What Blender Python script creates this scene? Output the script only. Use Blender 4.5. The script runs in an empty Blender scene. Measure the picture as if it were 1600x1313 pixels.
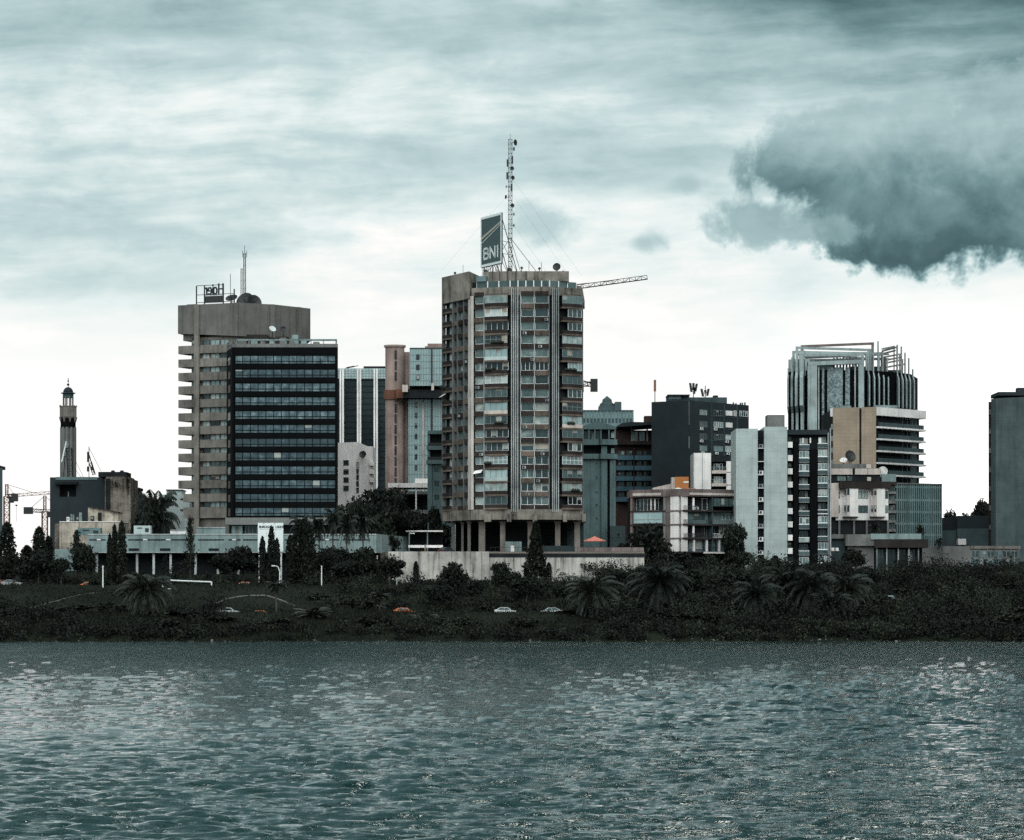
import bpy, math, random
import numpy as np

S = bpy.context.scene
COL = S.collection
R = math.radians
F, CX, HY, CAMZ = 4690.0, 800.0, 935.0, 8.1        # focal length / principal column / horizon row in photo pixels, eye height

# ------------------------------------------------------------------ camera
cam = bpy.data.cameras.new('camera')
cam.sensor_width = 36.0
cam.lens = 36.0 * F / 1600.0
cam.shift_y = (HY - 656.5) / 1600.0
cam.clip_start = 1.0
cam.clip_end = 30000.0
co = bpy.data.objects.new('camera', cam)
COL.objects.link(co)
co.location = (0, 0, CAMZ)
co.rotation_euler = (R(90), 0, 0)
S.camera = co

# ------------------------------------------------------------------ exposure
S.view_settings.view_transform = 'Standard'
S.view_settings.look = 'None'
S.view_settings.exposure = 0.0
S.view_settings.gamma = 1.0
S.view_settings.use_curve_mapping = False
S.render.engine = 'CYCLES'
S.cycles.max_bounces = 6
S.cycles.diffuse_bounces = 3
S.cycles.glossy_bounces = 3
S.cycles.transmission_bounces = 2
S.cycles.transparent_max_bounces = 4
S.cycles.use_denoising = False
S.cycles.use_adaptive_sampling = True
S.cycles.adaptive_threshold = 0.008

SUN_AZ, SUN_EL = R(24), R(52)

# ------------------------------------------------------------------ node helpers
class N:
    """a node socket with arithmetic"""
    nt = None
    def __init__(s, sock): s.s = sock
    @staticmethod
    def m(op, *a, clamp=False):
        n = N.nt.nodes.new('ShaderNodeMath'); n.operation = op; n.use_clamp = clamp
        for i, x in enumerate(a):
            if isinstance(x, N): N.nt.links.new(x.s, n.inputs[i])
            else: n.inputs[i].default_value = float(x)
        return N(n.outputs[0])
    def __add__(s, o): return N.m('ADD', s, o)
    def __radd__(s, o): return N.m('ADD', o, s)
    def __sub__(s, o): return N.m('SUBTRACT', s, o)
    def __rsub__(s, o): return N.m('SUBTRACT', o, s)
    def __mul__(s, o): return N.m('MULTIPLY', s, o)
    def __rmul__(s, o): return N.m('MULTIPLY', o, s)
    def __truediv__(s, o): return N.m('DIVIDE', s, o)
    def pw(s, o): return N.m('POWER', s, o)
    def mx(s, o): return N.m('MAXIMUM', s, o)
    def mn(s, o): return N.m('MINIMUM', s, o)
    def clamp(s): return N.m('ADD', s, 0.0, clamp=True)

def smooth(x, a, b):
    n = N.nt.nodes.new('ShaderNodeMapRange'); n.interpolation_type = 'SMOOTHSTEP'
    N.nt.links.new(x.s, n.inputs['Value'])
    n.inputs['From Min'].default_value = a; n.inputs['From Max'].default_value = b
    return N(n.outputs['Result'])

def comb(x, y, z):
    n = N.nt.nodes.new('ShaderNodeCombineXYZ')
    for i, a in enumerate((x, y, z)):
        if isinstance(a, N): N.nt.links.new(a.s, n.inputs[i])
        else: n.inputs[i].default_value = float(a)
    return N(n.outputs[0])

def noise(vec, scale=1.0, detail=4.0, rough=0.55, dist=0.0):
    n = N.nt.nodes.new('ShaderNodeTexNoise')
    N.nt.links.new(vec.s, n.inputs['Vector'])
    n.inputs['Scale'].default_value = scale; n.inputs['Detail'].default_value = detail
    n.inputs['Roughness'].default_value = rough; n.inputs['Distortion'].default_value = dist
    return N(n.outputs['Fac'])

def ramp(fac, stops, interp='LINEAR'):
    n = N.nt.nodes.new('ShaderNodeValToRGB'); n.color_ramp.interpolation = interp
    e = n.color_ramp.elements
    while len(e) < len(stops): e.new(0.5)
    for i, (p, c) in enumerate(stops):
        e[i].position = p
        e[i].color = (c, c, c, 1) if isinstance(c, (int, float)) else (*c, 1)
    N.nt.links.new(fac.s, n.inputs[0])
    return N(n.outputs['Color'])

def mixc(f, a, b, mode='MIX'):
    n = N.nt.nodes.new('ShaderNodeMix'); n.data_type = 'RGBA'; n.blend_type = mode
    for sock, x in ((n.inputs[0], f), (n.inputs[6], a), (n.inputs[7], b)):
        if isinstance(x, N): N.nt.links.new(x.s, sock)
        elif isinstance(x, (int, float)): sock.default_value = x
        else: sock.default_value = (*x, 1)
    return N(n.outputs[2])

# ------------------------------------------------------------------ world: Nishita sky under a broken overcast
W = bpy.data.worlds.new('World'); S.world = W
W.use_nodes = True
W.cycles.sampling_method = 'MANUAL'; W.cycles.sample_map_resolution = 512
nt = W.node_tree; nt.nodes.clear(); N.nt = nt
tc = nt.nodes.new('ShaderNodeTexCoord')
sp = nt.nodes.new('ShaderNodeSeparateXYZ'); nt.links.new(tc.outputs['Generated'], sp.inputs[0])
dx, dy, dz = (N(sp.outputs[i]) for i in range(3))
den = N.m('ABSOLUTE', dy).mx(0.16)
K = F / 100.0
U = dx / den * K                     # azimuth and height as slopes, in steps of about 1.2 degrees
V = dz / den * K
wx = noise(comb(U * 0.4, V * 0.7, 3.3), 0.8, 2) - 0.5
Uw, Vw = U + wx * 1.6, V + wx * 0.55 - U * 0.035
base = ramp(V / 12.0, [(0.0, 0.985), (0.28, 0.985), (0.35, 0.96), (0.415, 0.89), (0.495, 0.78), (0.575, 0.69), (0.66, 0.63), (0.78, 0.57), (1.0, 0.50)])
base = base + 0.05 * smooth(V, 4.0, 7.0) - smooth(V, 10.5, 19.0) * 0.25
fade = smooth(V, 3.4, 6.2)
s1 = noise(comb(Uw * 0.17, Vw * 0.80, 0.0), 1.0, 4, 0.5) - 0.5
s2 = noise(comb(Uw * 0.40, Vw * 2.3, 5.0), 1.0, 4, 0.52) - 0.5
s3 = noise(comb(U * 0.16 + V * 0.05, V * 0.42, 2.0), 1.0, 2) - 0.5
s4 = noise(comb(Uw * 0.75 + wx, Vw * 4.6, 7.0), 1.0, 5, 0.62) - 0.5
s5 = noise(comb(U * 0.62 + wx * 0.8, V * 1.25, 11.0), 1.0, 6, 0.62) - 0.5
t = base + 0.05 * fade + (s5 * 0.42 + s1 * 0.56 + s2 * 0.28 + s3 * 0.48 + s4 * 0.30 * smooth(s3, -0.25, 0.15)) * (fade * 0.71 + 0.29)
t = t - smooth(V, 6.8, 8.8) * 0.05 - smooth(U, 0.5, 7.0) * smooth(V, 7.9, 9.6) * 0.27 - smooth(U, 0.0, 5.0) * smooth(V, 5.6, 7.0) * 0.10
t = t - smooth(U, -1.0, -6.0) * smooth(V, 4.0, 5.0) * smooth(V, 7.4, 6.0) * 0.13
t = t + smooth(U, -2.0, -8.0) * smooth(V, 6.5, 8.0) * 0.05
# the heavy cumulus on the right and its scraps
nw = noise(comb(U, V, 8.0), 0.7, 2) - 0.5
n1 = noise(comb(U + nw * 1.2, V + nw * 0.9, 1.0), 1.05, 7, 0.60) - 0.5
n2 = noise(comb(U, V, 4.0), 3.2, 3, 0.6) - 0.5
def ell(px, py, a, b):
    ex = (U - (px - CX) / 100.0) / (a / 100.0); ey = (V - (HY - py) / 100.0) / (b / 100.0)
    return 1.0 - (ex * ex + ey * ey).pw(0.5)
def union(lst):
    f = ell(*lst[0])
    for e in lst[1:]:
        n = N.m('SMOOTH_MAX', f, ell(*e), 0.25); f = n
    return f
big = union([(1430, 268, 245, 120), (1418, 375, 150, 68), (1610, 240, 200, 145), (1260, 262, 115, 75), (1500, 330, 170, 95)]) 
arm = union([(1190, 345, 95, 50), (1270, 362, 90, 24)])
edge = n1 * 1.75 + n2 * 0.48
Mb = smooth(big + edge, -0.14, 0.26)
Ma = smooth(arm + edge * 1.1, -0.12, 0.4)
tcl = ramp(V / 12.0, [(0.0, 0.13), (0.43, 0.14), (0.485, 0.20), (0.555, 0.32), (0.625, 0.44), (0.69, 0.54), (1.0, 0.56)]) + n1 * 0.58 + n2 * 0.14
t = t + (tcl - t) * Mb * (0.96 - smooth(V, 6.1, 7.9) * 0.40)
t = t + (0.43 + n1 * 0.3 - t) * Ma * 0.78
sm = union([(848, 352, 62, 40), (1010, 380, 36, 20), (1076, 289, 36, 18)])
Ms = smooth(sm + edge * 1.0, -0.25, 0.75)
t = t + (0.55 - t) * Ms * 0.75
low = union([(1518, 741, 34, 5), (1500, 738, 60, 4)])
t = t - smooth(low + n2 * 0.8, 0.0, 0.8) * 0.16
rampc = ramp(t.clamp(), [(0.0, (0.030, 0.064, 0.075)), (0.18, (0.076, 0.148, 0.160)), (0.35, (0.176, 0.294, 0.308)), (0.52, (0.350, 0.492, 0.508)),
                         (0.70, (0.540, 0.682, 0.690)), (0.86, (0.80, 0.89, 0.875)), (1.0, (1.02, 1.0, 0.975))])
sky = nt.nodes.new('ShaderNodeTexSky'); sky.sky_type = 'NISHITA'; sky.sun_disc = False
sky.sun_elevation = SUN_EL; sky.sun_rotation = SUN_AZ
bgv = 0.1
# unseen sky behind the camera, brightened to light the facades, duller towards its horizon
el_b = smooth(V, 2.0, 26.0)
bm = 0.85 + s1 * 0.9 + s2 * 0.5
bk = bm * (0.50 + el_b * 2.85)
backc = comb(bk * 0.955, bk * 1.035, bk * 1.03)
glow = 1.0 + smooth(V, 5.2, 0.8) * (0.10 + 0.75 * smooth(U, 2.5, 7.0) * smooth(U, 11.0, 8.0))      # the low sun lights the cloud from behind
gl = nt.nodes.new('ShaderNodeVectorMath'); gl.operation = 'SCALE'
nt.links.new(rampc.s, gl.inputs[0]); nt.links.new(glow.s, gl.inputs['Scale'])
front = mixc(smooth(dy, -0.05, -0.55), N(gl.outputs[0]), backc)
scl = nt.nodes.new('ShaderNodeVectorMath'); scl.operation = 'SCALE'
nt.links.new(front.s, scl.inputs[0]); scl.inputs['Scale'].default_value = 1.0 / bgv
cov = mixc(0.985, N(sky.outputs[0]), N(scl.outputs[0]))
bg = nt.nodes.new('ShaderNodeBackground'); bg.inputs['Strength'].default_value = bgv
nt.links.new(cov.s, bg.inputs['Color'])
out = nt.nodes.new('ShaderNodeOutputWorld'); nt.links.new(bg.outputs[0], out.inputs['Surface'])

# ------------------------------------------------------------------ sun, spread wide by the cloud
sl = bpy.data.lights.new('sun', 'SUN'); sl.energy = 0.5; sl.angle = R(14); sl.color = (1.0, 0.95, 0.89)
so = bpy.data.objects.new('sun', sl); COL.objects.link(so)
so.rotation_euler = (-(R(90) - SUN_EL), 0, -SUN_AZ)      # light comes from ahead, slightly to the right

# ------------------------------------------------------------------ pixels to places
def X(px, D): return (px - CX) * D / F
def Z(py, D): return CAMZ + (HY - py) * D / F
def PX(px, D): return (X(px, D), D)

# ------------------------------------------------------------------ materials
MATS = {}
def newmat(name):
    m = bpy.data.materials.new(name); m.use_nodes = True
    N.nt = m.node_tree
    b = m.node_tree.nodes['Principled BSDF']
    MATS[name] = m
    return m, b
def objco():
    tcn = N.nt.nodes.new('ShaderNodeTexCoord')
    return N(tcn.outputs['Object'])
def objrand():
    return N(N.nt.nodes.new('ShaderNodeObjectInfo').outputs['Random'])
def mapping(vec, scale, loc=(0, 0, 0)):
    n = N.nt.nodes.new('ShaderNodeMapping')
    N.nt.links.new(vec.s, n.inputs[0]); n.inputs['Scale'].default_value = scale; n.inputs['Location'].default_value = loc
    return N(n.outputs[0])
def bump(b, h, strength=0.3, dist=0.1):
    n = N.nt.nodes.new('ShaderNodeBump'); n.inputs['Strength'].default_value = strength; n.inputs['Distance'].default_value = dist
    N.nt.links.new(h.s, n.inputs['Height']); N.nt.links.new(n.outputs[0], b.inputs['Normal'])

def wallmat(name, col, var=0.35, streak=0.35, rough=0.88, spec=0.12, panel=None):
    """plaster, concrete or stone with blotches and rain streaks; panel = (width, height) draws cast joints"""
    m, b = newmat(name)
    o = objco()
    a = noise(o, 0.22, 5, 0.6); c = noise(o, 2.4, 3, 0.6)
    st = noise(mapping(o, (1.1, 1.1, 0.05)), 1.0, 4, 0.65)
    big_ = noise(o, 0.07, 3, 0.6)
    f = 1.0 + (smooth(a, 0.32, 0.68) - 0.5) * (var * 0.95) + (smooth(big_, 0.35, 0.65) - 0.5) * (var * 0.5) + (c - 0.5) * (var * 0.9) - smooth(st, 0.47, 0.70) * streak * 0.8
    if panel:
        br = N.nt.nodes.new('ShaderNodeTexBrick'); br.offset = 0.0
        sep = N.nt.nodes.new('ShaderNodeSeparateXYZ'); N.nt.links.new(o.s, sep.inputs[0])
        v = comb(N(sep.outputs[0]) + N(sep.outputs[1]) * 0.7, N(sep.outputs[2]), 0)
        N.nt.links.new(v.s, br.inputs['Vector'])
        br.inputs['Color1'].default_value = (1, 1, 1, 1); br.inputs['Color2'].default_value = (0.93, 0.93, 0.93, 1)
        br.inputs['Mortar'].default_value = (0.74, 0.74, 0.74, 1); br.inputs['Scale'].default_value = 1.0
        br.inputs['Mortar Size'].default_value = 0.03; br.inputs['Brick Width'].default_value = panel[0]; br.inputs['Row Height'].default_value = panel[1]
        f = f * N(br.outputs['Color'])
    rr = 0.9 + objrand() * 0.2
    g = f * rr
    cc = comb(g * col[0], g * col[1], g * col[2])
    N.nt.links.new(cc.s, b.inputs['Base Color'])
    b.inputs['Roughness'].default_value = rough
    b.inputs['Specular IOR Level'].default_value = spec
    return m
def plain(name, col, rough=0.6, metal=0.0, spec=0.4, var=0.15):
    m, b = newmat(name)
    f = 1.0 + (noise(objco(), 1.3, 4, 0.6) - 0.5) * (2 * var)
    N.nt.links.new(comb(f * col[0], f * col[1], f * col[2]).s, b.inputs['Base Color'])
    b.inputs['Roughness'].default_value = rough; b.inputs['Metallic'].default_value = metal
    b.inputs['Specular IOR Level'].default_value = spec
    return m
def glass(name, stops, rough=0.07, ior=1.7, nscale=0.35, spread=0.75):
    """window glass; the ramp runs from black rooms to drawn curtains and blinds (painted cloud reflections on office panes), picked per window and per pane"""
    m, b = newmat(name)
    o = objco()
    v = objrand() * spread + (noise(o, nscale, 3, 0.6) - 0.5) * 0.9 * (1.15 - spread * 0.5) + (0.5 - spread * 0.5)
    N.nt.links.new(ramp(v.clamp(), stops).s, b.inputs['Base Color'])
    b.inputs['Roughness'].default_value = rough
    b.inputs['IOR'].default_value = ior
    b.inputs['Specular Tint'].default_value = (0.72, 0.97, 1.0, 1)
    w = noise(o, 0.9, 2, 0.5)
    bump(b, w, 0.12, 0.05)
    return m
# ------------------------------------------------------------------ mesh helpers
ORG = {}
class Fac:
    """a facade line in plan from p0 (left, seen from outside) to p1 (right)"""
    def __init__(s, p0, p1):
        s.p0, s.p1 = p0, p1
        dx_, dy_ = p1[0] - p0[0], p1[1] - p0[1]
        s.L = math.hypot(dx_, dy_); s.d = (dx_ / s.L, dy_ / s.L); s.n = (s.d[1], -s.d[0])
    def at(s, a, n, z): return (s.p0[0] + s.d[0] * a + s.n[0] * n, s.p0[1] + s.d[1] * a + s.n[1] * n, z)
    def s(self, px):
        k = (px - CX) / F
        return (k * self.p0[1] - self.p0[0]) / (self.d[0] - k * self.d[1])
    def z(self, py, px=None):
        D = self.p0[1] if px is None else self.at(self.s(px), 0, 0)[1]
        return Z(py, D)

class MB:
    def __init__(s): s.v = []; s.f = []; s.m = []
    def add(s, pts, faces, m=0):
        b = len(s.v); s.v.extend(pts)
        for f in faces: s.f.append([b + i for i in f]); s.m.append(m)
    def hexa(s, p, m=0):        # p: 4 bottom then 4 top, counter-clockwise from above
        s.add(p, [(3, 2, 1, 0), (4, 5, 6, 7), (0, 1, 5, 4), (1, 2, 6, 5), (2, 3, 7, 6), (3, 0, 4, 7)], m)
        return s
    def box(s, x0, x1, y0, y1, z0, z1, m=0):
        return s.hexa([(x0, y0, z0), (x1, y0, z0), (x1, y1, z0), (x0, y1, z0), (x0, y0, z1), (x1, y0, z1), (x1, y1, z1), (x0, y1, z1)], m)
    def fbox(s, f, a0, a1, n0, n1, z0, z1, m=0):      # box on a facade, n0..n1 outwards
        q = [f.at(a0, n1, 0), f.at(a1, n1, 0), f.at(a1, n0, 0), f.at(a0, n0, 0)]
        return s.hexa([(x, y, z0) for x, y, _ in q] + [(x, y, z1) for x, y, _ in q], m)
    def prism(s, poly, z0, z1, m=0, mt=None):
        """poly counter-clockwise seen from above; z0/z1 a number or one per corner"""
        n = len(poly)
        a = z0 if isinstance(z0, (list, tuple)) else [z0] * n
        b = z1 if isinstance(z1, (list, tuple)) else [z1] * n
        pts = [(p[0], p[1], a[i]) for i, p in enumerate(poly)] + [(p[0], p[1], b[i]) for i, p in enumerate(poly)]
        s.add(pts, [(i, (i + 1) % n, n + (i + 1) % n, n + i) for i in range(n)] + [tuple(range(n))[::-1]], m)
        s.add(pts[n:], [tuple(range(n))], m if mt is None else mt)
        return s
    def tube(s, p0, p1, r0, r1=None, n=6, m=0, cap=True):
        r1 = r0 if r1 is None else r1
        a, b = np.array(p0, float), np.array(p1, float); d = b - a; d /= np.linalg.norm(d) + 1e-9
        u = np.cross(d, (0, 0, 1) if abs(d[2]) < 0.9 else (1, 0, 0)); u /= np.linalg.norm(u); w = np.cross(d, u)
        pts = []
        for c, r in ((a, r0), (b, r1)):
            for i in range(n):
                t_ = 2 * math.pi * i / n
                pts.append(tuple(c + r * (math.cos(t_) * u + math.sin(t_) * w)))
        fs = [(i, (i + 1) % n, n + (i + 1) % n, n + i) for i in range(n)]
        if cap: fs += [tuple(range(n))[::-1], tuple(range(n, 2 * n))]
        s.add(pts, fs, m)
        return s
    def path(s, pts, r0, r1=None, n=6, m=0):
        r1 = r0 if r1 is None else r1
        k = len(pts) - 1
        for i in range(k): s.tube(pts[i], pts[i + 1], r0 + (r1 - r0) * i / k, r0 + (r1 - r0) * (i + 1) / k, n, m)
        return s
    def lathe(s, c, prof, n=16, m=0):
        pts = []
        for r, z in prof:
            for i in range(n):
                t_ = 2 * math.pi * i / n
                pts.append((c[0] + r * math.cos(t_), c[1] + r * math.sin(t_), z))
        k = len(prof); fs = []
        for j in range(k - 1):
            for i in range(n): fs.append((j * n + i, j * n + (i + 1) % n, (j + 1) * n + (i + 1) % n, (j + 1) * n + i))
        fs.append(tuple(range(n))[::-1]); fs.append(tuple(range((k - 1) * n, k * n)))
        s.add(pts, fs, m)
        return s
    def dish(s, c, d, r, m=0, n=14, deep=0.25):
        """parabolic bowl at c facing d, with thickness"""
        d = np.array(d, float); d /= np.linalg.norm(d); c = np.array(c, float)
        u = np.cross(d, (0, 0, 1)); u /= np.linalg.norm(u); w = np.cross(d, u)
        pts = []; rings = [(0.15, 0.02), (0.55, 0.3), (1.0, 1.0)]
        for off in (0.0, -0.10):
            for q, h in rings:
                for i in range(n):
                    t_ = 2 * math.pi * i / n
                    pts.append(tuple(c + r * q * (math.cos(t_) * u + math.sin(t_) * w) + d * r * (deep * h + off)))
        fs = []
        for k in range(2):
            b = k * 3 * n
            for j in range(2):
                for i in range(n): fs.append((b + j * n + i, b + j * n + (i + 1) % n, b + (j + 1) * n + (i + 1) % n, b + (j + 1) * n + i))
            fs.append(tuple(range(b, b + n)))
        for i in range(n): fs.append((2 * n + i, 2 * n + (i + 1) % n, 5 * n + (i + 1) % n, 5 * n + i))
        s.add(pts, fs, m)
        s.tube(tuple(c + d * r * 0.05), tuple(c + d * r * 0.75), r * 0.05, n=4, m=m)
        return s
    def build(s, name, mats, parent=None, org=None, smooth_=False):
        if not isinstance(mats, (list, tuple)): mats = [mats]
        o_ = org if org is not None else (ORG.get(parent.name, (0, 0, 0)) if parent else (0, 0, 0))
        me = bpy.data.meshes.new(name)
        me.from_pydata([(x - o_[0], y - o_[1], z - o_[2]) for x, y, z in s.v], [], s.f)
        for m_ in mats: me.materials.append(MATS[m_] if isinstance(m_, str) else m_)
        me.polygons.foreach_set('material_index', s.m)
        if smooth_: me.polygons.foreach_set('use_smooth', [True] * len(s.f))
        me.update()
        ob = bpy.data.objects.new(name, me); COL.objects.link(ob)
        ORG[ob.name] = o_
        if parent: ob.parent = parent
        else: ob.location = o_
        return ob

def tag(o, label=None, cat=None, group=None, kind=None):
    if label: o['label'] = label
    if cat: o['category'] = cat
    if group: o['group'] = group
    if kind: o['kind'] = kind
    return o
def thing(name, label, cat, loc=(0, 0, 0), group=None):
    o = bpy.data.objects.new(name, None); COL.objects.link(o); o.empty_display_size = 1.0
    o.location = loc; ORG[o.name] = tuple(loc)
    return tag(o, label, cat, group)
def dup(root, loc, rz=0.0, sc=(1, 1, 1), label=None, group=None):
    r = root.copy(); COL.objects.link(r); r.location = loc; r.rotation_euler = (0, 0, rz); r.scale = sc
    if label: r['label'] = label
    if group: r['group'] = group
    for ch in list(root.children):
        c = ch.copy(); COL.objects.link(c); c.parent = r
        for g in list(ch.children):
            d = g.copy(); COL.objects.link(d); d.parent = c
    return r

def lattice(mb, p0, p1, w, step, r=0.05, m=0, up=(0, 0, 1), tri=False):
    """square lattice beam between two points"""
    a, b = np.array(p0, float), np.array(p1, float); d = b - a; L = np.linalg.norm(d); d /= L
    u = np.cross(d, up if abs(d[2]) < 0.9 else (0, 1, 0)); u /= np.linalg.norm(u); v = np.cross(u, d)
    cs = [(-1, -1), (1, -1), (0, 1)] if tri else [(-1, -1), (1, -1), (1, 1), (-1, 1)]
    off = [(u * i + v * j) * (w / 2) for i, j in cs]; k = len(off)
    for o_ in off: mb.tube(tuple(a + o_), tuple(b + o_), r, n=4, m=m)
    ns = max(1, int(round(L / step)))
    for i in range(ns):
        q0, q1 = a + d * L * i / ns, a + d * L * (i + 1) / ns
        for j in range(k):
            e, g = (off[j], off[(j + 1) % k]) if (i + j) % 2 else (off[(j + 1) % k], off[j])
            mb.tube(tuple(q0 + e), tuple(q1 + g), r * 0.6, n=4, m=m)
            mb.tube(tuple(q1 + off[j]), tuple(q1 + off[(j + 1) % k]), r * 0.6, n=4, m=m)
    return mb

# ------------------------------------------------------------------ the setting: terrain, water, roads
PROF = [(-400, -4.0), (540, -3.0), (558, -0.9), (561, 0.05), (563.5, 1.1), (572, 2.7), (582, 4.9), (586, 5.5), (589, 4.8), (598, 4.8), (604, 5.6), (615, 7.5),
        (629, 9.8), (637, 11.1), (640, 10.6), (648, 10.7), (660, 11.3), (668, 12.4), (690, 14.2), (712, 16.5), (780, 17.5), (1000, 18.0), (2000, 19.0), (9000, 20.0)]
PD = np.array([p[0] for p in PROF], float); PZ = np.array([p[1] for p in PROF], float)
def hnoise(x, y):
    return (0.35 * np.sin(x * 0.071 + 1.3) * np.cos(y * 0.093 + 0.4) + 0.22 * np.sin(x * 0.19 + y * 0.13) + 0.12 * np.sin(x * 0.47 - y * 0.38 + 2.0) + 0.06 * np.sin(x * 1.1 + y * 0.9))
def gz(x, y):
    x = np.asarray(x, float); y = np.asarray(y, float)
    ys = y + 1.6 * np.sin(x * 0.045) * np.exp(-((y - 561) / 10.0) ** 2) + 0.8 * np.sin(x * 0.21 + 1) * np.exp(-((y - 561) / 5.0) ** 2) + x * 0.018 * np.exp(-((y - 561) / 12.0) ** 2)
    z = np.interp(ys, PD, PZ)
    amp = np.interp(y, [555, 570, 584, 588, 598, 603, 620, 637, 640, 647, 652, 700, 800, 9000], [0.5, 1.0, 0.6, 0.12, 0.12, 0.6, 1.3, 0.4, 0.12, 0.12, 0.7, 0.8, 0.2, 0.1])
    return z + amp * hnoise(x, y)
def g(x, y): return float(gz(x, y))
def ground_at(px, py):
    """where the sight line of a photo pixel meets the terrain"""
    D = 556.0
    while D < 720:
        if g(X(px, D), D) >= Z(py, D): break
        D += 0.25
    return D
def grid(name, xs, ys, zf, mats):
    XX, YY = np.meshgrid(xs, ys)
    ZZ = zf(XX, YY)
    co_ = np.stack([XX, YY, ZZ], -1).reshape(-1, 3)
    nx, ny = len(xs), len(ys)
    i = np.arange(ny - 1)[:, None] * nx + np.arange(nx - 1)[None]
    fc = np.stack([i, i + 1, i + nx + 1, i + nx], -1).reshape(-1, 4)
    me = fastmesh(name, co_, fc)
    me.materials.append(MATS[mats]); me.polygons.foreach_set('use_smooth', np.ones(len(fc), bool))
    ob = bpy.data.objects.new(name, me); COL.objects.link(ob)
    return ob
def fastmesh(name, co_, fc):
    me = bpy.data.meshes.new(name)
    k = fc.shape[1]
    me.vertices.add(len(co_)); me.vertices.foreach_set('co', np.ascontiguousarray(co_, dtype=np.float32).ravel())
    me.loops.add(fc.size); me.loops.foreach_set('vertex_index', np.ascontiguousarray(fc, dtype=np.int32).ravel())
    me.polygons.add(len(fc)); me.polygons.foreach_set('loop_start', np.arange(0, fc.size, k, dtype=np.int32))
    me.update(calc_edges=True)
    return me

# soil and turf
m, b = newmat('hillside_soil'); o = objco()
f1 = noise(o, 0.09, 5, 0.6); f2 = noise(o, 1.2, 4, 0.65)
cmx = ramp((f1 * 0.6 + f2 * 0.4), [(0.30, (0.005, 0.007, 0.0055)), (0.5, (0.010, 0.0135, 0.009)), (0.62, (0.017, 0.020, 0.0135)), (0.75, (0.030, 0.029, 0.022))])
N.nt.links.new(cmx.s, b.inputs['Base Color']); b.inputs['Roughness'].default_value = 0.95; b.inputs['Specular IOR Level'].default_value = 0.1
bump(b, f2, 0.6, 0.3)
xs = np.concatenate([np.linspace(-6000, -260, 14), np.linspace(-240, 240, 241), np.linspace(260, 6000, 14)])
ys = np.concatenate([np.linspace(-400, 540, 4), np.linspace(545, 720, 200), np.linspace(730, 1000, 20), np.linspace(1200, 9000, 10)])
tag(grid('hillside', xs, ys, gz, 'hillside_soil'), kind='structure')

# water
m, b = newmat('lagoon_water'); o = objco()
b.inputs['Base Color'].default_value = (0.006, 0.022, 0.021, 1)
b.inputs['Roughness'].default_value = 0.03
b.inputs['IOR'].default_value = 1.68
b.inputs['Specular Tint'].default_value = (0.82, 1.0, 0.97, 1)
h1 = noise(mapping(o, (0.50, 1.0, 1)), 2.6, 4, 0.62, 0.4)
h2 = noise(mapping(o, (0.40, 1.0, 1)), 0.9, 3, 0.55, 0.3)
patch = noise(mapping(o, (1.0, 0.30, 1)), 0.03, 3, 0.55)
sepw = N.nt.nodes.new('ShaderNodeSeparateXYZ'); N.nt.links.new(o.s, sepw.inputs[0])
chop = 1.0 + smooth(N(sepw.outputs[1]), 200, 520) * 1.1          # rougher chop out in the open, towards the far bank
bump(b, (h1 * 0.24 + h2 * 0.45) * chop * (0.45 + smooth(patch, 0.36, 0.64) * 0.65), 1.0, 0.60)
def waves(x, y):
    rg = np.random.default_rng(5); z = np.zeros_like(x)
    gust = 0.80 + 0.30 * np.sin(x * 0.031 + y * 0.011 + 1.0) * np.sin(y * 0.017 - x * 0.008) + 0.18 * np.sin(x * 0.09 - y * 0.027)
    for lam in np.geomspace(0.55, 3.3, 60):
        th = rg.normal(math.radians(-86), 0.42); k = 2 * math.pi / lam
        ph = rg.uniform(0, 6.28); a_ = 0.0074 * lam * min(1.0, (3.2 / lam) ** 0.8)
        q_ = k * (x * math.cos(th) + y * math.sin(th)) + ph + 1.1 * np.sin(x * rg.uniform(.05, .2) + y * rg.uniform(-.1, .1) + ph * 2)
        z += a_ * (np.sin(q_) + 0.22 * np.cos(2 * q_))
    return z * gust
rows = [48.0]
while rows[-1] < 575: rows.append(rows[-1] + max(0.13, 0.42 * rows[-1] ** 2 / (3002 * CAMZ)))
rows = np.array(rows + [576.0]); u_ = np.concatenate([np.linspace(-0.8, -0.24, 170), np.linspace(-0.235, 0.235, 800), np.linspace(0.24, 0.8, 170)])
XX = rows[:, None] * u_[None]; YY = np.repeat(rows[:, None], len(u_), 1)
ZZ = waves(XX, YY)
i = np.arange(len(rows) - 1)[:, None] * len(u_) + np.arange(len(u_) - 1)[None]
fc = np.stack([i, i + 1, i + len(u_) + 1, i + len(u_)], -1).reshape(-1, 4)
me = fastmesh('lagoon_water', np.stack([XX, YY, ZZ], -1).reshape(-1, 3), fc)
me.materials.append(m); me.polygons.foreach_set('use_smooth', np.ones(len(fc), bool))
ob = bpy.data.objects.new('lagoon_water', me); COL.objects.link(ob); tag(ob, kind='structure')
wm = MB()      # the flat reaches beside and behind the viewer
wm.add([(-6000, -800, -0.14), (6000, -800, -0.14), (6000, 578, -0.14), (-6000, 578, -0.14)], [(0, 1, 2, 3)])
tag(wm.build('far_water', 'lagoon_water'), kind='structure')
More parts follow.
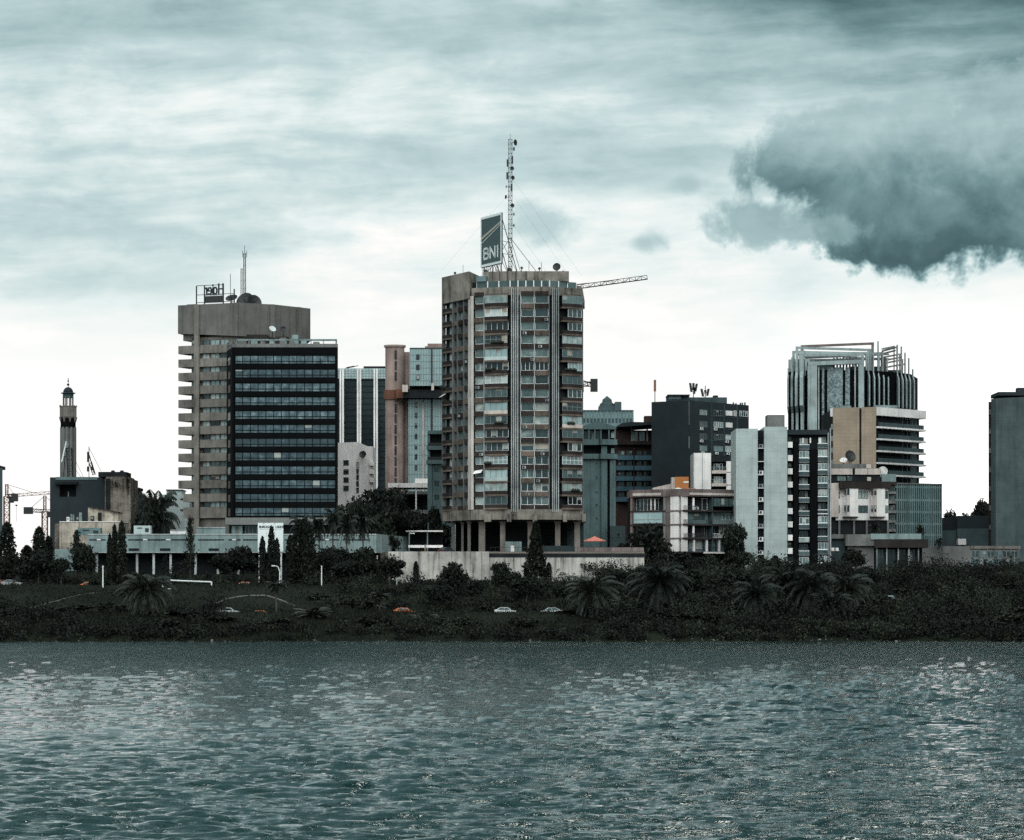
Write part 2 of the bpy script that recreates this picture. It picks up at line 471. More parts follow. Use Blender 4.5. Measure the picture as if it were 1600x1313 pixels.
# ------------------------------------------------------------------ wall, glass and metal materials
wallmat('tan_concrete', (0.200, 0.182, 0.160), 0.7, 0.6)
wallmat('brown_spandrel', (0.036, 0.028, 0.026), 0.7, 0.3)
wallmat('tan_spandrel', (0.125, 0.098, 0.08), 0.6, 0.4)
wallmat('pale_pier', (0.46, 0.43, 0.40), 0.35, 0.3)
wallmat('grey_rib', (0.34, 0.365, 0.36), 0.5, 0.4)
wallmat('dull_mullion', (0.17, 0.18, 0.18), 0.5, 0.4)
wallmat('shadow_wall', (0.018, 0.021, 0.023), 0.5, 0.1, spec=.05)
wallmat('dark_brown', (0.030, 0.025, 0.024), 0.5, 0.2)
wallmat('crown_concrete', (0.135, 0.131, 0.124), 0.3, 0.35)
wallmat('slab_concrete', (0.185, 0.168, 0.152), 0.5, 0.45)
wallmat('black_panel', (0.0035, 0.004, 0.0045), 0.3, 0.0, 0.7, 0.04)
wallmat('grey_plinth', (0.15, 0.155, 0.15), 0.3, 0.2)
wallmat('teal_grey', (0.125, 0.185, 0.190), 0.3, 0.35)
wallmat('teal_grey_dark', (0.055, 0.080, 0.086), 0.3, 0.3)
wallmat('slate_wall', (0.026, 0.034, 0.039), 0.18, 0.12)
wallmat('pale_slab', (0.41, 0.475, 0.465), 0.22, 0.18, panel=(3.2, 1.55))
wallmat('beige_wall', (0.33, 0.262, 0.20), 0.22, 0.1, panel=(1.4, 0.9))
wallmat('pink_wall', (0.30, 0.222, 0.198), 0.35, 0.4)
wallmat('rust_band', (0.17, 0.08, 0.055), 0.5, 0.5)
wallmat('white_paint', (0.74, 0.71, 0.69), 0.25, 0.3)
wallmat('cream_paint', (0.50, 0.44, 0.40), 0.3, 0.35)
wallmat('stained_plaster', (0.42, 0.37, 0.31), 0.8, 0.6)
wallmat('mouldy_concrete', (0.20, 0.175, 0.15), 1.1, 0.8)
wallmat('podium_plaster', (0.195, 0.255, 0.255), 0.4, 0.45)
wallmat('orange_board', (0.42, 0.165, 0.06), 0.3, 0.2)
wallmat('retaining_concrete', (0.45, 0.43, 0.395), 0.5, 0.75, panel=(2.6, 40))
wallmat('teal_panel', (0.062, 0.083, 0.088), 0.35, 0.3, panel=(2.4, 1.55))
wallmat('blind_cloth', (0.30, 0.325, 0.31), 0.5, 0.1)
wallmat('blind_cream', (0.34, 0.31, 0.265), 0.5, 0.1)
wallmat('fin_concrete', (0.28, 0.335, 0.335), 0.35, 0.4)
wallmat('grey_concrete', (0.16, 0.165, 0.16), 0.4, 0.4)
wallmat('brick_dark', (0.050, 0.034, 0.031), 0.4, 0.2)
wallmat('blue_band', (0.060, 0.115, 0.145), 0.3, 0.3)
wallmat('mauve_trim', (0.155, 0.125, 0.12), 0.5, 0.5)
wallmat('paving', (0.20, 0.17, 0.15), 0.3, 0.0)
wallmat('asphalt', (0.050, 0.052, 0.052), 0.4, 0.0)
wallmat('kerb_stone', (0.13, 0.13, 0.125), 0.8, 0.3)
plain('white_metal', (0.72, 0.75, 0.74), 0.45)
plain('grey_metal', (0.22, 0.25, 0.25), 0.45, 0.3)
plain('dark_metal', (0.025, 0.027, 0.028), 0.5, 0.3)
plain('rust_metal', (0.20, 0.095, 0.065), 0.6, 0.2)
plain('crane_yellow', (0.22, 0.14, 0.045), 0.6)
plain('black_rubber', (0.012, 0.012, 0.012), 0.8)
plain('dish_pale', (0.55, 0.60, 0.60), 0.5)
plain('sign_white', (0.72, 0.78, 0.77), 0.5, var=0.05)
plain('sign_green', (0.018, 0.050, 0.056), 0.4, var=0.5)
plain('sign_letters', (0.62, 0.68, 0.66), 0.5, var=0.05)
plain('sign_ink', (0.02, 0.025, 0.03), 0.6)
plain('sign_gold', (0.36, 0.33, 0.27), 0.4)
plain('plant_green', (0.018, 0.026, 0.018), 0.9)
plain('parasol_red', (0.52, 0.17, 0.13), 0.8)
glass('glass_office', [(0.0, (0.010, 0.018, 0.024)), (0.45, (0.026, 0.044, 0.055)), (0.62, (0.075, 0.120, 0.140)), (0.85, (0.28, 0.36, 0.38))], 0.10, 1.85, 0.62, 0.2)  # paler noise in the pane colour imitates reflected cloud
glass('glass_flat', [(0.0, (0.010, 0.016, 0.018)), (0.42, (0.040, 0.065, 0.068)), (0.72, (0.11, 0.16, 0.155)), (0.9, (0.30, 0.36, 0.34)), (1.0, (0.48, 0.50, 0.46))], 0.10, 1.7, 0.7, 0.85)
glass('glass_dark', [(0.0, (0.006, 0.008, 0.009)), (0.7, (0.022, 0.032, 0.036)), (1.0, (0.075, 0.11, 0.115))], 0.10, 1.55, 0.7, 0.6)
glass('glass_light', [(0.0, (0.10, 0.15, 0.155)), (0.5, (0.24, 0.32, 0.32)), (1.0, (0.55, 0.60, 0.58))], 0.12, 1.6, 0.7, 0.75)
glass('glass_curtain', [(0.0, (0.16, 0.24, 0.25)), (0.5, (0.27, 0.37, 0.375)), (1.0, (0.46, 0.55, 0.54))], 0.10, 1.9, 0.5, 0.4)
m, b = newmat('etched_panel'); o = objco()
N.nt.links.new(ramp(noise(o, 1.6, 5, 0.75), [(0.40, (0.035, 0.060, 0.068)), (0.52, (0.16, 0.22, 0.23)), (0.62, (0.30, 0.36, 0.36))]).s, b.inputs['Base Color']); b.inputs['Roughness'].default_value = 0.4

# ------------------------------------------------------------------ building helpers
rnd = random.Random(11)
def base(px, D, dz=0.0): return (X(px, D), D, g(X(px, D), D) + dz)
def pbox(mb, x0, x1, yt, yb, D, depth, m=0):
    """box whose front face, at distance D, spans these photo columns and rows (yb None: down to the ground)"""
    z0 = g(X((x0 + x1) / 2, D), D) - 1.0 if yb is None else Z(yb, D)
    return mb.box(X(x0, D), X(x1, D), D, D + depth, z0, Z(yt, D), m)
def win(parent, f, a0, a1, z0, z1, n=0.0, gl='glass_flat', fr='white_metal', nc=2, nr=1, fw=0.07, deep=0.09, name='window', label=None, rows=None, blind=0.22):
    mb = MB()
    for i in range(nc):
        if rnd.random() < blind:
            h_ = rnd.choice([.25, .4, .55, .8, 1.0]); c0_, c1_ = a0 + (a1 - a0) * i / nc, a0 + (a1 - a0) * (i + 1) / nc
            mb.fbox(f, c0_ + fw * .4, c1_ - fw * .4, n + 0.012, n + 0.027, z1 - (z1 - z0) * h_ + fw * .3, z1 - fw * .3, 2)
    mb.fbox(f, a0, a1, n - 0.05, n + 0.02, z0, z1, 0)
    for z in (z0, z1 - fw): mb.fbox(f, a0, a1, n + 0.02, n + deep, z, z + fw, 1)
    for i in range(nc + 1):
        c = a0 + (a1 - a0) * i / nc
        l = min(max(c - fw / 2, a0), a1 - fw)
        mb.fbox(f, l, l + fw, n + 0.02, n + deep - 0.004, z0 + fw, z1 - fw, 1)
    for q in (rows if rows else [j / nr for j in range(1, nr)]):
        z = z0 + (z1 - z0) * q
        mb.fbox(f, a0 + fw, a1 - fw, n + 0.02, n + deep - 0.008, z - fw / 2, z + fw / 2, 1)
    w = mb.build(name, [gl, fr, 'blind_cream' if rnd.random() < .25 and gl != 'glass_office' else 'blind_cloth'], parent)
    if label: w['label'] = label
    return w
def rail(parent, f, a0, a1, n0, z0, h=1.0, mat='white_metal', name='railing', step=0.35, r=0.03):
    mb = MB()
    mb.fbox(f, a0, a1, n0 - 0.03, n0 + 0.03, z0 + h - 0.06, z0 + h, 0)
    mb.fbox(f, a0, a1, n0 - 0.02, n0 + 0.02, z0 + 0.05, z0 + 0.10, 0)
    k = max(2, int((a1 - a0) / step))
    for i in range(k + 1):
        a = a0 + (a1 - a0) * i / k
        mb.fbox(f, max(a - r, a0), min(a + r, a1), n0 - 0.015, n0 + 0.015, z0 + 0.1, z0 + h - 0.06, 0)
    return mb.build(name, mat, parent)
def aircon(parent, f, a, n, z, mat='white_metal', w=0.9, h=0.65):
    mb = MB(); mb.fbox(f, a, a + w, n, n + 0.4, z, z + h, 0)
    mb.fbox(f, a + w * 0.12, a + w * 0.62, n + 0.4, n + 0.43, z + h * 0.12, z + h * 0.88, 1)
    return mb.build('air_conditioner', [mat, 'dark_metal'], parent)
def dish_thing(px, py, D, r, d, label, mat='dark_metal', h=1.2, floor=None):
    """satellite dish on its stand; px, py is the bowl's centre"""
    x, z = X(px, D), Z(py, D)
    zb = z - r - h if floor is None else floor
    t = thing('satellite_dish', label, 'satellite dish', (x, D, zb), 'satellite dishes on the roofs')
    MB().dish((x, D, z), d, r, 0, 18).build('bowl', mat, t, smooth_=False)
    mb = MB(); mb.tube((x, D + 0.15, zb), (x, D + 0.15, z), max(0.06, r * 0.07), n=6)
    for q in (-1, 1): mb.tube((x + q * r * 0.45, D + 0.4, zb), (x, D + 0.15, z - r * 0.3), 0.05, n=4)
    mb.build('stand', 'dark_metal', t)
    return t

# ================================================================== 1. central apartment tower with the roof billboard
TB = thing('apartment_tower', 'tall brown many-windowed apartment tower on stilts with green billboard on its roof', 'apartment tower', base(800, 700))
DT = 697.0
A_, B_, C_, D_, E_ = PX(691, 714), PX(737, 700.5), PX(795, DT), PX(862, DT), PX(911, 702)
A2, E2 = (A_[0] + 3, 735), (E_[0] + 1.2, 731)
fL, fB, fM, fR = Fac(A_, B_), Fac(B_, C_), Fac(C_, D_), Fac(D_, E_)
plan = [A_, B_, C_, D_, E_, E2, A2]
def inset(poly, d):
    """move every edge of a convex counter-clockwise plan inwards by d"""
    n = len(poly); L = []
    for i in range(n):
        p, q = poly[i], poly[(i + 1) % n]; ex, ey = q[0] - p[0], q[1] - p[1]; l = math.hypot(ex, ey)
        L.append(((p[0] - ey / l * d, p[1] + ex / l * d), (ex / l, ey / l)))
    o_ = []
    for i in range(n):
        (p, u), (q, v) = L[i - 1], L[i]
        den_ = u[0] * v[1] - u[1] * v[0]
        if abs(den_) < 1e-6: o_.append(q); continue
        t_ = ((q[0] - p[0]) * v[1] - (q[1] - p[1]) * v[0]) / den_
        o_.append((p[0] + u[0] * t_, p[1] + u[1] * t_))
    return o_
zt = lambda y: Z(y, DT)
Z_SOF, Z_BAND, Z_ROOF = zt(812), zt(796), zt(448)
mb = MB()
mb.prism(inset(plan, 0.9), Z_SOF + 0.4, Z_ROOF - 0.2, 0)
for i in range(17):             # floor edges and brown spandrels, floor by floor
    zs1, zs0 = zt(474.0 + 21.0 * (i - 1)), zt(481.5 + 21.0 * (i - 1))
    if i == 0: zs1, zs0 = zt(455), zt(461)
    for f, segs in ((fL, [(708.5, 714), (715, 724), (725, 733)]), (fB, [(741, 756)]), (fM, [(814, 834), (836, 857)])):
        for (u0, u1) in segs:
            mb.fbox(f, f.s(u0), f.s(u1), -0.9, -0.08, zs0, zs1, 2 if rnd.random() < 0.3 and i > 0 else 1)
    for f, (u0, u1) in ((fL, (691.5, 706.5)), (fB, (757.5, 794)), (fR, (876.5, 909))):
        mb.fbox(f, f.s(u0), f.s(u1), -0.9, 0.1, zs0 + 0.02, zs0 + 0.42, 2)
mb.prism(inset(plan, -0.15), Z_SOF, Z_BAND, 3)
mb.prism(inset(plan, 0.1), zt(461), Z_ROOF, 3)
mb.build('wall', ['shadow_wall', 'brown_spandrel', 'tan_spandrel', 'tan_concrete'], TB)
# crown: blind left block, recessed glass storey, penthouse slab
mb = MB()
mb.prism([(A_[0] - .1, A_[1] - .2), (B_[0] - .6, B_[1] - .3), (B_[0] + 2.0, 712), (A_[0] + 4, 733)], Z(471, 707), Z(429, 707), 0)
mb.build('crown_block', 'tan_concrete', TB)
mb = MB(); mb.prism(inset(plan, 1.7), Z_ROOF, zt(437.5), 0)
ip = inset(plan, 1.62)
for j in (1, 2, 3):
    f = Fac(ip[j], ip[j + 1]); k = 5 if j == 2 else 3
    for i in range(k + 1): mb.fbox(f, f.L * i / k - 0.12 if i else 0.0, f.L * i / k + 0.12 if i < k else f.L, 0, 0.12, Z_ROOF, zt(437.5), 1)
mb.build('rooftop_glazing', ['glass_flat', 'white_metal'], TB)
mb = MB()
pj = [700.0]
mb.prism([PX(755, 702), PX(790, 700.2), PX(889, 700.2), (X(889, 700), 724), (X(752, 700), 724)], zt(437.5), Z(424.5, 701), 0)
mb.fbox(fB, fB.s(741), fB.s(756), -3.0, -1.0, zt(437.4), zt(429), 1)
mb.box(X(889, 704), X(909, 704), 704, 722, zt(447.9), zt(442), 0)
mb.build('penthouse', ['tan_concrete', 'teal_grey'], TB)
for u in (769, 781, 793, 806, 822): mb = MB(); mb.box(X(u, 700.2) - .09, X(u, 700.2) + .09, 699.9, 700.19, zt(437), Z(424.3, 701), 0); mb.build('roof_post', 'dark_metal', TB)
# piers and ribs, full height
mb = MB(); mb.fbox(fL, fL.s(733.4), fL.L, 0.0, 0.35, zt(795.9), zt(461), 0); mb.fbox(fB, 0, fB.s(740.5), 0.0, 0.35, zt(795.9), zt(461), 0)
mb.build('pier', 'pale_pier', TB)
for f, u in ((fL, 707.5), (fL, 714.6), (fL, 724.5), (fB, 756.5), (fM, 835), (fM, 813.2), (fM, 858), (fL, 691.3), (fR, 910.3)):
    mb = MB(); a = f.s(u); mb.fbox(f, a - 0.09, a + 0.09, -0.85, 0.12, zt(795.9), zt(461.1), 0)
    mb.build('mullion', 'grey_rib' if u in (835, 813.2, 756.5) else 'dull_mullion', TB)
for u in (799.4, 802.6, 805.8, 809.0, 862.2, 865.4, 868.6, 871.8):
    f = fM if u < 862 else fR; q = f.at(max(f.s(u), 0.15), 0.18, 0)
    mb = MB(); mb.tube((q[0], q[1], zt(800)), (q[0], q[1], zt(450)), 0.135, n=8)
    for i in range(16): mb.tube((q[0], q[1], zt(474 + 21 * i)), (q[0], q[1], zt(475 + 21 * i)), 0.165, n=8, m=0)
    mb.build('rib', 'grey_rib', TB)
# windows and balconies
bal_kind = ['mid', 'light', 'open', 'shut', 'full', 'open', 'light', 'mid', 'light2', 'mid', 'open', 'open', 'bright', 'full', 'mid', 'mid']
bal_kindR = ['mid', 'frame', 'frame', 'mid', 'mid', 'light', 'mid', 'frame', 'shut', 'light2', 'mid', 'frame', 'bright', 'mid', 'mid', 'frame']
for i in range(16):
    z1, z0 = zt(460.5 + 21.0 * i), zt(473.2 + 21.0 * i)
    for (u0, u1) in ((709.2, 714), (715.4, 723.8), (725.2, 733)):
        win(TB, fL, fL.s(u0), fL.s(u1), z0, z1, -0.8, 'glass_flat', 'grey_metal', 1, 1, 0.08)
    win(TB, fB, fB.s(741.5), fB.s(755.8), z0, z1 + (0.1 if i % 5 == 2 else 0), -0.72, 'glass_light' if i in (9, 10, 12, 14, 15) else 'glass_flat', 'white_metal', 2 if i in (5, 12) else 1, 1, 0.09)
    for (u0, u1) in ((814.5, 834), (836.2, 857)):
        win(TB, fM, fM.s(u0), fM.s(u1), z0 - 0.1, z1, -0.72, 'glass_dark' if (i == 5 or (i == 13 and u0 > 830)) else 'glass_flat', 'white_metal', 3 if i == 5 else (2 if i > 11 else 1), 1, 0.10)
    for f, u0, u1, kd in ((fB, 758, 794, bal_kind[i]), (fR, 877, 908.6, bal_kindR[i]), (fL, 692.2, 706.6, 'loggia')):
        a0, a1 = f.s(u0), f.s(u1); mb = MB()
        zb = zt(481.4 + 21.0 * i) + 0.44
        n_ = 7; dep = 0.25 if kd == 'loggia' else 0.75
        arc = [(a0 + (a1 - a0) * k / n_, 0.1 + dep * math.sin(math.pi * (0.16 + 0.68 * k / n_))) for k in range(n_ + 1)]
        def bowed(off, za, zb_, mat):
            pts = [f.at(a, n + off, 0)[:2] for a, n in arc] + [f.at(a1, -0.88, 0)[:2], f.at(a0, -0.88, 0)[:2]]
            mb.prism(pts, za, zb_, mat)
        bowed(0.0, zb - 0.4, zb - 0.02, 0)
        for k in range(n_):                                   # parapet
            p, q = arc[k], arc[k + 1]
            ff = Fac(f.at(p[0], p[1], 0)[:2], f.at(q[0], q[1], 0)[:2])
            mb.fbox(ff, 0, ff.L, -0.12, 0.0, zb - 0.02, z0, 1 if kd not in ('light2', 'full') else 2)
        bal = mb.build('balcony', ['tan_spandrel', 'dark_brown', 'cream_paint' if kd == 'light2' else 'glass_light'], TB)
        gl = {'mid': 'glass_flat', 'light': 'glass_light', 'open': 'glass_dark', 'shut': 'glass_dark', 'full': 'glass_curtain', 'light2': 'glass_curtain', 'bright': 'glass_light', 'frame': 'glass_dark', 'loggia': 'glass_dark'}[kd]
        if kd == 'loggia':
            if i < 16: win(bal, f, a0 + (a1 - a0) * 0.45, a1 - 0.1, z0 - 0.5, z1, -0.75, 'glass_light' if rnd.random() < 0.75 else 'glass_flat', 'grey_metal', 1, 1, 0.06)
        else:
            lo, hi = (0.0, 1.0) if kd not in ('frame', 'light') or f is fB else (0.28, 0.97)
            win(bal, f, a0 + (a1 - a0) * lo + 0.05, a0 + (a1 - a0) * hi - 0.05, z0 - (0.6 if kd == 'full' else 0.0), z1, 0.28 if kd != 'open' else -0.4, gl, 'white_metal' if kd in ('open', 'bright', 'frame', 'light') else 'grey_metal', {'open': 4, 'frame': 3, 'bright': 5}.get(kd, 4), 2 if kd in ('bright', 'shut') else 1, 0.09, name='balcony_glazing')
# clutter that people add: cooling units, planters, awnings
for u, i in ((817, 2), (829, 4), (841, 3), (852, 7), (818, 9), (845, 11), (838, 13), (822, 14), (744, 6), (750, 11), (716, 8), (727, 4), (851, 1), (816, 12)):
    f = fM if u > 800 else (fB if u > 740 else fL)
    aircon(TB, f, f.s(u), -0.05, zt(480.5 + 21 * i), 'grey_rib', .85, .6)
for f, u, w_, i in ((fB, 762, 8, 5), (fB, 776, 13, 9), (fB, 770, 20, 3), (fR, 880, 20, 5), (fR, 884, 12, 9), (fB, 760, 10, 12), (fR, 890, 14, 14), (fL, 694, 8, 6), (fL, 696, 8, 12)):
    mb = MB(); a = f.s(u); q = w_ * DT / F
    for k in range(7): c_ = f.at(a + q * k / 6, .95, zt(473.5 + 21 * i)); mb.lathe(c_, [(.05, c_[2] - .1), (.3 + .12 * (k % 3), c_[2] + .2), (.1, c_[2] + .5 + .2 * (k % 2))], 6)
    mb.build('balcony_planting', 'plant_green', TB)
for f, u, w_, i in ((fL, 692, 14, 7), (fB, 741.5, 14, 13)):
    mb = MB(); a = f.s(u); q = w_ * DT / F; v_ = [f.at(a, 0, zt(462 + 21 * i)), f.at(a + q, 0, zt(460 + 21 * i)), f.at(a + q, 1.1, zt(465 + 21 * i)), f.at(a, 1.1, zt(467 + 21 * i))]
    mb.hexa([(x, y, z_ - .08) for x, y, z_ in v_[::-1]] + v_[::-1]); mb.build('awning', 'white_paint', TB)
# base: stilts, brackets, lobby
for u, w_, D0 in ((708, 5, 712), (722.5, 3.6, 708), (733, 5, 704), (753, 10, 702), (785.5, 8, 700.5), (829, 9, 700.5), (871.5, 8, 700.5), (902, 9, 703)):
    mb = MB(); x0, x1 = X(u - w_ / 2, D0), X(u + w_ / 2, D0); zb = 18.0; ze = Z_SOF + 0.01
    mb.box(x0, x1, D0, D0 + 1.3, zb, ze - 0.9, 0)
    mb.hexa([(x0, D0, ze - .9), (x1, D0, ze - .9), (x1, D0 + 1.3, ze - .9), (x0, D0 + 1.3, ze - .9), (x0 - .35, D0 - .5, ze), (x1 + .35, D0 - .5, ze), (x1 + .35, D0 + 1.8, ze), (x0 - .35, D0 + 1.8, ze)], 0)
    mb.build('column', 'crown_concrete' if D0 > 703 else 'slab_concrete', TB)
for u, w_, D0 in ((762, 11, 698.2), (795.7, 6.5, 696.2), (836, 6.5, 696.2), (883, 6, 697.7), (912.5, 6, 701)):
    mb = MB(); pbox(mb, u - w_ / 2, u + w_ / 2, 803, 815.5, D0, 1.8); mb.build('bracket', 'tan_concrete', TB)
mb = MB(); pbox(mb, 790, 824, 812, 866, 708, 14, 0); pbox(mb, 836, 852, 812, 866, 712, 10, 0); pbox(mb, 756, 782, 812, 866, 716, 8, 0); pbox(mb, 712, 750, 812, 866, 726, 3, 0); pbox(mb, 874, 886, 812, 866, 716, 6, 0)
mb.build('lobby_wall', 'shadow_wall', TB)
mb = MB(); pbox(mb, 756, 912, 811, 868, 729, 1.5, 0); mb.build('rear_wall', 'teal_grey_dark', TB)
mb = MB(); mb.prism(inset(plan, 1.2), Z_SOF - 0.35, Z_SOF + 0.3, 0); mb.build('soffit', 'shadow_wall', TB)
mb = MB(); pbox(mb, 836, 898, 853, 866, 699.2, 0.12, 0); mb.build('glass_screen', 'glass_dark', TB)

t = thing('site_cabin', 'pale teal box cabin with small white door under the tower on stilts', 'cabin', (X(802, 699), 699, 18.2))
mb = MB(); pbox(mb, 789.5, 815, 846.5, 868, 698.6, 3, 0)
for i in range(9): u = 790.5 + i * 2.9; pbox(mb, u, u + 0.5, 847, 868, 698.5, 0.09, 0)
mb.build('shell', 'podium_plaster', t)
mb = MB(); pbox(mb, 798, 803.5, 853, 868, 698.42, 0.17, 0); mb.build('door', 'white_paint', t)

# roof furniture of the tower
zr = Z(424.5, 701)
bb = thing('roof_billboard', 'tall dark green bank billboard with pale frame and white letters on tower roof', 'billboard', (X(768, 703), 703, zr))
p0, p1 = PX(751.5, 711), PX(783.5, 701); fbb = Fac(p0, p1)
# the panel slopes in perspective because it is turned away; real rectangle
zb0, zb1 = Z(418.5, 711), Z(340.5, 711)
mb = MB(); mb.fbox(fbb, 0, fbb.L, -0.35, 0.0, zb0, zb1, 0); mb.build('panel', 'sign_green', bb)
mb = MB(); fw = 0.55
mb.fbox(fbb, 0, fbb.L, 0.0, 0.1, zb0, zb0 + fw, 0); mb.fbox(fbb, 0, fbb.L, 0.0, 0.1, zb1 - fw, zb1, 0)
mb.fbox(fbb, 0, 0.30, 0.0, 0.1, zb0 + fw, zb1 - fw, 0); mb.fbox(fbb, fbb.L - 0.30, fbb.L, 0.0, 0.1, zb0 + fw, zb1 - fw, 0)
for i in range(6): a = fbb.L * (i + 0.5) / 6; mb.fbox(fbb, a - .04, a + .04, -.2, -.12, zb1, zb1 + .5, 0)
mb.build('frame', 'sign_white', bb)
def fpoly(mb, f, pts, n0, n1, m=0):
    """extruded outline on a facade; pts (a, z), any simple polygon"""
    k = len(pts)
    v = [f.at(a, n1, z) for a, z in pts] + [f.at(a, n0, z) for a, z in pts]
    mb.add(v, [tuple(range(k)), tuple(range(k, 2 * k))[::-1]] + [(i, k + i, k + (i + 1) % k, (i + 1) % k) for i in range(k)], m)
Hh = zb1 - zb0; La = fbb.L
mb = MB(); fpoly(mb, fbb, [(0.30, zb0 + Hh * .545), (La - .3, zb0 + Hh * .80), (La - .3, zb0 + Hh * .835), (0.30, zb0 + Hh * .60)], 0, 0.05); mb.build('gold_stripe', 'sign_gold', bb)
mb = MB(); fpoly(mb, fbb, [(0.30, zb0 + Hh * .47), (La - .3, zb0 + Hh * .765), (La - .3, zb0 + Hh * .775), (0.30, zb0 + Hh * .485)], 0, 0.05); mb.build('thin_stripe', 'sign_letters', bb)
def stroke(mb, f, pts, w, n0, n1, m=0):
    for p, q in zip(pts[:-1], pts[1:]):
        d = (q[0] - p[0], q[1] - p[1]); l = math.hypot(*d) or 1; k = (-d[1] / l * w / 2, d[0] / l * w / 2); e = (d[0] / l * w / 2, d[1] / l * w / 2)
        fpoly(mb, f, [(p[0] - k[0] - e[0], p[1] - k[1] - e[1]), (q[0] - k[0] + e[0], q[1] - k[1] + e[1]), (q[0] + k[0] + e[0], q[1] + k[1] + e[1]), (p[0] + k[0] - e[0], p[1] + k[1] - e[1])], n0, n1, m)
GLY = {'B': [[(0, 0), (0, 1), (.5, 1), (.72, .88), (.72, .66), (.5, .54), (0, .54)], [(.5, .54), (.8, .4), (.8, .14), (.55, 0), (0, 0)]],
       'N': [[(0, 0), (0, 1), (.8, 0), (.8, 1)]], 'I': [[(.15, 0), (.15, 1)]],
       'U': [[(0, 1), (0, .2), (.2, 0), (.55, 0), (.75, .2), (.75, 1)]], 'R': [[(0, 0), (0, 1), (.55, 1), (.75, .88), (.75, .62), (.55, .5), (0, .5)], [(.45, .5), (.8, 0)]],
       'E': [[(.7, 1), (0, 1), (0, 0), (.7, 0)], [(0, .5), (.6, .5)]], 'A': [[(0, 0), (.4, 1), (.8, 0)], [(.15, .35), (.65, .35)]], 'X': [[(0, 0), (.75, 1)], [(0, 1), (.75, 0)]],
       'L': [[(0, 1), (0, 0), (.65, 0)]], 'O': [[(.2, 0), (0, .25), (0, .75), (.2, 1), (.6, 1), (.8, .75), (.8, .25), (.6, 0), (.2, 0)]],
       'H': [[(0, 0), (0, 1)], [(.8, 0), (.8, 1)], [(0, .5), (.8, .5)]],
       'a': [[(.6, .65), (.6, 0)], [(.6, .1), (.45, 0), (.2, 0), (.02, .17), (.02, .48), (.2, .65), (.45, .65), (.6, .55)]],
       'i': [[(.1, 0), (.1, .62)], [(.1, .85), (.1, .93)]], 'e': [[(.03, .33), (.6, .33), (.6, .5), (.45, .65), (.18, .65), (.02, .48), (.02, .18), (.18, 0), (.55, .05)]],
       'r': [[(.05, 0), (.05, .65)], [(.05, .45), (.2, .62), (.4, .65)]], ' ': []}
def letter(parent, ch, f, a, z, h, w, mat, n0=0.0, n1=0.06, mirror=False, wid=1.0):
    mb = MB()
    for s_ in GLY[ch]: stroke(mb, f, [(a + (-1 if mirror else 1) * p * h * wid, z + q * h) for p, q in s_], w, n0, n1)
    return mb.build('letter', mat, parent)
for k, (ch, a) in enumerate((('B', .15), ('N', .46), ('I', .78))):
    letter(bb, ch, fbb, La * a, zb0 + Hh * .155, Hh * .20, 0.5, 'sign_letters', 0.0, 0.09, wid=1.35)
mb = MB()
for q in (0.08, 0.5, 0.92):
    top = fbb.at(La * q, -0.4, zb1 - 0.6); foot = fbb.at(La * q, -4.6, zr)
    mb.tube(top, foot, 0.09, n=4); mb.tube(fbb.at(La * q, -0.4, zr), fbb.at(La * q, -0.4, zb1), 0.1, n=4)
    mb.tube(fbb.at(La * q, -0.4, zb0 + Hh * .45), fbb.at(La * q, -4.6, zr), 0.06, n=4)
    for h_ in (.2, .45, .7): 
        mb.tube(fbb.at(La * q, -0.4, zb0 + Hh * h_), fbb.at(La * q, -0.4 - 4.2 * (1 - h_) * .95, zb0 + Hh * h_ - .3), 0.06, n=4)
for i in range(8): mb.tube(fbb.at(La * i / 8, -.2, zr), fbb.at(La * (i + 1) / 8, -.2, zb0), 0.06, n=4); mb.tube(fbb.at(La * (i + 1) / 8, -.2, zr), fbb.at(La * i / 8, -.2, zb0), 0.06, n=4)
mb.tube(fbb.at(0, -.2, zb0 - .1), fbb.at(La, -.2, zb0 - .1), 0.08, n=4)
mb.build('support_frame', 'dark_metal', bb)

ms = thing('lattice_mast', 'tall slender lattice antenna mast beside the billboard on the tower roof', 'antenna mast', (X(798, 710), 710, zr))
xm = X(797.3, 710); zm = Z(218, 710)
mb = MB(); lattice(mb, (xm, 710, zr), (xm, 710, zm), 0.85, 1.1, 0.075); mb.tube((xm, 710, zm), (xm, 710, zm + 1.3), 0.05, n=4)
for q in ((-6, 2), (7, 1), (3, 8)): mb.tube((xm, 710, zr + 9), (xm + q[0], 710 + q[1], zr), 0.07, n=4)
mb.build('lattice', 'grey_metal', ms)
mb = MB()
for z_, dxx, dyy in ((Z(300, 710), -17, 3), (Z(300, 710), 13.5, 2), (Z(345, 710), 9, 4), (Z(275, 710), 17, 7)):
    mb.tube((xm, 710, z_), (xm + dxx, 710 + dyy, Z(426, 710)), 0.016, n=3)
mb.build('guy_wire', 'grey_metal', ms)
for (px_, py_, r_, dv) in ((804.5, 223, 0.75, (1, -.6, 0)), (800, 263.5, .5, (.3, -1, 0)), (801, 278, .52, (.7, -1, 0)), (791, 308, .5, (-1, -.5, 0)), (800.5, 321.5, .5, (.2, -1, 0)), (802.5, 335, .42, (1, -.3, 0)), (802.5, 352.5, .42, (1, -.3, 0)), (791.5, 292, .38, (-1, -.2, 0))):
    mb = MB(); c_ = (X(px_, 709.4), 709.4, Z(py_, 709.4)); mb.dish(c_, dv, r_, 0, 12); mb.tube((xm, 710, c_[2]), c_, .06, n=4); mb.build('drum_dish', 'dark_metal', ms)
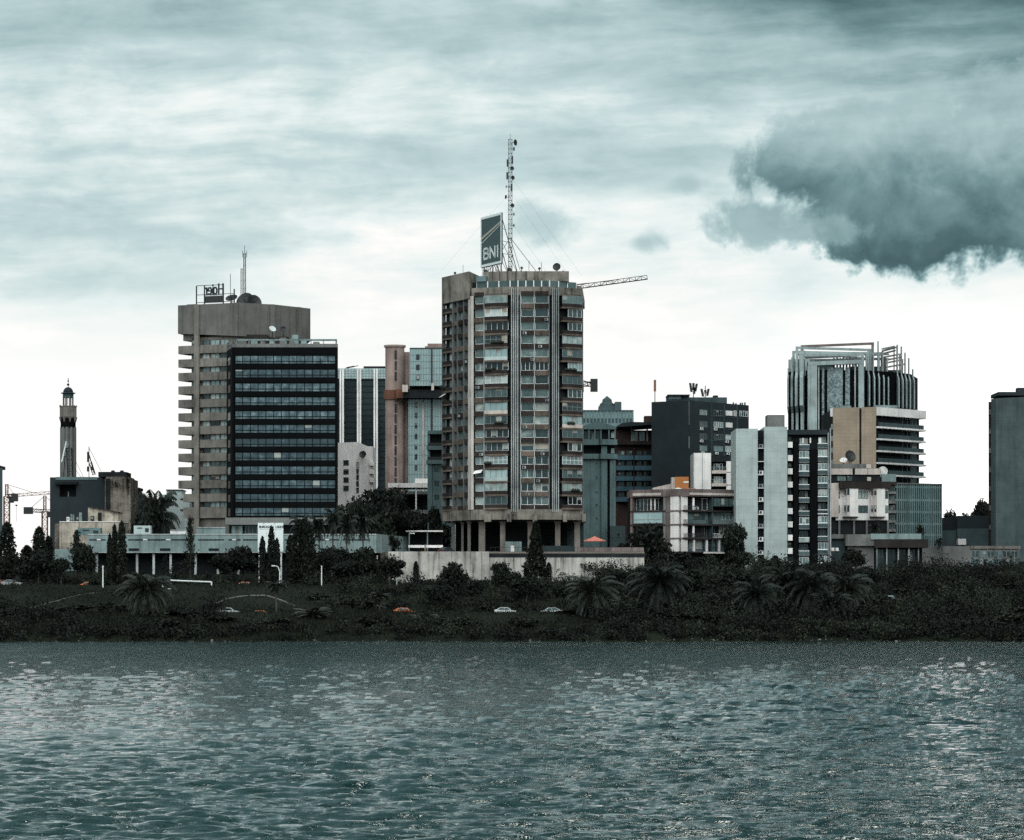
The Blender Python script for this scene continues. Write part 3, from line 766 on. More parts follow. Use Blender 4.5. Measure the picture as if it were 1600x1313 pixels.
for (px_, py_, h_) in ((793, 255, 1.7), (800.5, 250, 1.8), (792.5, 275, 1.7), (799.5, 293, 1.6), (803, 233, .8)):
    mb = MB(); c_ = (X(px_, 709.5), 709.5, Z(py_, 709.5)); mb.box(c_[0] - .2, c_[0] + .2, 709.3, 709.6, c_[2] - h_ / 2, c_[2] + h_ / 2); mb.tube((xm, 710, c_[2]), c_, .05, n=4); mb.build('panel_antenna', 'dark_metal', ms)

dish_thing(870, 417.5, 708, 0.95, (-.25, -1, .25), 'big dark satellite dish standing highest at the tower roof edge', h=0.3, floor=zr)
dish_thing(880, 426, 706, 0.45, (.2, -1, .3), 'small dark dish just right of the biggest dish on the tower roof', h=.1, floor=zr - .3)
dish_thing(843, 420, 706, 0.35, (-.4, -1, .4), 'small dark dish beside a thin whip pole on the tower roof', h=.1, floor=zr)
dish_thing(815, 419, 706, 0.35, (.4, -1, .4), 'small dark dish right of the mast foot on the tower roof', h=.1, floor=zr)
dish_thing(796, 422, 703, 0.6, (.4, -1, .6), 'dark dish lying at the foot of the lattice mast', h=.1, floor=zr)
dish_thing(759, 424, 703.5, 0.45, (.1, -1, .6), 'small dark dish below the billboard frame', h=.1, floor=zr)
dish_thing(711, 427, 708, 0.32, (-.2, -1, .4), 'small dark dish above the blind concrete crown block of the tower', h=.1, floor=Z(430, 708))
dish_thing(733, 429.5, 708, 0.45, (.5, -1, .3), 'pale grey dish at the inner end of the crown block', 'grey_metal', h=.1, floor=Z(433, 708))
for u, y0, lab in ((723.5, 414, 'thin whip antenna on the blind crown block of the tower'), (846, 410, 'tallest thin whip antenna between roof dishes of the tower'), (826.5, 409, 'thin whip antenna with a knob at its tip on the tower roof')):
    zf = Z(429, 707) if u < 740 else zr
    t = thing('whip_antenna', lab, 'antenna', (X(u, 706), 706, zf), 'whip antennas on the tower roof')
    mb = MB(); mb.tube((X(u, 706), 706, zf), (X(u, 706), 706, Z(y0, 706)), 0.05, n=5)
    if u == 826.5: mb.lathe((X(u, 706), 706), [(0.02, Z(y0, 706) - .15), (.16, Z(y0, 706)), (.02, Z(y0, 706) + .15)], 8)
    mb.build('rod', 'dark_metal', t)

# ================================================================== 2. grey brown slab tower with blind crown
SL = thing('office_tower', 'grey brown office tower with blind concrete crown and jutting balcony bands', 'office tower', base(330, 735))
P0, P1, P2, P3 = PX(278, 737), PX(373, 730), PX(430, 735), PX(485, 745)
pl = [P0, P1, P2, P3, (P3[0] - 4, 768), (P0[0] + 9, 768)]
fS, fS2, fS3 = Fac(P0, P1), Fac(P1, P2), Fac(P2, P3)
zs = lambda y: Z(y, 734)
ZC0, ZC1 = zs(527.5), Z(473, 730)
mb = MB()
mb.prism([fS.at(0, 0, 0)[:2], P1, P2, P3, pl[4], pl[5]], [zs(520)] + [ZC0] * 4 + [zs(522)], ZC1, 0)
mb.fbox(fS, fS.s(283), fS.s(303), -6, -1.0, zs(531), zs(519), 0)
mb.build('crown', 'crown_concrete', SL)
for f, u in ((fS, 308.5), (fS, 371.5), (fS2, 425), (fS3, 466)):
    mb = MB(); a = f.s(u); mb.fbox(f, a - .65, min(a + .65, f.L), 0.02, 0.5, 17.5 if u == 308.5 else ZC0 - .01, ZC1 - (0 if u != 308.5 else 0.01) - .02, 0); mb.build('pilaster', 'slab_concrete' if u == 308.5 else 'crown_concrete', SL)
mb = MB()
q0, q1 = fS.at(fS.s(296), -1.0, 0)[:2], fS.at(fS.L - 0.4, -1.0, 0)[:2]
mb.prism([q0, q1, (P2[0], P2[1] + 1), (P3[0] - 1, P3[1] + 1), (pl[4][0] - 1, 767), (pl[5][0] + 1.5, 767)], 17.0, ZC0 + .2, 0)
mb.build('wall', 'slab_concrete', SL)
for i in range(13):
    y0 = 539.5 + 21.1 * i; h_ = 12.6 if i < 12 else 17
    mb = MB(); a0, a1 = fS.s(278.6 if i < 11 else 286.5), fS.s(359)
    mb.fbox(fS, a0, a1, -1.6, 0.0, zs(y0 + h_), zs(y0), 0)
    q = fS.at(a0, 0, 0); q2 = fS.at(a0, -5.5, 0)
    fs_ = Fac(q2[:2], q[:2]); mb.fbox(fs_, 0, fs_.L - 1.7, -2.4, 0.0, zs(y0 + h_) + .01, zs(y0) - .01, 0)
    mb.build('balcony', 'slab_concrete', SL)
    if i < 13:
        zz0, zz1 = zs(y0 - 0.1), zs(y0 - 8.4)
        for (u0, u1) in ((297.5, 303.5), (313.5, 325), (326.5, 340.5), (342, 355)):
            win(SL, fS, fS.s(u0), fS.s(u1), zz0, zz1, -0.93, rnd.choice(['glass_flat', 'glass_light', 'glass_dark', 'glass_light']) if u0 > 300 else 'glass_flat', 'dark_metal', 2 if u1 - u0 > 8 else 1, 1, 0.07)
# roof sign, read from behind
HS = thing('roof_sign', 'dark rooftop letter sign seen from behind, its letters mirrored', 'sign', (X(334, 738), 738, ZC1))
fh = Fac(PX(306, 740), PX(372, 735.5))
mb = MB(); zl = lambda y: Z(y, 738)
for u in (307, 319.5, 349, 366): mb.fbox(fh, fh.s(u) - .12, fh.s(u) + .12, -.12, .12, ZC1, zl(446 if u < 360 else 453), 0)
for y in (446, 460.5, 472.5): mb.fbox(fh, fh.s(307), fh.s(366 if y > 450 else 350), -.05, .05, zl(y), zl(y) + .14, 0)
for u in (293, 300): mb.fbox(fh, fh.s(u) - .1, fh.s(u) + .1, -.1, .1, ZC1, ZC1 + .6, 0)
mb.fbox(fh, fh.s(293), fh.s(307), -.05, .05, ZC1 + .45, ZC1 + .6, 0)
mb.build('frame', 'dark_metal', HS)
mb = MB(); mb.fbox(fh, fh.s(319.5), fh.s(349), -.3, -.05, zl(473), zl(462.5), 0); mb.fbox(fh, fh.s(319.5), fh.s(349), -.3, -.05, zl(462), zl(460.3), 1); mb.build('board', ['dark_metal', 'sign_white'], HS)
zL0 = zl(459.5); hL = zl(444.5) - zL0
for ch, u in (('H', 348.5), ('a', 339), ('i', 333.6), ('e', 330.5), ('r', 323.5)):
    letter(HS, ch, fh, fh.s(u), zL0, hL, 0.34, 'sign_ink', -.1, .15, mirror=True, wid=0.62)
for u, y, r_, dv, lab in ((362, 467, 1.5, (-.3, -.9, 1.4), 'dark dish tilted at the sky beside the mirrored roof sign'), (384, 472, 2.3, (-.4, -1, .5), 'largest dark dish half sunk behind the slab tower crown edge'), (397, 473, 1.9, (.7, -1, .4), 'dark dish leaning against the largest dish on the slab tower')):
    dish_thing(u, y, 742, r_, dv, lab, h=.2, floor=ZC1 - .3)
t = thing('lattice_mast', 'thin whip-topped lattice mast behind the dishes on the grey brown slab tower', 'antenna mast', (X(382.5, 745), 745, ZC1))
mb = MB(); xm = X(382.3, 745); lattice(mb, (xm, 745, ZC1), (xm, 745, Z(396, 745)), .5, 1.0, .06); mb.tube((xm, 745, Z(396, 745)), (xm, 745, Z(384, 745)), .06, n=4); xm2 = X(377.5, 745)
lattice(mb, (xm2, 745, ZC1), (xm2, 745, Z(420, 745)), .4, 1.0, .04); mb.tube((xm2, 745, Z(421, 745)), (xm, 745, Z(421, 745)), .04, n=4)
for q in (-.5, .5): mb.tube((xm + q, 745, Z(402, 745)), (xm + q, 745, Z(392, 745)), .06, n=4); mb.tube((xm + q, 745, Z(398, 745)), (xm, 745, Z(398, 745)), .04, n=4)
mb.build('lattice', 'dark_metal', t)
t = thing('whip_antenna', 'thin dark whip between the mirrored roof sign and the lattice mast', 'antenna', (X(360, 740), 740, ZC1))
MB().tube((X(360, 740), 740, ZC1), (X(360, 740), 740, Z(428, 740)), .07, n=5).build('rod', 'dark_metal', t)

# ================================================================== 3. black glass office block
BK = thing('office_block', 'black office block with twelve blue-grey ribbon window rows', 'office block', base(445, 705))
fK = Fac(PX(363, 705), PX(528, 705)); fK0 = Fac(PX(354, 716), PX(363, 705)); zk = lambda y: Z(y, 705)
mb = MB(); mb.prism([PX(363, 705), PX(528, 705), (X(527.5, 727), 727), (X(352, 716), 727), PX(354, 716)], zk(809), zk(541), 0)
mb.build('wall', 'black_panel', BK)
for i in range(12):
    y0 = 555.2 + 21.6 * i
    win(BK, fK, fK.s(367), fK.s(524.5), zk(y0 + 14.0), zk(y0), 0.03, 'glass_office', 'black_panel', 13, 1, 0.14, 0.16, rows=[0.32], name='ribbon_window', blind=0.05)
for i in range(13):
    y0 = 541.5 + 21.6 * i if i else 543.5
    mb = MB(); mb.fbox(fK, .02, fK.L, 0.0, 0.35, zk(555.0 + 21.6 * i if i < 12 else 808.5), zk(569.4 + 21.6 * (i - 1)) if i else zk(543), 0); mb.build('spandrel', 'black_panel', BK)
for u in (364.5, 526.3):
    mb = MB(); mb.fbox(fK, fK.s(u) - .28, fK.s(u) + .26, 0.0, 0.5, zk(808.4), zk(543.1), 0); mb.build('pier', 'black_panel', BK)
for i in range(12):
    y0 = 555.2 + 21.6 * i
    win(BK, fK0, fK0.L * .25, fK0.L * .75, zk(y0 + 14), zk(y0), 0.03, 'glass_dark', 'black_panel', 1, 1, .1, .1)
mb = MB(); mb.prism([PX(363, 704.7), PX(528, 704.7), (X(527.5, 727), 727), (X(352, 716), 727), PX(354, 716)], zk(543), zk(537.5), 0)
mb.prism([(X(352, 716), 728), PX(354, 715.5), PX(359, 709), PX(363, 709), (X(363, 709), 728)], zk(537.5), zk(531), 0)
mb.build('roof_parapet', 'grey_concrete', BK)
mb = MB()
for i in range(9): u = 369 + i * 19.4; pbox(mb, u, u + 1.2, 531, 537.6, 705, .2)
pbox(mb, 367, 526, 530, 532.4, 705, .3); mb.hexa([(X(525, 705), 705.3, zk(532.4)), (X(526.5, 705), 705.3, zk(532.4)), (X(525.5, 726), 726, zk(532.4)), (X(524, 726), 726, zk(532.4)), (X(525, 705), 705.3, zk(530)), (X(526.5, 705), 705.3, zk(530)), (X(525.5, 726), 726, zk(530)), (X(524, 726), 726, zk(530))]); mb.box(X(367, 705), X(368.5, 705), 705.3, 726, zk(532.4), zk(530)); pbox(mb, 367, 524, 531, 533, 725, .3)
for i in range(9): u = 369 + i * 19.4; pbox(mb, u, u + 1.2, 531, 537.6, 725, .2)
mb.build('roof_pergola', 'podium_plaster', BK)
mb = MB(); pbox(mb, 385, 418, 523, 538, 716, 6); pbox(mb, 430, 450, 526, 538, 714, 5); mb.build('roof_hut', 'dark_brown', BK)
for i, (u0, u1, y0) in enumerate(((372, 381, 534), (392, 402, 531.5), (407, 414, 534), (421, 428, 533), (437, 447, 528.5), (456, 466, 524), (452, 458, 530), (470, 479, 533.5), (489, 499, 535))): mb = MB(); pbox(mb, u0, u1, y0, 538, 709 + i % 3, 1.6); pbox(mb, u0 + 1, u1 - 1, y0 - .8, y0 + .01, 709.2 + i % 3, 1.2); mb.build('cooling_unit', 'podium_plaster' if i % 2 else 'grey_concrete', BK)
mb = MB(); pbox(mb, 352, 534, 809, 820, 704, 22, 0); mb.build('plinth', 'grey_plinth', BK)
mb = MB(); pbox(mb, 358, 536, 820, 838, 706.5, 18, 0); mb.build('ground_floor', 'shadow_wall', BK)
fg = Fac(PX(358, 706.4), PX(536, 706.4))
for u0, u1, gl in ((362, 379, 'glass_curtain'), (383, 401, 'glass_dark')): win(BK, fg, fg.s(u0), fg.s(u1), zk(834), zk(821.5), .03, gl, 'grey_metal', 3, 1, .08)
dish_thing(425.5, 514.5, 714, 0.85, (.6, -1, .9), 'pale dish on the black office roof facing the viewer', 'dish_pale', h=.3, floor=zk(537))
dish_thing(442.5, 515, 715, 0.75, (.1, -1, .2), 'dark dish beside the pale dish on the black office roof', h=.3, floor=zk(537))

# ================================================================== 4. behind: white finned tower, small white block
WT = thing('glass_tower', 'far glass tower with white vertical fins behind the black office', 'office tower', base(570, 860))
fW = Fac(PX(529, 860), PX(603, 860)); zw = lambda y: Z(y, 860)
mb = MB(); mb.box(X(525, 860), X(640, 860), 860, 885, 17, zw(577), 0); mb.build('wall', 'glass_dark', WT)
mb = MB(); mb.fbox(fW, -.4, fW.L + 4, .0, .6, zw(592), zw(576), 0); pbox(mb, 568, 603, 572.5, 576.1, 866, 10, 1); mb.build('crown_band', ['glass_curtain', 'shadow_wall'], WT)
for u0, u1 in ((531, 537.5), (558, 564.5), (584, 590.5)):
    mb = MB(); mb.fbox(fW, fW.s(u0), fW.s(u0 + 2.6), .0, 1.1, 17, zw(577), 0); mb.fbox(fW, fW.s(u1 - 2.6), fW.s(u1), .0, 1.1, 17, zw(577), 0); mb.fbox(fW, fW.s(u0 + 2.6), fW.s(u1 - 2.6), 0, .4, 17, zw(577), 1); mb.build('fin', ['white_paint', 'grey_rib'], WT)
for i in range(20):
    mb = MB(); y = 594 + 9.2 * i
    for u0, u1 in ((538, 558), (565, 584), (591, 602)): mb.fbox(fW, fW.s(u0) + .02, fW.s(u1) - .02, .01, .14, zw(y + 1.2), zw(y), 0)
    mb.build('floor_line', 'shadow_wall', WT)
mb = MB()
for k in range(16): u = 530.5 + 4.6 * k; mb.fbox(fW, fW.s(u) - .05, fW.s(u) + .05, .6, .7, zw(592), zw(576), 0)
for y in (580, 584, 588): mb.fbox(fW, -.4, fW.L, .6, .68, zw(y) - .05, zw(y) + .05, 0)
mb.build('crown_grid', 'grey_metal', WT)
t = thing('roof_crane', 'small dark window-cleaning arm on the white finned tower roof', 'roof crane', (X(545, 865), 865, zw(577)))
mb = MB(); mb.tube((X(542, 865), 865, zw(577)), (X(542, 865), 865, zw(572.5)), .3, n=6); mb.tube((X(542, 865), 865, zw(572.8)), (X(553, 863), 863, zw(571.5)), .22, n=6); mb.tube((X(552, 863), 863, zw(572)), (X(559.5, 862), 862, zw(570.8)), .12, n=5); mb.build('arm', 'dark_metal', t)

SW = thing('apartment_block', 'small white apartment block with sloping shoulder between black office and pink tower', 'apartment block', base(556, 760))
zq = lambda y: Z(y, 760); fQ = Fac(PX(527, 760), PX(583, 760))
mb = MB(); fpoly(mb, fQ, [(fQ.s(527), 17), (fQ.s(583), 17), (fQ.s(583), zq(698)), (fQ.s(573), zq(697)), (fQ.s(560), zq(691)), (fQ.s(527), zq(692))], -14, 0); mb.build('wall', 'white_paint', SW)
for y in (719, 733, 746, 759): win(SW, fQ, fQ.s(536.5), fQ.s(545), zq(y + 8.5), zq(y), .02, 'glass_dark', 'grey_metal', 1, 1, .07)
for y in (722, 732, 742, 752, 762): win(SW, fQ, fQ.s(556.5), fQ.s(561), zq(y + 8.6), zq(y), .02, 'glass_dark', 'grey_metal', 1, 1, .07)
for y in (722, 735, 748): 
    mb = MB(); mb.fbox(fQ, fQ.s(578), fQ.s(585), -.2, .9, zq(y + 6), zq(y), 0); mb.build('balcony', 'white_paint', SW)
dish_thing(567, 710.5, 758, 0.95, (-.3, -1, .3), 'dark dish fixed on the small white block wall', h=.2)
for u, y0 in ((543, 689), (558, 687.5)):
    pass

# ================================================================== 5. pink stair cylinder and cantilevered glass block
PK = thing('office_tower', 'pink round stair shaft with a glass block cantilevered from its side', 'office tower', base(640, 800))
zp = lambda y: Z(y, 800)
cx = X(617, 806); rC = X(632, 806) - cx
mb = MB(); mb.lathe((cx, 806), [(rC, 17), (rC, zp(541)), (rC + .35, zp(540)), (rC + .35, zp(537)), (rC - .3, zp(537))], 28); mb.box(cx, X(641, 806), 806.5, 818, 17, zp(547), 0); mb.build('shaft', 'pink_wall', PK)
for i in range(13):
    y = 546 + 16.7 * i
    if 600 < y + 14 < 622: continue
    mb = MB(); a = 0.06; xx = X(617.6, 800.5); mb.box(xx - .28, xx + .28, 806 - rC - .12, 806 - rC + .6, zp(y + 14), zp(y), 0); mb.build('slit_window', 'glass_dark', PK)
mb = MB(); mb.lathe((cx, 806), [(rC + .45, zp(622.5)), (rC + .45, zp(608)), (rC - .2, zp(607.9))], 28); mb.fbox(Fac(PX(617, 800.6), PX(642, 800.6)), 0.3, 4.2, -2, 0.02, zp(622), zp(608), 0); mb.build('belt', 'rust_band', PK)
f5 = Fac(PX(640, 798), PX(720, 798)); z5 = lambda y: Z(y, 798)
mb = MB(); mb.box(X(640, 798), X(720, 798), 798, 822, z5(603), z5(545), 0); mb.box(X(640, 798), X(720, 798), 797.8, 822, z5(545), z5(543.6), 1); mb.build('glass_block', ['glass_curtain', 'dark_metal'], PK)
mb = MB(); pbox(mb, 630, 720, 609, 622, 799, 20, 0); pbox(mb, 640, 720, 603, 609.2, 800.5, 18, 0); mb.build('transfer_slab', 'shadow_wall', PK)
mb = MB(); pbox(mb, 628.5, 637, 601.5, 612.5, 797.5, 2.4); mb.build('corner_block', 'cream_paint', PK)
mb = MB(); pbox(mb, 674, 678, 599, 610, 797.4, .6); mb.build('bracket', 'cream_paint', PK)
mb = MB(); mb.box(X(638, 803), X(720, 803), 803, 822, 17, z5(621.5), 0); mb.build('lower_glass', 'glass_curtain', PK)
f6 = Fac(PX(638, 803), PX(720, 803))
mb = MB()
for k in range(14):
    u = 641.5 + 4.1 * k
    mb.fbox(f5, f5.s(u) - .05, f5.s(u) + .05, 0, .12, z5(603), z5(545), 0)
    if 17: mb.fbox(f6, f6.s(u - 2) - .05, f6.s(u - 2) + .05, 0, .12, 17, z5(622), 0)
for k in range(5): mb.fbox(f5, 0, f5.L, 0, .08, z5(555 + 10 * k) - .05, z5(555 + 10 * k) + .05, 0)
for k in range(9): mb.fbox(f6, 0, f6.L, 0, .08, Z(636 + 15 * k, 803) - .05, Z(636 + 15 * k, 803) + .05, 0)
mb.build('glazing_grid', 'grey_metal', PK)
for y in (554, 570, 586): win(PK, f5, f5.s(650.5), f5.s(655.5), z5(y + 8), z5(y), .13, 'glass_dark', 'dark_metal', 1, 1, .06)
for y in (629, 645, 661, 678, 694, 710, 727): win(PK, f6, f6.s(648.5), f6.s(652), Z(y + 8, 803), Z(y, 803), .13, 'glass_dark', 'dark_metal', 1, 1, .06)
mb = MB(); mb.fbox(f5, f5.s(673.5), f5.s(675.8), 0, .3, z5(603), z5(545), 0); mb.fbox(f6, f6.s(673.5), f6.s(675.8), 0, .3, 17, z5(622), 0); mb.build('dark_fin', 'dark_metal', PK)
mb = MB(); mb.fbox(f6, f6.s(659.5), f6.s(662.5), 0, .4, 17, z5(622), 0); mb.build('cream_fin', 'cream_paint', PK)
mb = MB(); pbox(mb, 664, 720, 541, 543.7, 806, 8); pbox(mb, 668, 720, 537, 541.2, 808, 5); mb.build('roof_hut', 'pink_wall', PK)

# ================================================================== 6. low white canopy and car deck behind the big rain tree
CD = thing('car_deck', 'white roofed open car deck half hidden behind the rain tree', 'car deck', base(640, 770))
mb = MB(); z7 = lambda y: Z(y, 770)
pbox(mb, 606, 672, 755, 762, 770, 14, 0); pbox(mb, 648, 672, 748, 755, 774, 8, 0); mb.build('roof', 'white_paint', CD)
mb = MB(); pbox(mb, 606, 680, 768, 772, 771, 12, 0); pbox(mb, 606, 690, 797, 803, 768, 14, 0); mb.build('deck_slab', 'grey_concrete', CD)
mb = MB(); pbox(mb, 606, 690, 772, None, 782, 2, 0); mb.build('back_wall', 'shadow_wall', CD)
for u in (612, 649, 668): mb = MB(); pbox(mb, u, u + 2.2, 762, 797, 770.5, .5); mb.build('column', 'white_paint', CD)
GT = thing('gatehouse', 'dark open gatehouse with white roof edge at the terrace entrance', 'gatehouse', base(650, 712))
mb = MB(); pbox(mb, 634, 692, 829, 831, 706, 8, 0); mb.build('roof', 'white_paint', GT)
mb = MB(); pbox(mb, 640, 692, 831, 866, 712, 2, 0); mb.build('back_wall', 'shadow_wall', GT)
for u in (638.5, 667): mb = MB(); pbox(mb, u, u + 1.8, 831, 866, 706.3, .4); mb.build('post', 'podium_plaster', GT)
mb = MB(); pbox(mb, 640, 648, 832.5, 834.5, 706.2, .2); mb.build('sign_strip', 'sign_white', GT)
mb = MB(); pbox(mb, 638, 692, 852, 856, 704, .3); mb.build('low_wall', 'white_paint', GT)

# ================================================================== 7. teal grey block left of the tower
TG = thing('apartment_block', 'slim teal grey block with dark balcony openings tucked left of the tower', 'apartment block', base(680, 740))
z8 = lambda y: Z(y, 740); f8 = Fac(PX(667, 740), PX(706, 740))
mb = MB(); mb.fbox(f8, f8.s(668), f8.L, -14, -1.4, 17, z8(675), 1)
mb.fbox(f8, f8.s(668), f8.s(675), -1.4, 0, 17, z8(720), 0); mb.fbox(f8, f8.s(675), f8.L, -1.4, -.5, 17, z8(720), 0)
for y0, y1, u0 in ((673, 678.5, 668.5), (697, 703, 666.5), (719, 725, 666)): mb.fbox(f8, f8.s(u0), f8.L, -1.38, .5, z8(y1), z8(y0), 0)
for y0 in (678.5, 703): mb.fbox(f8, f8.s(668.5), f8.s(672), -1.38, .0, z8(y0 + 16), z8(y0), 0)
mb.build('wall', ['teal_grey', 'shadow_wall'], TG)
for y in (729, 751, 773, 795): win(TG, f8, f8.s(678), f8.s(686), z8(y + 8), z8(y), -.47, 'glass_dark', 'teal_grey', 2, 1, .06)
mb = MB(); mb.fbox(f8, f8.s(669), f8.L, .1, .2, z8(697), z8(692), 0); mb.fbox(f8, f8.s(668), f8.L, .1, .2, z8(719), z8(714), 0); mb.build('railing', 'dark_metal', TG)
# ================================================================== 8. right of the tower: pediment block, far glass tower, balcony block
PB = thing('apartment_block', 'pale teal block with small gable and two rounded balcony bands right of the stilt tower', 'apartment block', base(938, 740))
f = Fac(PX(905, 740), PX(962, 740)); z = lambda y: Z(y, 740)
mb = MB(); mb.fbox(f, 0, f.L, -16, -1.6, 17, z(668), 1)
mb.fbox(f, 0, f.s(949), -1.6, 0, 17, z(717), 0); mb.fbox(f, f.s(953), f.L, -1.6, 0, 17, z(717), 0); mb.fbox(f, f.s(939.5), f.s(948.5), 0, .5, 17, z(697), 0)
mb.build('wall', ['teal_grey', 'shadow_wall'], PB)
mb = MB(); fpoly(mb, f, [(f.s(908), z(671)), (f.s(963), z(671)), (f.s(963), z(667.5)), (f.s(934), z(658)), (f.s(908), z(667))], -16, .4); mb.build('gable_roof', 'teal_grey', PB)
for y0, y1 in ((687, 695.5), (709.5, 717.5)):
    mb = MB(); pts = [f.at(a, n, 0)[:2] for a, n in ((0, .9), (f.s(936), .9), (f.s(938), 1.5), (f.s(951), 1.5), (f.s(953), .9), (f.L - .5, .9), (f.L + .4, .3), (f.L + .5, -6), (0, -6))]
    mb.prism(pts, z(y1), z(y0), 0); mb.build('balcony', 'teal_grey', PB)
for u in (911, 920, 929.5, 939, 951.5, 961): mb = MB(); mb.fbox(f, f.s(u) - .15, f.s(u) + .15, -.3, .2, z(687), z(671), 0); mb.build('post', 'teal_grey', PB)
for u0, u1 in ((912, 919), (921, 929), (930.5, 938.5)): win(PB, f, f.s(u0), f.s(u1), z(687), z(673), -1.5, 'glass_dark', 'grey_metal', 2, 1, .06)
win(PB, f, f.s(955), f.s(960.5), z(708), z(700), -1.5, 'glass_light', 'grey_metal', 1, 1, .06)
win(PB, f, f.s(955), f.s(961), z(684), z(674), -1.5, 'glass_light', 'grey_metal', 1, 1, .06)
for y in (722, 744, 766.5, 787, 808): win(PB, f, f.s(931), f.s(934.2), z(y + 4), z(y), .02, 'glass_dark', 'grey_metal', 1, 1, .05)
mb = MB(); pbox(mb, 953, 977, 822, None, 738, 8); mb.build('annex', 'teal_grey_dark', PB)
fa = Fac(PX(953, 737.95), PX(977, 737.95))
for u in (954.5, 963.5): win(PB, fa, fa.s(u), fa.s(u + 5.5), Z(839, 738), Z(832, 738), .03, 'glass_dark', 'grey_metal', 1, 1, .05)

FG = thing('office_tower', 'far glass office tower with lantern on its roof showing above the gabled block', 'office tower', base(950, 1000))
f = Fac(PX(900, 1000), PX(990, 1000)); z = lambda y: Z(y, 1000)
mb = MB(); mb.fbox(f, 0, f.L, -25, 0, 17, z(641), 0); mb.build('wall', 'glass_curtain', FG)
for k in range(15): u = 910 + 5.6 * k; mb = MB(); mb.fbox(f, f.s(u) - .25, f.s(u) + .25, 0, .5, 17, z(641), 0); mb.build('fin', 'teal_grey', FG)
mb = MB(); mb.fbox(f, 0, f.L, 0, .3, z(660), z(654), 0); mb.fbox(f, 0, f.L, 0, .6, z(642.5), z(641), 0); mb.build('floor_band', 'teal_grey_dark', FG)
mb = MB(); pbox(mb, 936, 961, 634, 641, 1004, 10); pbox(mb, 961, 971, 628, 641, 1003, 8); mb.build('roof_block', 'teal_grey_dark', FG)
mb = MB(); c = (X(948.5, 1008), 1008); mb.lathe(c, [(2.6, z(634)), (2.4, z(629)), (1.7, z(626.5)), (1.5, z(622)), (.7, z(619)), (.1, z(616.5))], 10); mb.build('lantern', 'teal_grey_dark', FG)

BB = thing('apartment_block', 'dark brick block with blue balcony bands and an overhanging curved roof', 'apartment block', base(990, 780))
f = Fac(PX(962, 780), PX(1022, 780)); z = lambda y: Z(y, 780)
mb = MB(); mb.fbox(f, 0, f.L, -16, -1.5, 17, z(672), 0); mb.fbox(f, f.s(989.7), f.s(991.3), -1.5, 0.1, 17, z(700), 1); mb.build('wall', ['brick_dark', 'dark_brown'], BB)
mb = MB(); mb.fbox(f, 0, f.L, -1.5, .4, z(695), z(689.5), 0); mb.build('parapet', 'dark_brown', BB)
for i, y in enumerate((712, 728, 744.5, 760.5, 777)):
    for u0, u1 in ((963, 989.5), (991.5, 1020)): mb = MB(); mb.fbox(f, f.s(u0), f.s(u1), -1.5, .3, z(y + 7), z(y), 0); mb.build('balcony', 'blue_band', BB)
    for u0, u1 in ((966, 976), (979, 988), (995, 1003), (1006, 1016)): win(BB, f, f.s(u0), f.s(u1), z(y - .5), z(y - 8), -1.48, 'glass_dark', 'dark_metal', 2, 1, .06)
mb = MB(); fpoly(mb, f, [(f.s(961), z(668.5)), (f.s(1024), z(664.5)), (f.s(1024), z(661)), (f.s(985), z(660.5)), (f.s(970), z(662.5))], -18, 3.0); mb.build('roof', 'slate_wall', BB)
for u in (986, 1010): mb = MB(); mb.fbox(f, f.s(u), f.s(u + 2.4), -.6, 0, z(689.5), z(667), 0); mb.build('post', 'grey_concrete', BB)
for u0, u1 in ((988.5, 997), (999, 1008)): win(BB, f, f.s(u0), f.s(u1), z(689), z(674), -1.45, 'glass_flat', 'dark_metal', 2, 1, .06)
mb = MB(); pbox(mb, 1007, 1020, 650, 661, 786, 5); mb.build('chimney', 'brick_dark', BB)

# ================================================================== 9. slate tower with blank flank, white slab block
ST = thing('apartment_tower', 'dark slate apartment tower with a blank flank and phone antennas on its roof', 'apartment tower', base(1080, 760))
Q0, Q1, Q2 = PX(1018, 766), PX(1079, 760), PX(1170, 779)
fb_, fr_ = Fac(Q0, Q1), Fac(Q1, Q2); z = lambda y: Z(y, 760); ztop = z(626)
mb = MB(); mb.prism([Q0, Q1, Q2, (Q2[0] + 1, 798), (Q0[0] + 2, 798)], 17, ztop, 0); mb.build('wall', 'slate_wall', ST)
mb = MB(); a = fr_.s(1077.0) if False else 0.3
mb.fbox(fb_, fb_.s(1076.3), fb_.s(1077.6), 0, .12, z(701), z(682), 0); mb.fbox(fb_, fb_.s(1076.6), fb_.s(1077.2), 0, .1, z(664), z(627), 0); mb.build('drain_pipe', 'grey_metal', ST)
kinds = [['open', 'half', 'white', 'small', 'rail'], ['acl', 'cur', 'white', 'none', 'none'], ['acl', 'awn', 'light', 'none', 'none'], ['light', 'light', 'cur', 'none', 'none']]
zr_ = lambda y, u: fr_.z(y, u)
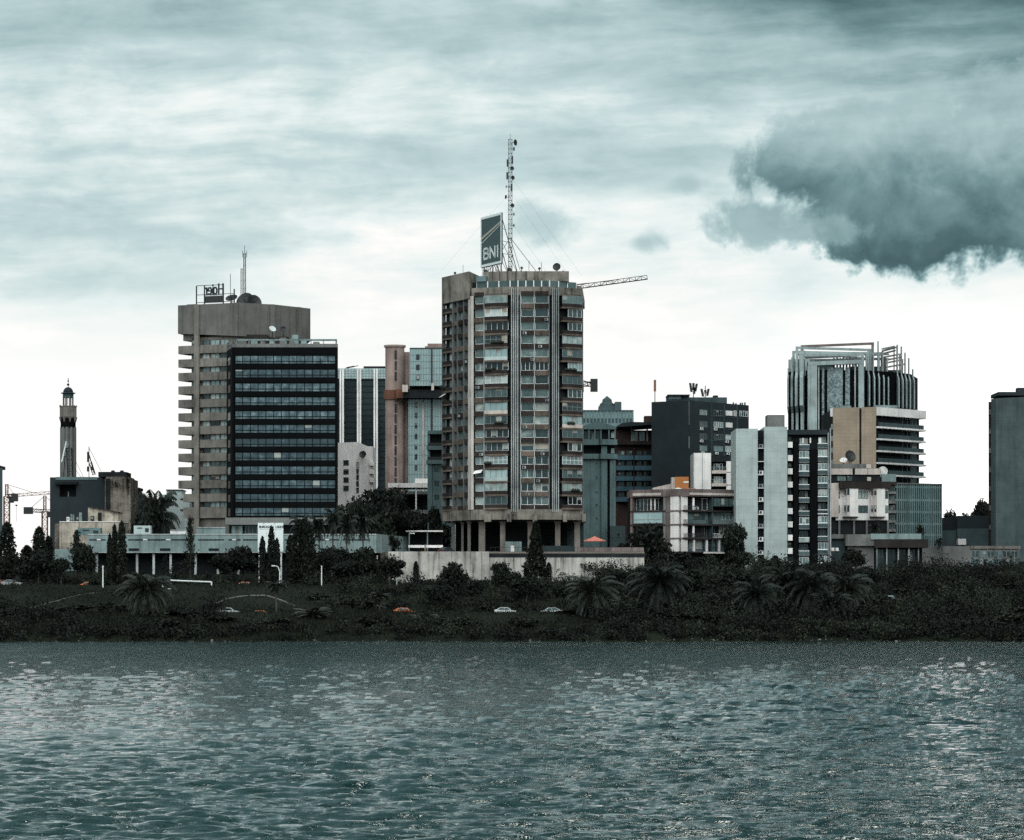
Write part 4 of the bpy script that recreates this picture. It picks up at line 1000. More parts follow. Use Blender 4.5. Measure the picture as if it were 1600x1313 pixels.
for i, y in enumerate((641, 659.5, 678.5, 697)):
    for (u0, u1), kd in zip(((1093, 1104.5), (1115, 1129.5), (1133, 1144), (1146, 1150.5), (1155, 1168)), kinds[i]):
        if kd == 'none': continue
        za, zb = zr_(y + 7.6 + (u0 - 1093) * .03, u0), zr_(y - 1 + (u0 - 1093) * .03, u0)
        win(ST, fr_, fr_.s(u0), fr_.s(u1), za, zb, .02, {'white': 'glass_light', 'light': 'glass_light', 'cur': 'glass_light'}.get(kd, 'glass_flat' if kd != 'half' else 'glass_dark'), 'white_metal' if kd in ('rail', 'cur', 'small') else 'grey_metal', 1 if kd in ('white', 'light') else 4, 1, .08)
        if kd == 'white': mb = MB(); mb.fbox(fr_, fr_.s(u0) + .1, fr_.s(u1) - .1, .12, .2, za + .1, zb - .1); mb.build('shutter', 'white_paint', ST)
        if kd in ('acl', 'light', 'cur') : aircon(ST, fr_, fr_.s(u0) + (0 if i < 3 else .5), .12, za - .8)
for u in (1111.5, 1131, 1151.5):
    mb = MB(); mb.fbox(fr_, fr_.s(u) - .1, fr_.s(u) + .1, 0, .2, 17, ztop - .3, 0); mb.build('pilaster', 'teal_grey_dark', ST)
for y in (652, 671, 690): mb = MB(); mb.fbox(fr_, fr_.s(1109), fr_.L, 0, .13, zr_(y + .9, 1140), zr_(y, 1140), 0); mb.build('ledge', 'teal_grey_dark', ST)
mb = MB(); pbox(mb, 1043, 1077, 618, 627, 772, 8); pbox(mb, 1045, 1064, 619.5, 624, 771.8, .3, 1); pbox(mb, 1077, 1136, 621, 630, 774, 7); pbox(mb, 1043, 1078, 616.6, 618.2, 770.5, 10, 2); pbox(mb, 1115, 1122, 618, 622, 775, 4, 2); mb.build('roof_hut', ['teal_grey_dark', 'glass_light', 'slate_wall'], ST)
for u in (1145, 1149, 1156, 1159, 1163): mb = MB(); pbox(mb, u, u + 2.2, 630 - (u % 3) * .6, 634, 781, .8); mb.build('planter', 'teal_grey_dark', ST)
for u0, lab, pan in ((1023.3, 'single tall panel antenna on the left roof corner of the slate tower', [(0, 594, 612)]), (1083.5, 'taller cluster of phone antennas on the slate tower roof', [(-3, 599, 613), (0, 599, 610), (3, 600, 612), (1, 606, 616)]), (1102, 'lower forked pair of phone antennas on the slate tower roof', [(-3.5, 608, 620), (3, 608, 619), (0, 610, 614)])):
    zf = ztop if u0 < 1030 else z(620)
    t = thing('phone_antenna', lab, 'antenna', (X(u0, 775), 775, zf), 'phone antennas on the slate tower')
    mb = MB(); mb.tube((X(u0, 775), 775, zf - .2), (X(u0, 775), 775, Z(603 if u0 > 1030 else 600, 775)), .12, n=6)
    for dx_, y0, y1 in pan: mb.tube((X(u0, 775), 775, Z((y0 + y1) / 2 + 2, 775)), (X(u0 + dx_, 774.5), 774.5, Z((y0 + y1) / 2, 775)), .07, n=4)
    mb.build('pole', 'dark_metal', t)
    for dx_, y0, y1 in pan:
        mb = MB(); xx = X(u0 + dx_, 774.5); e = .12 * dx_; mb.hexa([(xx - .3, 774.2, Z(y1, 775)), (xx + .3, 774.2, Z(y1, 775)), (xx + .3, 774.7, Z(y1, 775)), (xx - .3, 774.7, Z(y1, 775)), (xx - .3 + e, 774.2, Z(y0, 775)), (xx + .3 + e, 774.2, Z(y0, 775)), (xx + .3 + e, 774.7, Z(y0, 775)), (xx - .3 + e, 774.7, Z(y0, 775))]); mb.build('panel', 'rust_metal' if u0 < 1030 else 'dark_metal', t)

WS = thing('apartment_block', 'narrow white block with a blank end wall below the slate tower', 'apartment block', base(1116, 728))
f = Fac(PX(1084, 728), PX(1150, 728)); z = lambda y: Z(y, 728)
mb = MB(); mb.fbox(f, 0, f.s(1111), -14, 0, 16, z(708), 0); mb.fbox(f, f.s(1111), f.L, -14, -1.5, 16, z(712), 1); mb.fbox(f, f.s(1135), f.s(1145), -1.5, 0, 16, z(721), 0); mb.fbox(f, f.s(1111), f.L, -1.5, -.4, z(721.5), z(714), 1); mb.fbox(f, f.s(1097.3), f.s(1097.9), 0, .1, 16, z(708), 2)
mb.build('wall', ['white_paint', 'shadow_wall', 'grey_metal'], WS)
for y in (735.5, 755.5, 775.5):
    mb = MB(); mb.fbox(f, f.s(1112), f.s(1135), -1.5, .2, z(y + 4.6), z(y), 0); mb.fbox(f, f.s(1146), f.L, -1.5, .1, z(y + .5), z(y - 7), 0); mb.build('balcony', 'cream_paint', WS)
    rail(WS, f, f.s(1112.5), f.s(1135), .1, z(y), .95, 'grey_metal')
    win(WS, f, f.s(1116), f.s(1130), z(y - .2), z(y - 11), -1.45, 'glass_flat', 'white_metal', 3, 1, .08)
    mb = MB(); mb.fbox(f, f.s(1135), f.L, 0, .06, z(y + 3), z(y + 2), 0); mb.build('ledge', 'mauve_trim', WS)

# ================================================================== 10. low apartment house with loggias and an orange roof hut
LA = thing('apartment_house', 'low balconied apartment house with mauve cornice and orange hut on the roof', 'apartment house', base(1075, 686))
G0, G1, G2, G3 = PX(985, 692), PX(1041, 688), PX(1066, 684), PX(1160, 692)
fA, fBb, fC = Fac(G0, G1), Fac(G1, G2), Fac(G2, G3); z = lambda y: Z(y, 687)
zt_ = z(768)
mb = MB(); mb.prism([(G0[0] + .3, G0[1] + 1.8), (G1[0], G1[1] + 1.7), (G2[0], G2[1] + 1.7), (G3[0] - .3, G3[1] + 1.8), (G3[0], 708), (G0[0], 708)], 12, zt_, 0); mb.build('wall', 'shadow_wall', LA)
mb = MB(); mb.prism([(G0[0], G0[1] - .35), (G1[0], G1[1] - .35), (G2[0], G2[1] - .35), (G3[0], G3[1] - .35), (G3[0] + .2, 708.2), (G0[0] - .2, 708.2)], z(776), zt_ + .5, 0); mb.fbox(fC, fC.s(1076), fC.s(1150), .36, .5, z(774), z(770.5), 1); mb.fbox(fA, fA.s(990), fA.s(1034), .36, .5, z(774), z(770), 1); mb.build('cornice', ['mauve_trim', 'cream_paint'], LA)
for f, u0, u1, mt in ((fA, 985, 988.5, 'mauve_trim'), (fA, 1036.5, 1040.5, 'grey_concrete'), (fBb, 1041.5, 1047.5, 'mauve_trim'), (fBb, 1048, 1061, 'white_paint'), (fBb, 1064.6, 1066, 'white_paint'), (fC, 1112.3, 1113.5, 'teal_grey_dark'), (fC, 1151, 1159.8, 'white_paint')):
    mb = MB(); mb.fbox(f, max(0.02, f.s(u0)), min(f.L, f.s(u1)), -1.7, .1, 12, z(776), 0); mb.build('pier', mt, LA)
for k, y in enumerate((797.5, 819, 840.5, 862)):
    for f in (fA, fBb, fC):
        mb = MB(); mb.fbox(f, .03, f.L - .03, -1.7, .22, z(y + 2.4), z(y), 0); mb.build('floor_slab', 'mauve_trim' if f is fBb else 'dark_brown', LA)
    zf, zc = z(y), z(y - 19)
    win(LA, fBb, fBb.s(1061.3), fBb.s(1064.4), zf + .2, zc, -1.0, 'glass_dark', 'grey_metal', 1, 2, .06)
    if k == 0:
        win(LA, fA, fA.s(990), fA.s(1036), zf, zc, -1.65, 'glass_dark', 'white_metal', 8, 1, .07); rail(LA, fA, fA.s(989), fA.s(1036), .1, zf, 1.0, 'dark_metal')
        for u in (1013, 1019): mb = MB(); mb.fbox(fA, fA.s(u), fA.s(u + 2.5), -1.2, -1.1, zf + .1, zc, 0); mb.build('curtain', 'white_paint', LA)
        win(LA, fC, fC.s(1114), fC.s(1150), zf + .9, zc + .1, .05, 'glass_flat', 'dark_metal', 6, 1, .1)
        win(LA, fC, fC.s(1078), fC.s(1111), zf, zc, -1.65, 'glass_dark', 'white_metal', 4, 1, .12); rail(LA, fC, fC.s(1068), fC.s(1112), .1, zf, 1.0, 'dark_metal')
        mb = MB(); mb.fbox(fC, fC.s(1083), fC.s(1085.5), -.4, -.1, zf, zc, 0); mb.build('column', 'white_paint', LA); aircon(LA, fC, fC.s(1089), -1.0, zf + .1)
    elif k == 1:
        win(LA, fA, fA.s(990), fA.s(1035.5), zf + .2, zc, .02, 'glass_curtain', 'grey_metal', 2, 1, .14, rows=[.35])
        mb = MB(); mb.fbox(fC, fC.s(1077), fC.s(1112), -1.6, -1.45, zf, zc, 0); mb.build('loggia_back', 'teal_grey', LA)
        win(LA, fC, fC.s(1089), fC.s(1106), zf + 1.0, zc - .4, -1.42, 'glass_dark', 'dark_metal', 2, 1, .08); rail(LA, fC, fC.s(1068), fC.s(1112), .1, zf, 1.0, 'dark_metal', step=.22)
        mb = MB(); mb.fbox(fC, fC.s(1114), fC.s(1150), -1.6, -1.45, zf, zc, 0); mb.build('loggia_back', 'podium_plaster', LA)
        win(LA, fC, fC.s(1133), fC.s(1150), zf + 1, zc - .2, -1.4, 'glass_light', 'white_metal', 3, 1, .1); rail(LA, fC, fC.s(1114), fC.s(1150), .1, zf, .9, 'grey_metal')
    elif k == 2:
        win(LA, fC, fC.s(1088), fC.s(1110), zf, zc, -1.65, 'glass_dark', 'grey_metal', 6, 1, .08); rail(LA, fC, fC.s(1068), fC.s(1112), .1, zf, 1.0, 'dark_metal', step=.22)
        mb = MB(); mb.fbox(fC, fC.s(1083), fC.s(1085.5), -.4, -.1, zf, zc, 0); mb.build('column', 'white_paint', LA)
        win(LA, fC, fC.s(1116), fC.s(1148), zf, zc, -1.65, 'glass_flat', 'grey_metal', 5, 1, .08); rail(LA, fC, fC.s(1114), fC.s(1150), .1, zf, 1.0, 'white_metal')
        win(LA, fA, fA.s(990), fA.s(1035), zf, zc, -1.6, 'glass_dark', 'grey_metal', 5, 1, .08)
    else:
        win(LA, fC, fC.s(1072), fC.s(1150), zf, zc, -1.3, 'glass_office', 'grey_metal', 8, 2, .1)
        for u in (1084, 1104, 1123.5, 1142): mb = MB(); mb.fbox(fC, fC.s(u), fC.s(u + 2.4), -.6, -.1, zf - .2, zc, 0); mb.build('column', 'white_paint', LA)
mb = MB(); mb.fbox(fC, fC.s(1098), fC.s(1152), .25, .6, z(865), z(862.5)); mb.build('terrace_edge', 'white_paint', LA)
mb = MB(); fpoly(mb, Fac(PX(1020, 697), PX(1052, 697)), [(0, zt_ + .4), (4.6, zt_ + .4), (4.6, Z(755.5, 697)), (0, Z(762.5, 697))], -4, 0); pbox(mb, 1049.5, 1058, 746, 768, 695, 4, 0); mb.build('roof_wall', 'cream_paint', LA)
mb = MB(); pbox(mb, 1055.5, 1076, 745.3, 764, 694, 4, 0); pbox(mb, 1068, 1076, 752.5, 754.5, 693.9, .12, 1); mb.build('roof_hut', ['orange_board', 'sign_white'], LA)
mb = MB(); pbox(mb, 1072, 1092, 764, 769, 693, 2, 0)
for u in (1077, 1081, 1085): mb.tube((X(u, 693), 692.9, zt_), (X(u, 693), 692.9, Z(763, 693)), .2, n=6, m=1)
mb.build('roof_clutter', ['white_paint', 'parasol_red'], LA)
dish_thing(1060.5, 768.5, 690, 1.15, (.1, -.8, 1.0), 'white dish lying before the orange roof hut', 'white_paint', h=.1, floor=zt_ + .3)
dish_thing(1133.5, 769.5, 690.5, .5, (-.3, -.8, .7), 'small white dish at the far roof end of the low apartment house', 'white_paint', h=.1, floor=zt_ + .3)

# ================================================================== 11. pale twin-slab tower
PT = thing('apartment_tower', 'pale tower of two blank slabs with a dark balcony side', 'apartment tower', base(1220, 684))
f = Fac(PX(1150, 684), PX(1295, 684)); z = lambda y: Z(y, 684); gb = 10.0
for u0, u1, y in ((1150, 1184, 670), (1194.2, 1230, 667)):
    mb = MB(); mb.fbox(f, f.s(u0), f.s(u1), -16, 0, gb, z(y), 0); mb.build('blank_slab', 'pale_slab', PT)
mb = MB(); mb.fbox(f, f.s(1184), f.s(1194), -16, -1.6, gb, z(672), 0); mb.fbox(f, f.s(1230), f.L, -18, -2.2, gb, z(674), 0); mb.build('core_wall', 'shadow_wall', PT)
mb = MB(); mb.fbox(f, f.s(1230.1), f.L + .05, -2.2, -.6, z(679), z(673), 0); mb.fbox(f, f.s(1230.1), f.L, -18, -3, z(672.8), z(670.5), 0); mb.build('roof_slab', 'slate_wall', PT)
for u0, u1, y0 in ((1240.5, 1247.5, 690), (1266, 1277, 702), ):
    mb = MB(); mb.fbox(f, f.s(u0), f.s(u1), -2.2, -.2, gb, z(y0), 0); mb.build('pier', 'black_panel', PT)
mb = MB(); mb.fbox(f, f.s(1294), f.L, -2.2, -.5, gb, z(676), 0); mb.build('corner_post', 'grey_rib', PT)
for i in range(11):
    y = 690.5 + 20.75 * i
    mb = MB(); mb.fbox(f, f.s(1231), f.s(1238.7), -2.1, -.35, z(y + 9), z(y), 0); mb.build('balcony_box', 'white_paint', PT)
    win(PT, f, f.s(1231), f.s(1238), z(y), z(y - 9), -2.15, 'glass_dark', 'dark_metal', 1, 1, .06)
    mb = MB(); mb.fbox(f, f.s(1184), f.s(1194), -1.6, -.5, z(y + 10.5), z(y + 9.3), 0); mb.build('slot_ledge', 'white_paint', PT)
    if i not in (1,): aircon(PT, f, f.s(1185) + .2, -.85, z(y + 9.2), 'white_metal' if i % 3 else 'grey_metal', 1.0, .8)
    for c, (u0, u1) in enumerate(((1248.5, 1265), (1278, 1293.5))):
        if i > 10: continue
        yy = y + (4 if c == 0 else 2)
        kd = rnd.choice(['rail', 'solid', 'glass', 'glass', 'dark'])
        mb = MB(); mb.fbox(f, f.s(u0), f.s(u1), -2.2, -.3, z(yy + 8.2), z(yy + 7.0), 0); mb.build('balcony_slab', 'grey_concrete', PT)
        za, zb = z(yy + 7), z(yy - 10.5)
        if kd == 'glass': win(PT, f, f.s(u0) + .1, f.s(u1) - .1, z(yy), zb, -.55, 'glass_flat', 'white_metal', 3, 1, .06)
        else: win(PT, f, f.s(u0) + .3, f.s(u1) - .2, za, zb, -2.15, 'glass_dark' if i % 3 else 'glass_light', 'grey_metal', 3, 1, .06)
        mb = MB()
        if kd == 'dark': mb.fbox(f, f.s(u0), f.s(u1), -.45, -.38, z(yy + 1), z(yy), 0); mb.fbox(f, f.s(u0), f.s(u1), -.45, -.38, za, za + .15, 0)
        else:
            mb.fbox(f, f.s(u0), f.s(u1), -.45, -.36, za, z(yy + 1), 1 if kd in ('solid', 'glass') else 2); mb.fbox(f, f.s(u0), f.s(u1), -.48, -.33, z(yy + 1), z(yy), 0)
        mb.build('balcony_rail', ['white_metal', 'teal_grey_dark', 'glass_flat'], PT)
mb = MB()
for u in (1254.5, 1266, 1280): mb.fbox(f, f.s(u), f.s(u + (4 if u == 1280 else 2)), -1.4, -1.2, z(698 if u == 1280 else 692), z(684), 0)
mb.build('laundry', 'white_paint', PT)
mb = MB(); mb.box(X(1199, 690), X(1226, 690), 690, 696, z(668), Z(648.5, 690), 0); mb.build('roof_hut', 'grey_concrete', PT)
mb = MB(); mb.fbox(f, f.s(1229.5), f.L + 1, -2.8, -2.0, gb - 2, z(868), 0)
sc_ = mb.build('scale_patterned_wall', 'teal_grey_dark', PT)
mb = MB(); wv = .55
for j in range(16):
    for i in range(24):
        a = f.s(1243) + (i + (j % 2) * .5) * wv; zz = z(912) + j * .5
        if a < f.L: mb.fbox(f, a, a + .12, -2.0, -1.9, zz, zz + .42, 0)
mb.build('scale_relief', 'grey_rib', PT)['kind'] = 'stuff'

fl = thing('floodlight_pole', 'tall thin grey pole carrying two white floodlights by the pale tower', 'floodlight pole', base(1297.5, 672))
mb = MB(); xx = X(1297.5, 672); mb.tube((xx, 672, g(xx, 672) - .5), (xx, 672, Z(669, 672)), .22, .14, n=8); mb.build('pole', 'grey_rib', fl)
mb = MB(); mb.tube((xx, 671.8, Z(861, 672)), (X(1312, 672), 671.8, Z(861, 672)), .07, n=5); mb.build('arm', 'grey_metal', fl)
for u in (1301.5, 1308): 
    mb = MB(); pbox(mb, u - 2.2, u + 2.2, 856, 861, 671.3, .5); mb.build('floodlight', 'white_paint', fl)

# ================================================================== 12. finned round-shouldered tower
FT = thing('office_tower', 'tall tower of concrete fins with open stepped frames above its roof', 'office tower', base(1334, 870))
DF = 860.0; z = lambda y: Z(y, DF); xx = lambda u: X(u, DF)
mb = MB(); mb.prism([(xx(1272), DF + .6), (xx(1345), DF + .6), (xx(1392), DF + 7), (xx(1434), DF + 16), (X(1434, DF + 34), DF + 34), (xx(1258), DF + 34), (xx(1236), DF + 8)], 17, z(578), 0); mb.build('glass_core', 'black_panel', FT)
fF = Fac((xx(1262), DF), (xx(1350), DF))
for u0, u1 in ((1262, 1276), (1341, 1349.5)):
    mb = MB(); mb.fbox(fF, fF.s(u0), fF.s(u1), -1.2, 1.2, 17, z(566), 0); mb.build('portal_pier', 'fin_concrete', FT)
mb = MB(); fpoly(mb, fF, [(fF.s(1262), z(572)), (fF.s(1349.5), z(568.5)), (fF.s(1349.5), z(562.5)), (fF.s(1262), z(566))], -1.3, 1.25); mb.build('portal_lintel', 'fin_concrete', FT)
for u0, u1 in ((1284.5, 1288), (1293, 1317), (1321, 1328)):
    mb = MB(); mb.fbox(fF, fF.s(u0), fF.s(u1), -.6, -.3, 17, z(574), 0); mb.build('etched_panel', 'etched_panel', FT)
for u in (1279, 1336): mb = MB(); mb.fbox(fF, fF.s(u) - .18, fF.s(u) + .18, -.6, .3, 17, z(569), 0); mb.build('white_strip', 'grey_rib', FT)
def fin(p_in, d, th, prof, name='fin', mat='fin_concrete', parent=FT):
    """upright plate: root line p_in, growing along d in plan by the profile's n, thickness th"""
    d = np.array(d, float); d /= np.linalg.norm(d); s_ = np.array((d[1], -d[0]))
    ff = Fac(tuple(np.array(p_in)), tuple(np.array(p_in) + d)); mb = MB()
    fpoly(mb, ff, prof, -th / 2, th / 2); return mb.build(name, mat, parent)
bulge = lambda a, top: [(-2.2, 17), (a * .35, 17), (a * .35, z(644)), (a, z(634)), (a, z(590)), (a * .55, z(581)), (a * .55, z(top)), (a * .55 - .55, z(top)), (a * .55 - .55, z(585)), (-2.2, z(585))]
rfin = [(1358, 548), (1367, 540), (1375.5, 531), (1384, 547), (1392, 556)]
for k, (u, top) in enumerate(rfin): fin((xx(u - 1), DF + 3.5 + k * 1.6), (.10, -1), .34, bulge(3.4, top))
for k, (u, top) in enumerate(((1408, 534), (1415.5, 536), (1422.5, 545), (1429.5, 553), (1437, 570))): fin((xx(u), DF + 12 + k * 1.6), (.18, -1), .34, bulge(3.2, top))
for k, (u, top) in enumerate(((1253.5, 556), (1246.5, 549), (1240.5, 556), (1235.5, 572))): fin((xx(u + 2.2), DF + 2.5 + k * 2.4), (-.22, -1), (.95, .75, .6, .45)[k], bulge(3.6 - .3 * k, top))
for k, (u, y0) in enumerate(((1264, 560), (1257.5, 545), (1250.5, 558), (1244.5, 572))):
    mb = MB(); mb.box(xx(u - 5), xx(u + 2.5), DF + 3 + k * 2.4, DF + 4 + k * 2.4, z(586), z(y0), 0); mb.build('stepped_wing', 'fin_concrete', FT)
def frame(pts, w, mat, name='roof_frame'):
    mb = MB()
    for p, q in zip(pts[:-1], pts[1:]):
        p, q = np.array(p), np.array(q); 
        if abs(p[2] - q[2]) > 2 and abs(p[0] - q[0]) < 1: mb.box(p[0] - w / 2, p[0] + w / 2, p[1] - w / 2, p[1] + w / 2, min(p[2], q[2]), max(p[2], q[2]), 0)
        else:
            h = w * .95
            a = Fac((p[0], p[1]), (q[0], q[1])); fpoly(mb, a, [(0, p[2] - h), (a.L, q[2] - h), (a.L, q[2]), (0, p[2])], -w / 2 + .01, w / 2 - .01)
    return mb.build(name, mat, FT)
for (ul, yl, ur, yr, dd, ux) in ((1258, 535.5, 1369.5, 531, 9, 1375.5), (1248.5, 539, 1363.5, 542.5, 6, 1367), (1247.5, 548, 1357, 548.5, 4, 1358), (1261, 550, 1386, 545, 12, 1384), (1244, 545, 1378, 547.5, 8, 1378), (1252, 552.5, 1350, 551.5, 3.2, 1350), (1241, 556, 1392, 553, 14, 1392)):
    w_ = .72
    frame([(xx(ul), DF + dd, z(586)), (xx(ul), DF + dd, z(yl)), (xx(ur), DF + dd, z(yr)), (xx(ur), DF + dd, z(582))], w_, 'mauve_trim' if ul == 1258 else 'fin_concrete')
for (ua, ya, ub, yb_, d0, d1) in ((1384, 544, 1412.5, 534, 8, 16), (1388, 553, 1418.5, 544.5, 9, 18), (1390, 562, 1424.5, 552.5, 10, 20), (1383, 541, 1406, 534.5, 7, 13), (1250, 551, 1300, 544, 5, 22), (1300, 544, 1357, 549, 22, 5), (1260, 557, 1352, 553, 4, 3), (1330, 548, 1395, 556, 20, 9), (1380, 549, 1409, 540, 9, 15), (1386, 558, 1421, 549, 11, 19), (1392, 568, 1428, 559, 12, 21), (1245, 560, 1310, 556, 6, 18), (1355, 553, 1400, 545, 4, 17)):
    frame([(xx(ua), DF + d0, z(ya)), (xx(ub), DF + d1, z(yb_))], .5, 'grey_rib', 'roof_beam')
for u, y0, d0 in ((1406, 534.5, 13), (1412.5, 534, 16), (1418.5, 544.5, 18), (1424.5, 552.5, 20), (1384, 544, 8), (1388, 553, 9)): frame([(xx(u), DF + d0, z(585)), (xx(u), DF + d0, z(y0))], .32, 'mauve_trim', 'roof_post')
mb = MB(); mb.box(xx(1264), xx(1310), DF + 14, DF + 20, z(580), z(556), 0); mb.build('roof_hut', 'teal_grey_dark', FT)
mb = MB(); mb.box(xx(1395), xx(1425), DF + 20, DF + 28, z(580), z(570), 0); mb.build('roof_hut', 'teal_grey_dark', FT)
mb = MB(); mb.box(xx(1340), xx(1395), DF + 16, DF + 24, z(580), z(566), 0); mb.build('roof_hut', 'teal_grey_dark', FT)
mb = MB()
for k in range(9): u = 1312 + k * 5; mb.tube((xx(u), DF + 15, z(580)), (xx(u), DF + 15, z(553 - (k % 2))), .3, n=5)
mb.build('roof_pipe', 'teal_grey_dark', FT)

# ================================================================== 13. beige block with wrap-round balconies
BG = thing('apartment_block', 'beige walled block with pale wrap-round balconies before the finned tower', 'apartment block', base(1370, 770))
H0, H1, H2 = PX(1302, 772), PX(1369, 768), PX(1440, 783); fb2, fr2 = Fac(H0, H1), Fac(H1, H2); z = lambda y: Z(y, 770); zt2 = z(637)
mb = MB(); mb.prism([H0, H1, (H1[0] + .1, H1[1] + 1.2), (H2[0] - .5, H2[1] + 1.0), (H2[0] - .5, 800), (H0[0], 800)], 16, zt2 - .2, 0); mb.build('core_wall', 'shadow_wall', BG)
mb = MB(); mb.fbox(fb2, 0, fb2.s(1343), 0, .35, 16, zt2, 0); mb.fbox(fb2, fb2.s(1346.5), fb2.L, 0, .35, 16, zt2, 0); mb.build('beige_wall', 'beige_wall', BG)
mb = MB(); mb.fbox(fb2, fb2.s(1297), fb2.s(1302), -6, -.2, z(650), z(637.5)); mb.build('side_parapet', 'white_paint', BG)
for y in (668, 686.5, 705, 724): mb = MB(); mb.fbox(fb2, fb2.s(1298), fb2.s(1302), -5, -.3, z(y + 2), z(y - 6)); mb.build('side_balcony', 'grey_metal', BG)
def wrap(n0, n1, za, zb, mat, name, ext):
    mb = MB(); pts = [fr2.at(.02, n1 * .8, 0)[:2], fr2.at(3.0, n1, 0)[:2], fr2.at(fr2.L + ext - 1.2, n1, 0)[:2], fr2.at(fr2.L + ext, n1 - 1.2, 0)[:2], fr2.at(fr2.L + ext, -14, 0)[:2], fr2.at(.02, -14, 0)[:2]]
    if ext > 0: mb.prism(pts, za, zb, 0)
    return mb.build(name, mat, BG)
zz2 = lambda y: Z(y, 771)
wrap(0, .9, zz2(650.5), zz2(637.6), 'white_paint', 'roof_parapet', 2.1)
for i in range(8):
    y = 667.5 + 18.55 * i
    wrap(0, .9, zz2(y + 2.6), zz2(y), 'white_paint', 'balcony_slab', 2.0)
    mb = MB(); mb.fbox(fr2, .1, fr2.L, .6, .72, zz2(y - .01), zz2(y - 6.5), 0)
    mb.fbox(fr2, fr2.L + .02, fr2.L + 1.9, -4, -3.9, zz2(y - .01), zz2(y - 3.5), 0)
    mb.build('balustrade', 'teal_grey_dark', BG)
    win(BG, fr2, .2, fr2.L - .8, zz2(y - .1), zz2(y - 15.6), -1.0, 'glass_dark', 'grey_metal', 9, 1, .12)
mb = MB(); pbox(mb, 1306, 1330, 634, 637.4, 776, 5); pbox(mb, 1368, 1402, 633.5, 637.4, 776, 6); mb.build('roof_hut', 'podium_plaster', BG)

# ================================================================== 14. white bay-window house
WB = thing('apartment_house', 'white house with projecting bays under a dark brown roof slab', 'apartment house', base(1345, 716))
f = Fac(PX(1297, 716), PX(1401, 716)); z = lambda y: Z(y, 716)
mb = MB(); mb.fbox(f, 0, f.s(1389), -12, -.5, 12, z(763), 0); mb.fbox(f, f.s(1306), f.s(1388), -.5, 0, z(813), z(763), 1); mb.build('wall', ['shadow_wall', 'white_paint'], WB)
mb = MB(); mb.fbox(f, f.s(1297), f.s(1310), -6, .6, z(808), z(755), 0); mb.build('end_pier', 'cream_paint', WB)
mb = MB(); mb.fbox(f, f.s(1311), f.s(1391), -12, 1.4, z(763.5), z(753), 0); mb.fbox(f, f.s(1389), f.L, -10, 0.2, z(758), z(753.1), 0); mb.build('roof_slab', 'dark_brown', WB)
mb = MB(); mb.fbox(f, f.s(1298), f.s(1378), -11, -3, z(753), z(731), 0)
for u0, u1 in ((1298, 1334), (1338, 1357), (1357.6, 1377)): mb.fbox(f, f.s(u0), f.s(u1), -3, -2.6, z(741), z(731.5), 1)
mb.fbox(f, f.s(1298), f.s(1366), -9, -3.4, z(730.9), z(724), 2); mb.fbox(f, f.s(1356), f.s(1364), -3.4, -3.1, z(730.8), z(724.5), 1); mb.fbox(f, f.s(1357), f.s(1363), -2.9, -2.6, z(751), z(745), 1)
mb.build('penthouse', ['shadow_wall', 'cream_paint', 'grey_concrete'], WB)
for u0, u1 in ((1310, 1324), (1326, 1334)): win(WB, f, f.s(u0), f.s(u1), z(751), z(743), -2.95, 'glass_flat', 'dark_metal', 3, 1, .06)
for u0 in (1316.5, 1358.5):
    mb = MB(); a0, a1 = f.s(u0), f.s(u0 + 23.5)
    mb.prism([f.at(a0, 0.02, 0)[:2], f.at(a0 + .3, .6, 0)[:2], f.at(a0 + 1.0, 1.2, 0)[:2], f.at(a1, 1.2, 0)[:2], f.at(a1, .02, 0)[:2]], z(807.5), z(762), 0); mb.fbox(f, f.s(u0 + 5.6), f.s(u0 + 10.5), 1.2, 1.32, z(807), z(763.6), 1); mb.fbox(f, f.s(u0), a1, .1, 1.4, z(809), z(807.5), 2); mb.build('bay', ['white_paint', 'cream_paint', 'dark_brown'], WB)
    for y in (763.6, 790): win(WB, f, f.s(u0 + 6.5), f.s(u0 + 9.7), z(y + 10), z(y), 1.33, 'glass_dark', 'dark_metal', 1, 1, .05); win(WB, f, f.s(u0 + 1.7), f.s(u0 + 4.4), z(y + 10), z(y), 1.21, 'glass_dark', 'dark_metal', 1, 1, .05)
for u0, u1 in ((1306.5, 1312), (1341, 1356), (1382, 1387.5)):
    for y in (767.5, 790): win(WB, f, f.s(u0), f.s(u1), z(y + 11.5), z(y), .02, 'glass_flat', 'dark_metal', 3 if u1 - u0 > 10 else 1, 1, .06)
for u in (1310, 1333, 1353, 1386): mb = MB(); mb.fbox(f, f.s(u), f.s(u + 3), -.5, -.05, 12, z(813), 0); mb.build('column', 'grey_concrete', WB)
for y in (770, 785, 800, 815, 829):
    mb = MB(); mb.fbox(f, f.s(1389), f.s(1400), -2, -.1, z(y + 2), z(y - 2), 0); mb.build('balcony', 'grey_concrete', WB)
    win(WB, f, f.s(1390), f.s(1399.5), z(y - 2), z(y - 11), -1.9, 'glass_flat', 'grey_metal', 3, 1, .06)
mb = MB(); mb.fbox(f, f.s(1389), f.L, -10, -2, 12, z(758), 0); mb.build('rear_wall', 'shadow_wall', WB)
dish_thing(1328, 713.5, 722, 1.45, (.5, -1, .35), 'big dark dish on the white bay house roof', h=.2, floor=z(726))
dish_thing(1318, 720, 720, .9, (-.2, -.9, 1.0), 'white dish beside the big dark dish on the bay house roof', 'white_paint', h=.1, floor=z(727))
dish_thing(1379.5, 738, 721, 1.35, (-.6, -1, .3), 'large white dish at the right end of the bay house penthouse', 'white_paint', h=.2, floor=z(753))
mb = MB(); pbox(mb, 1377.5, 1400, 741, 753, 720, 5); mb.build('roof_hut', 'podium_plaster', WB)

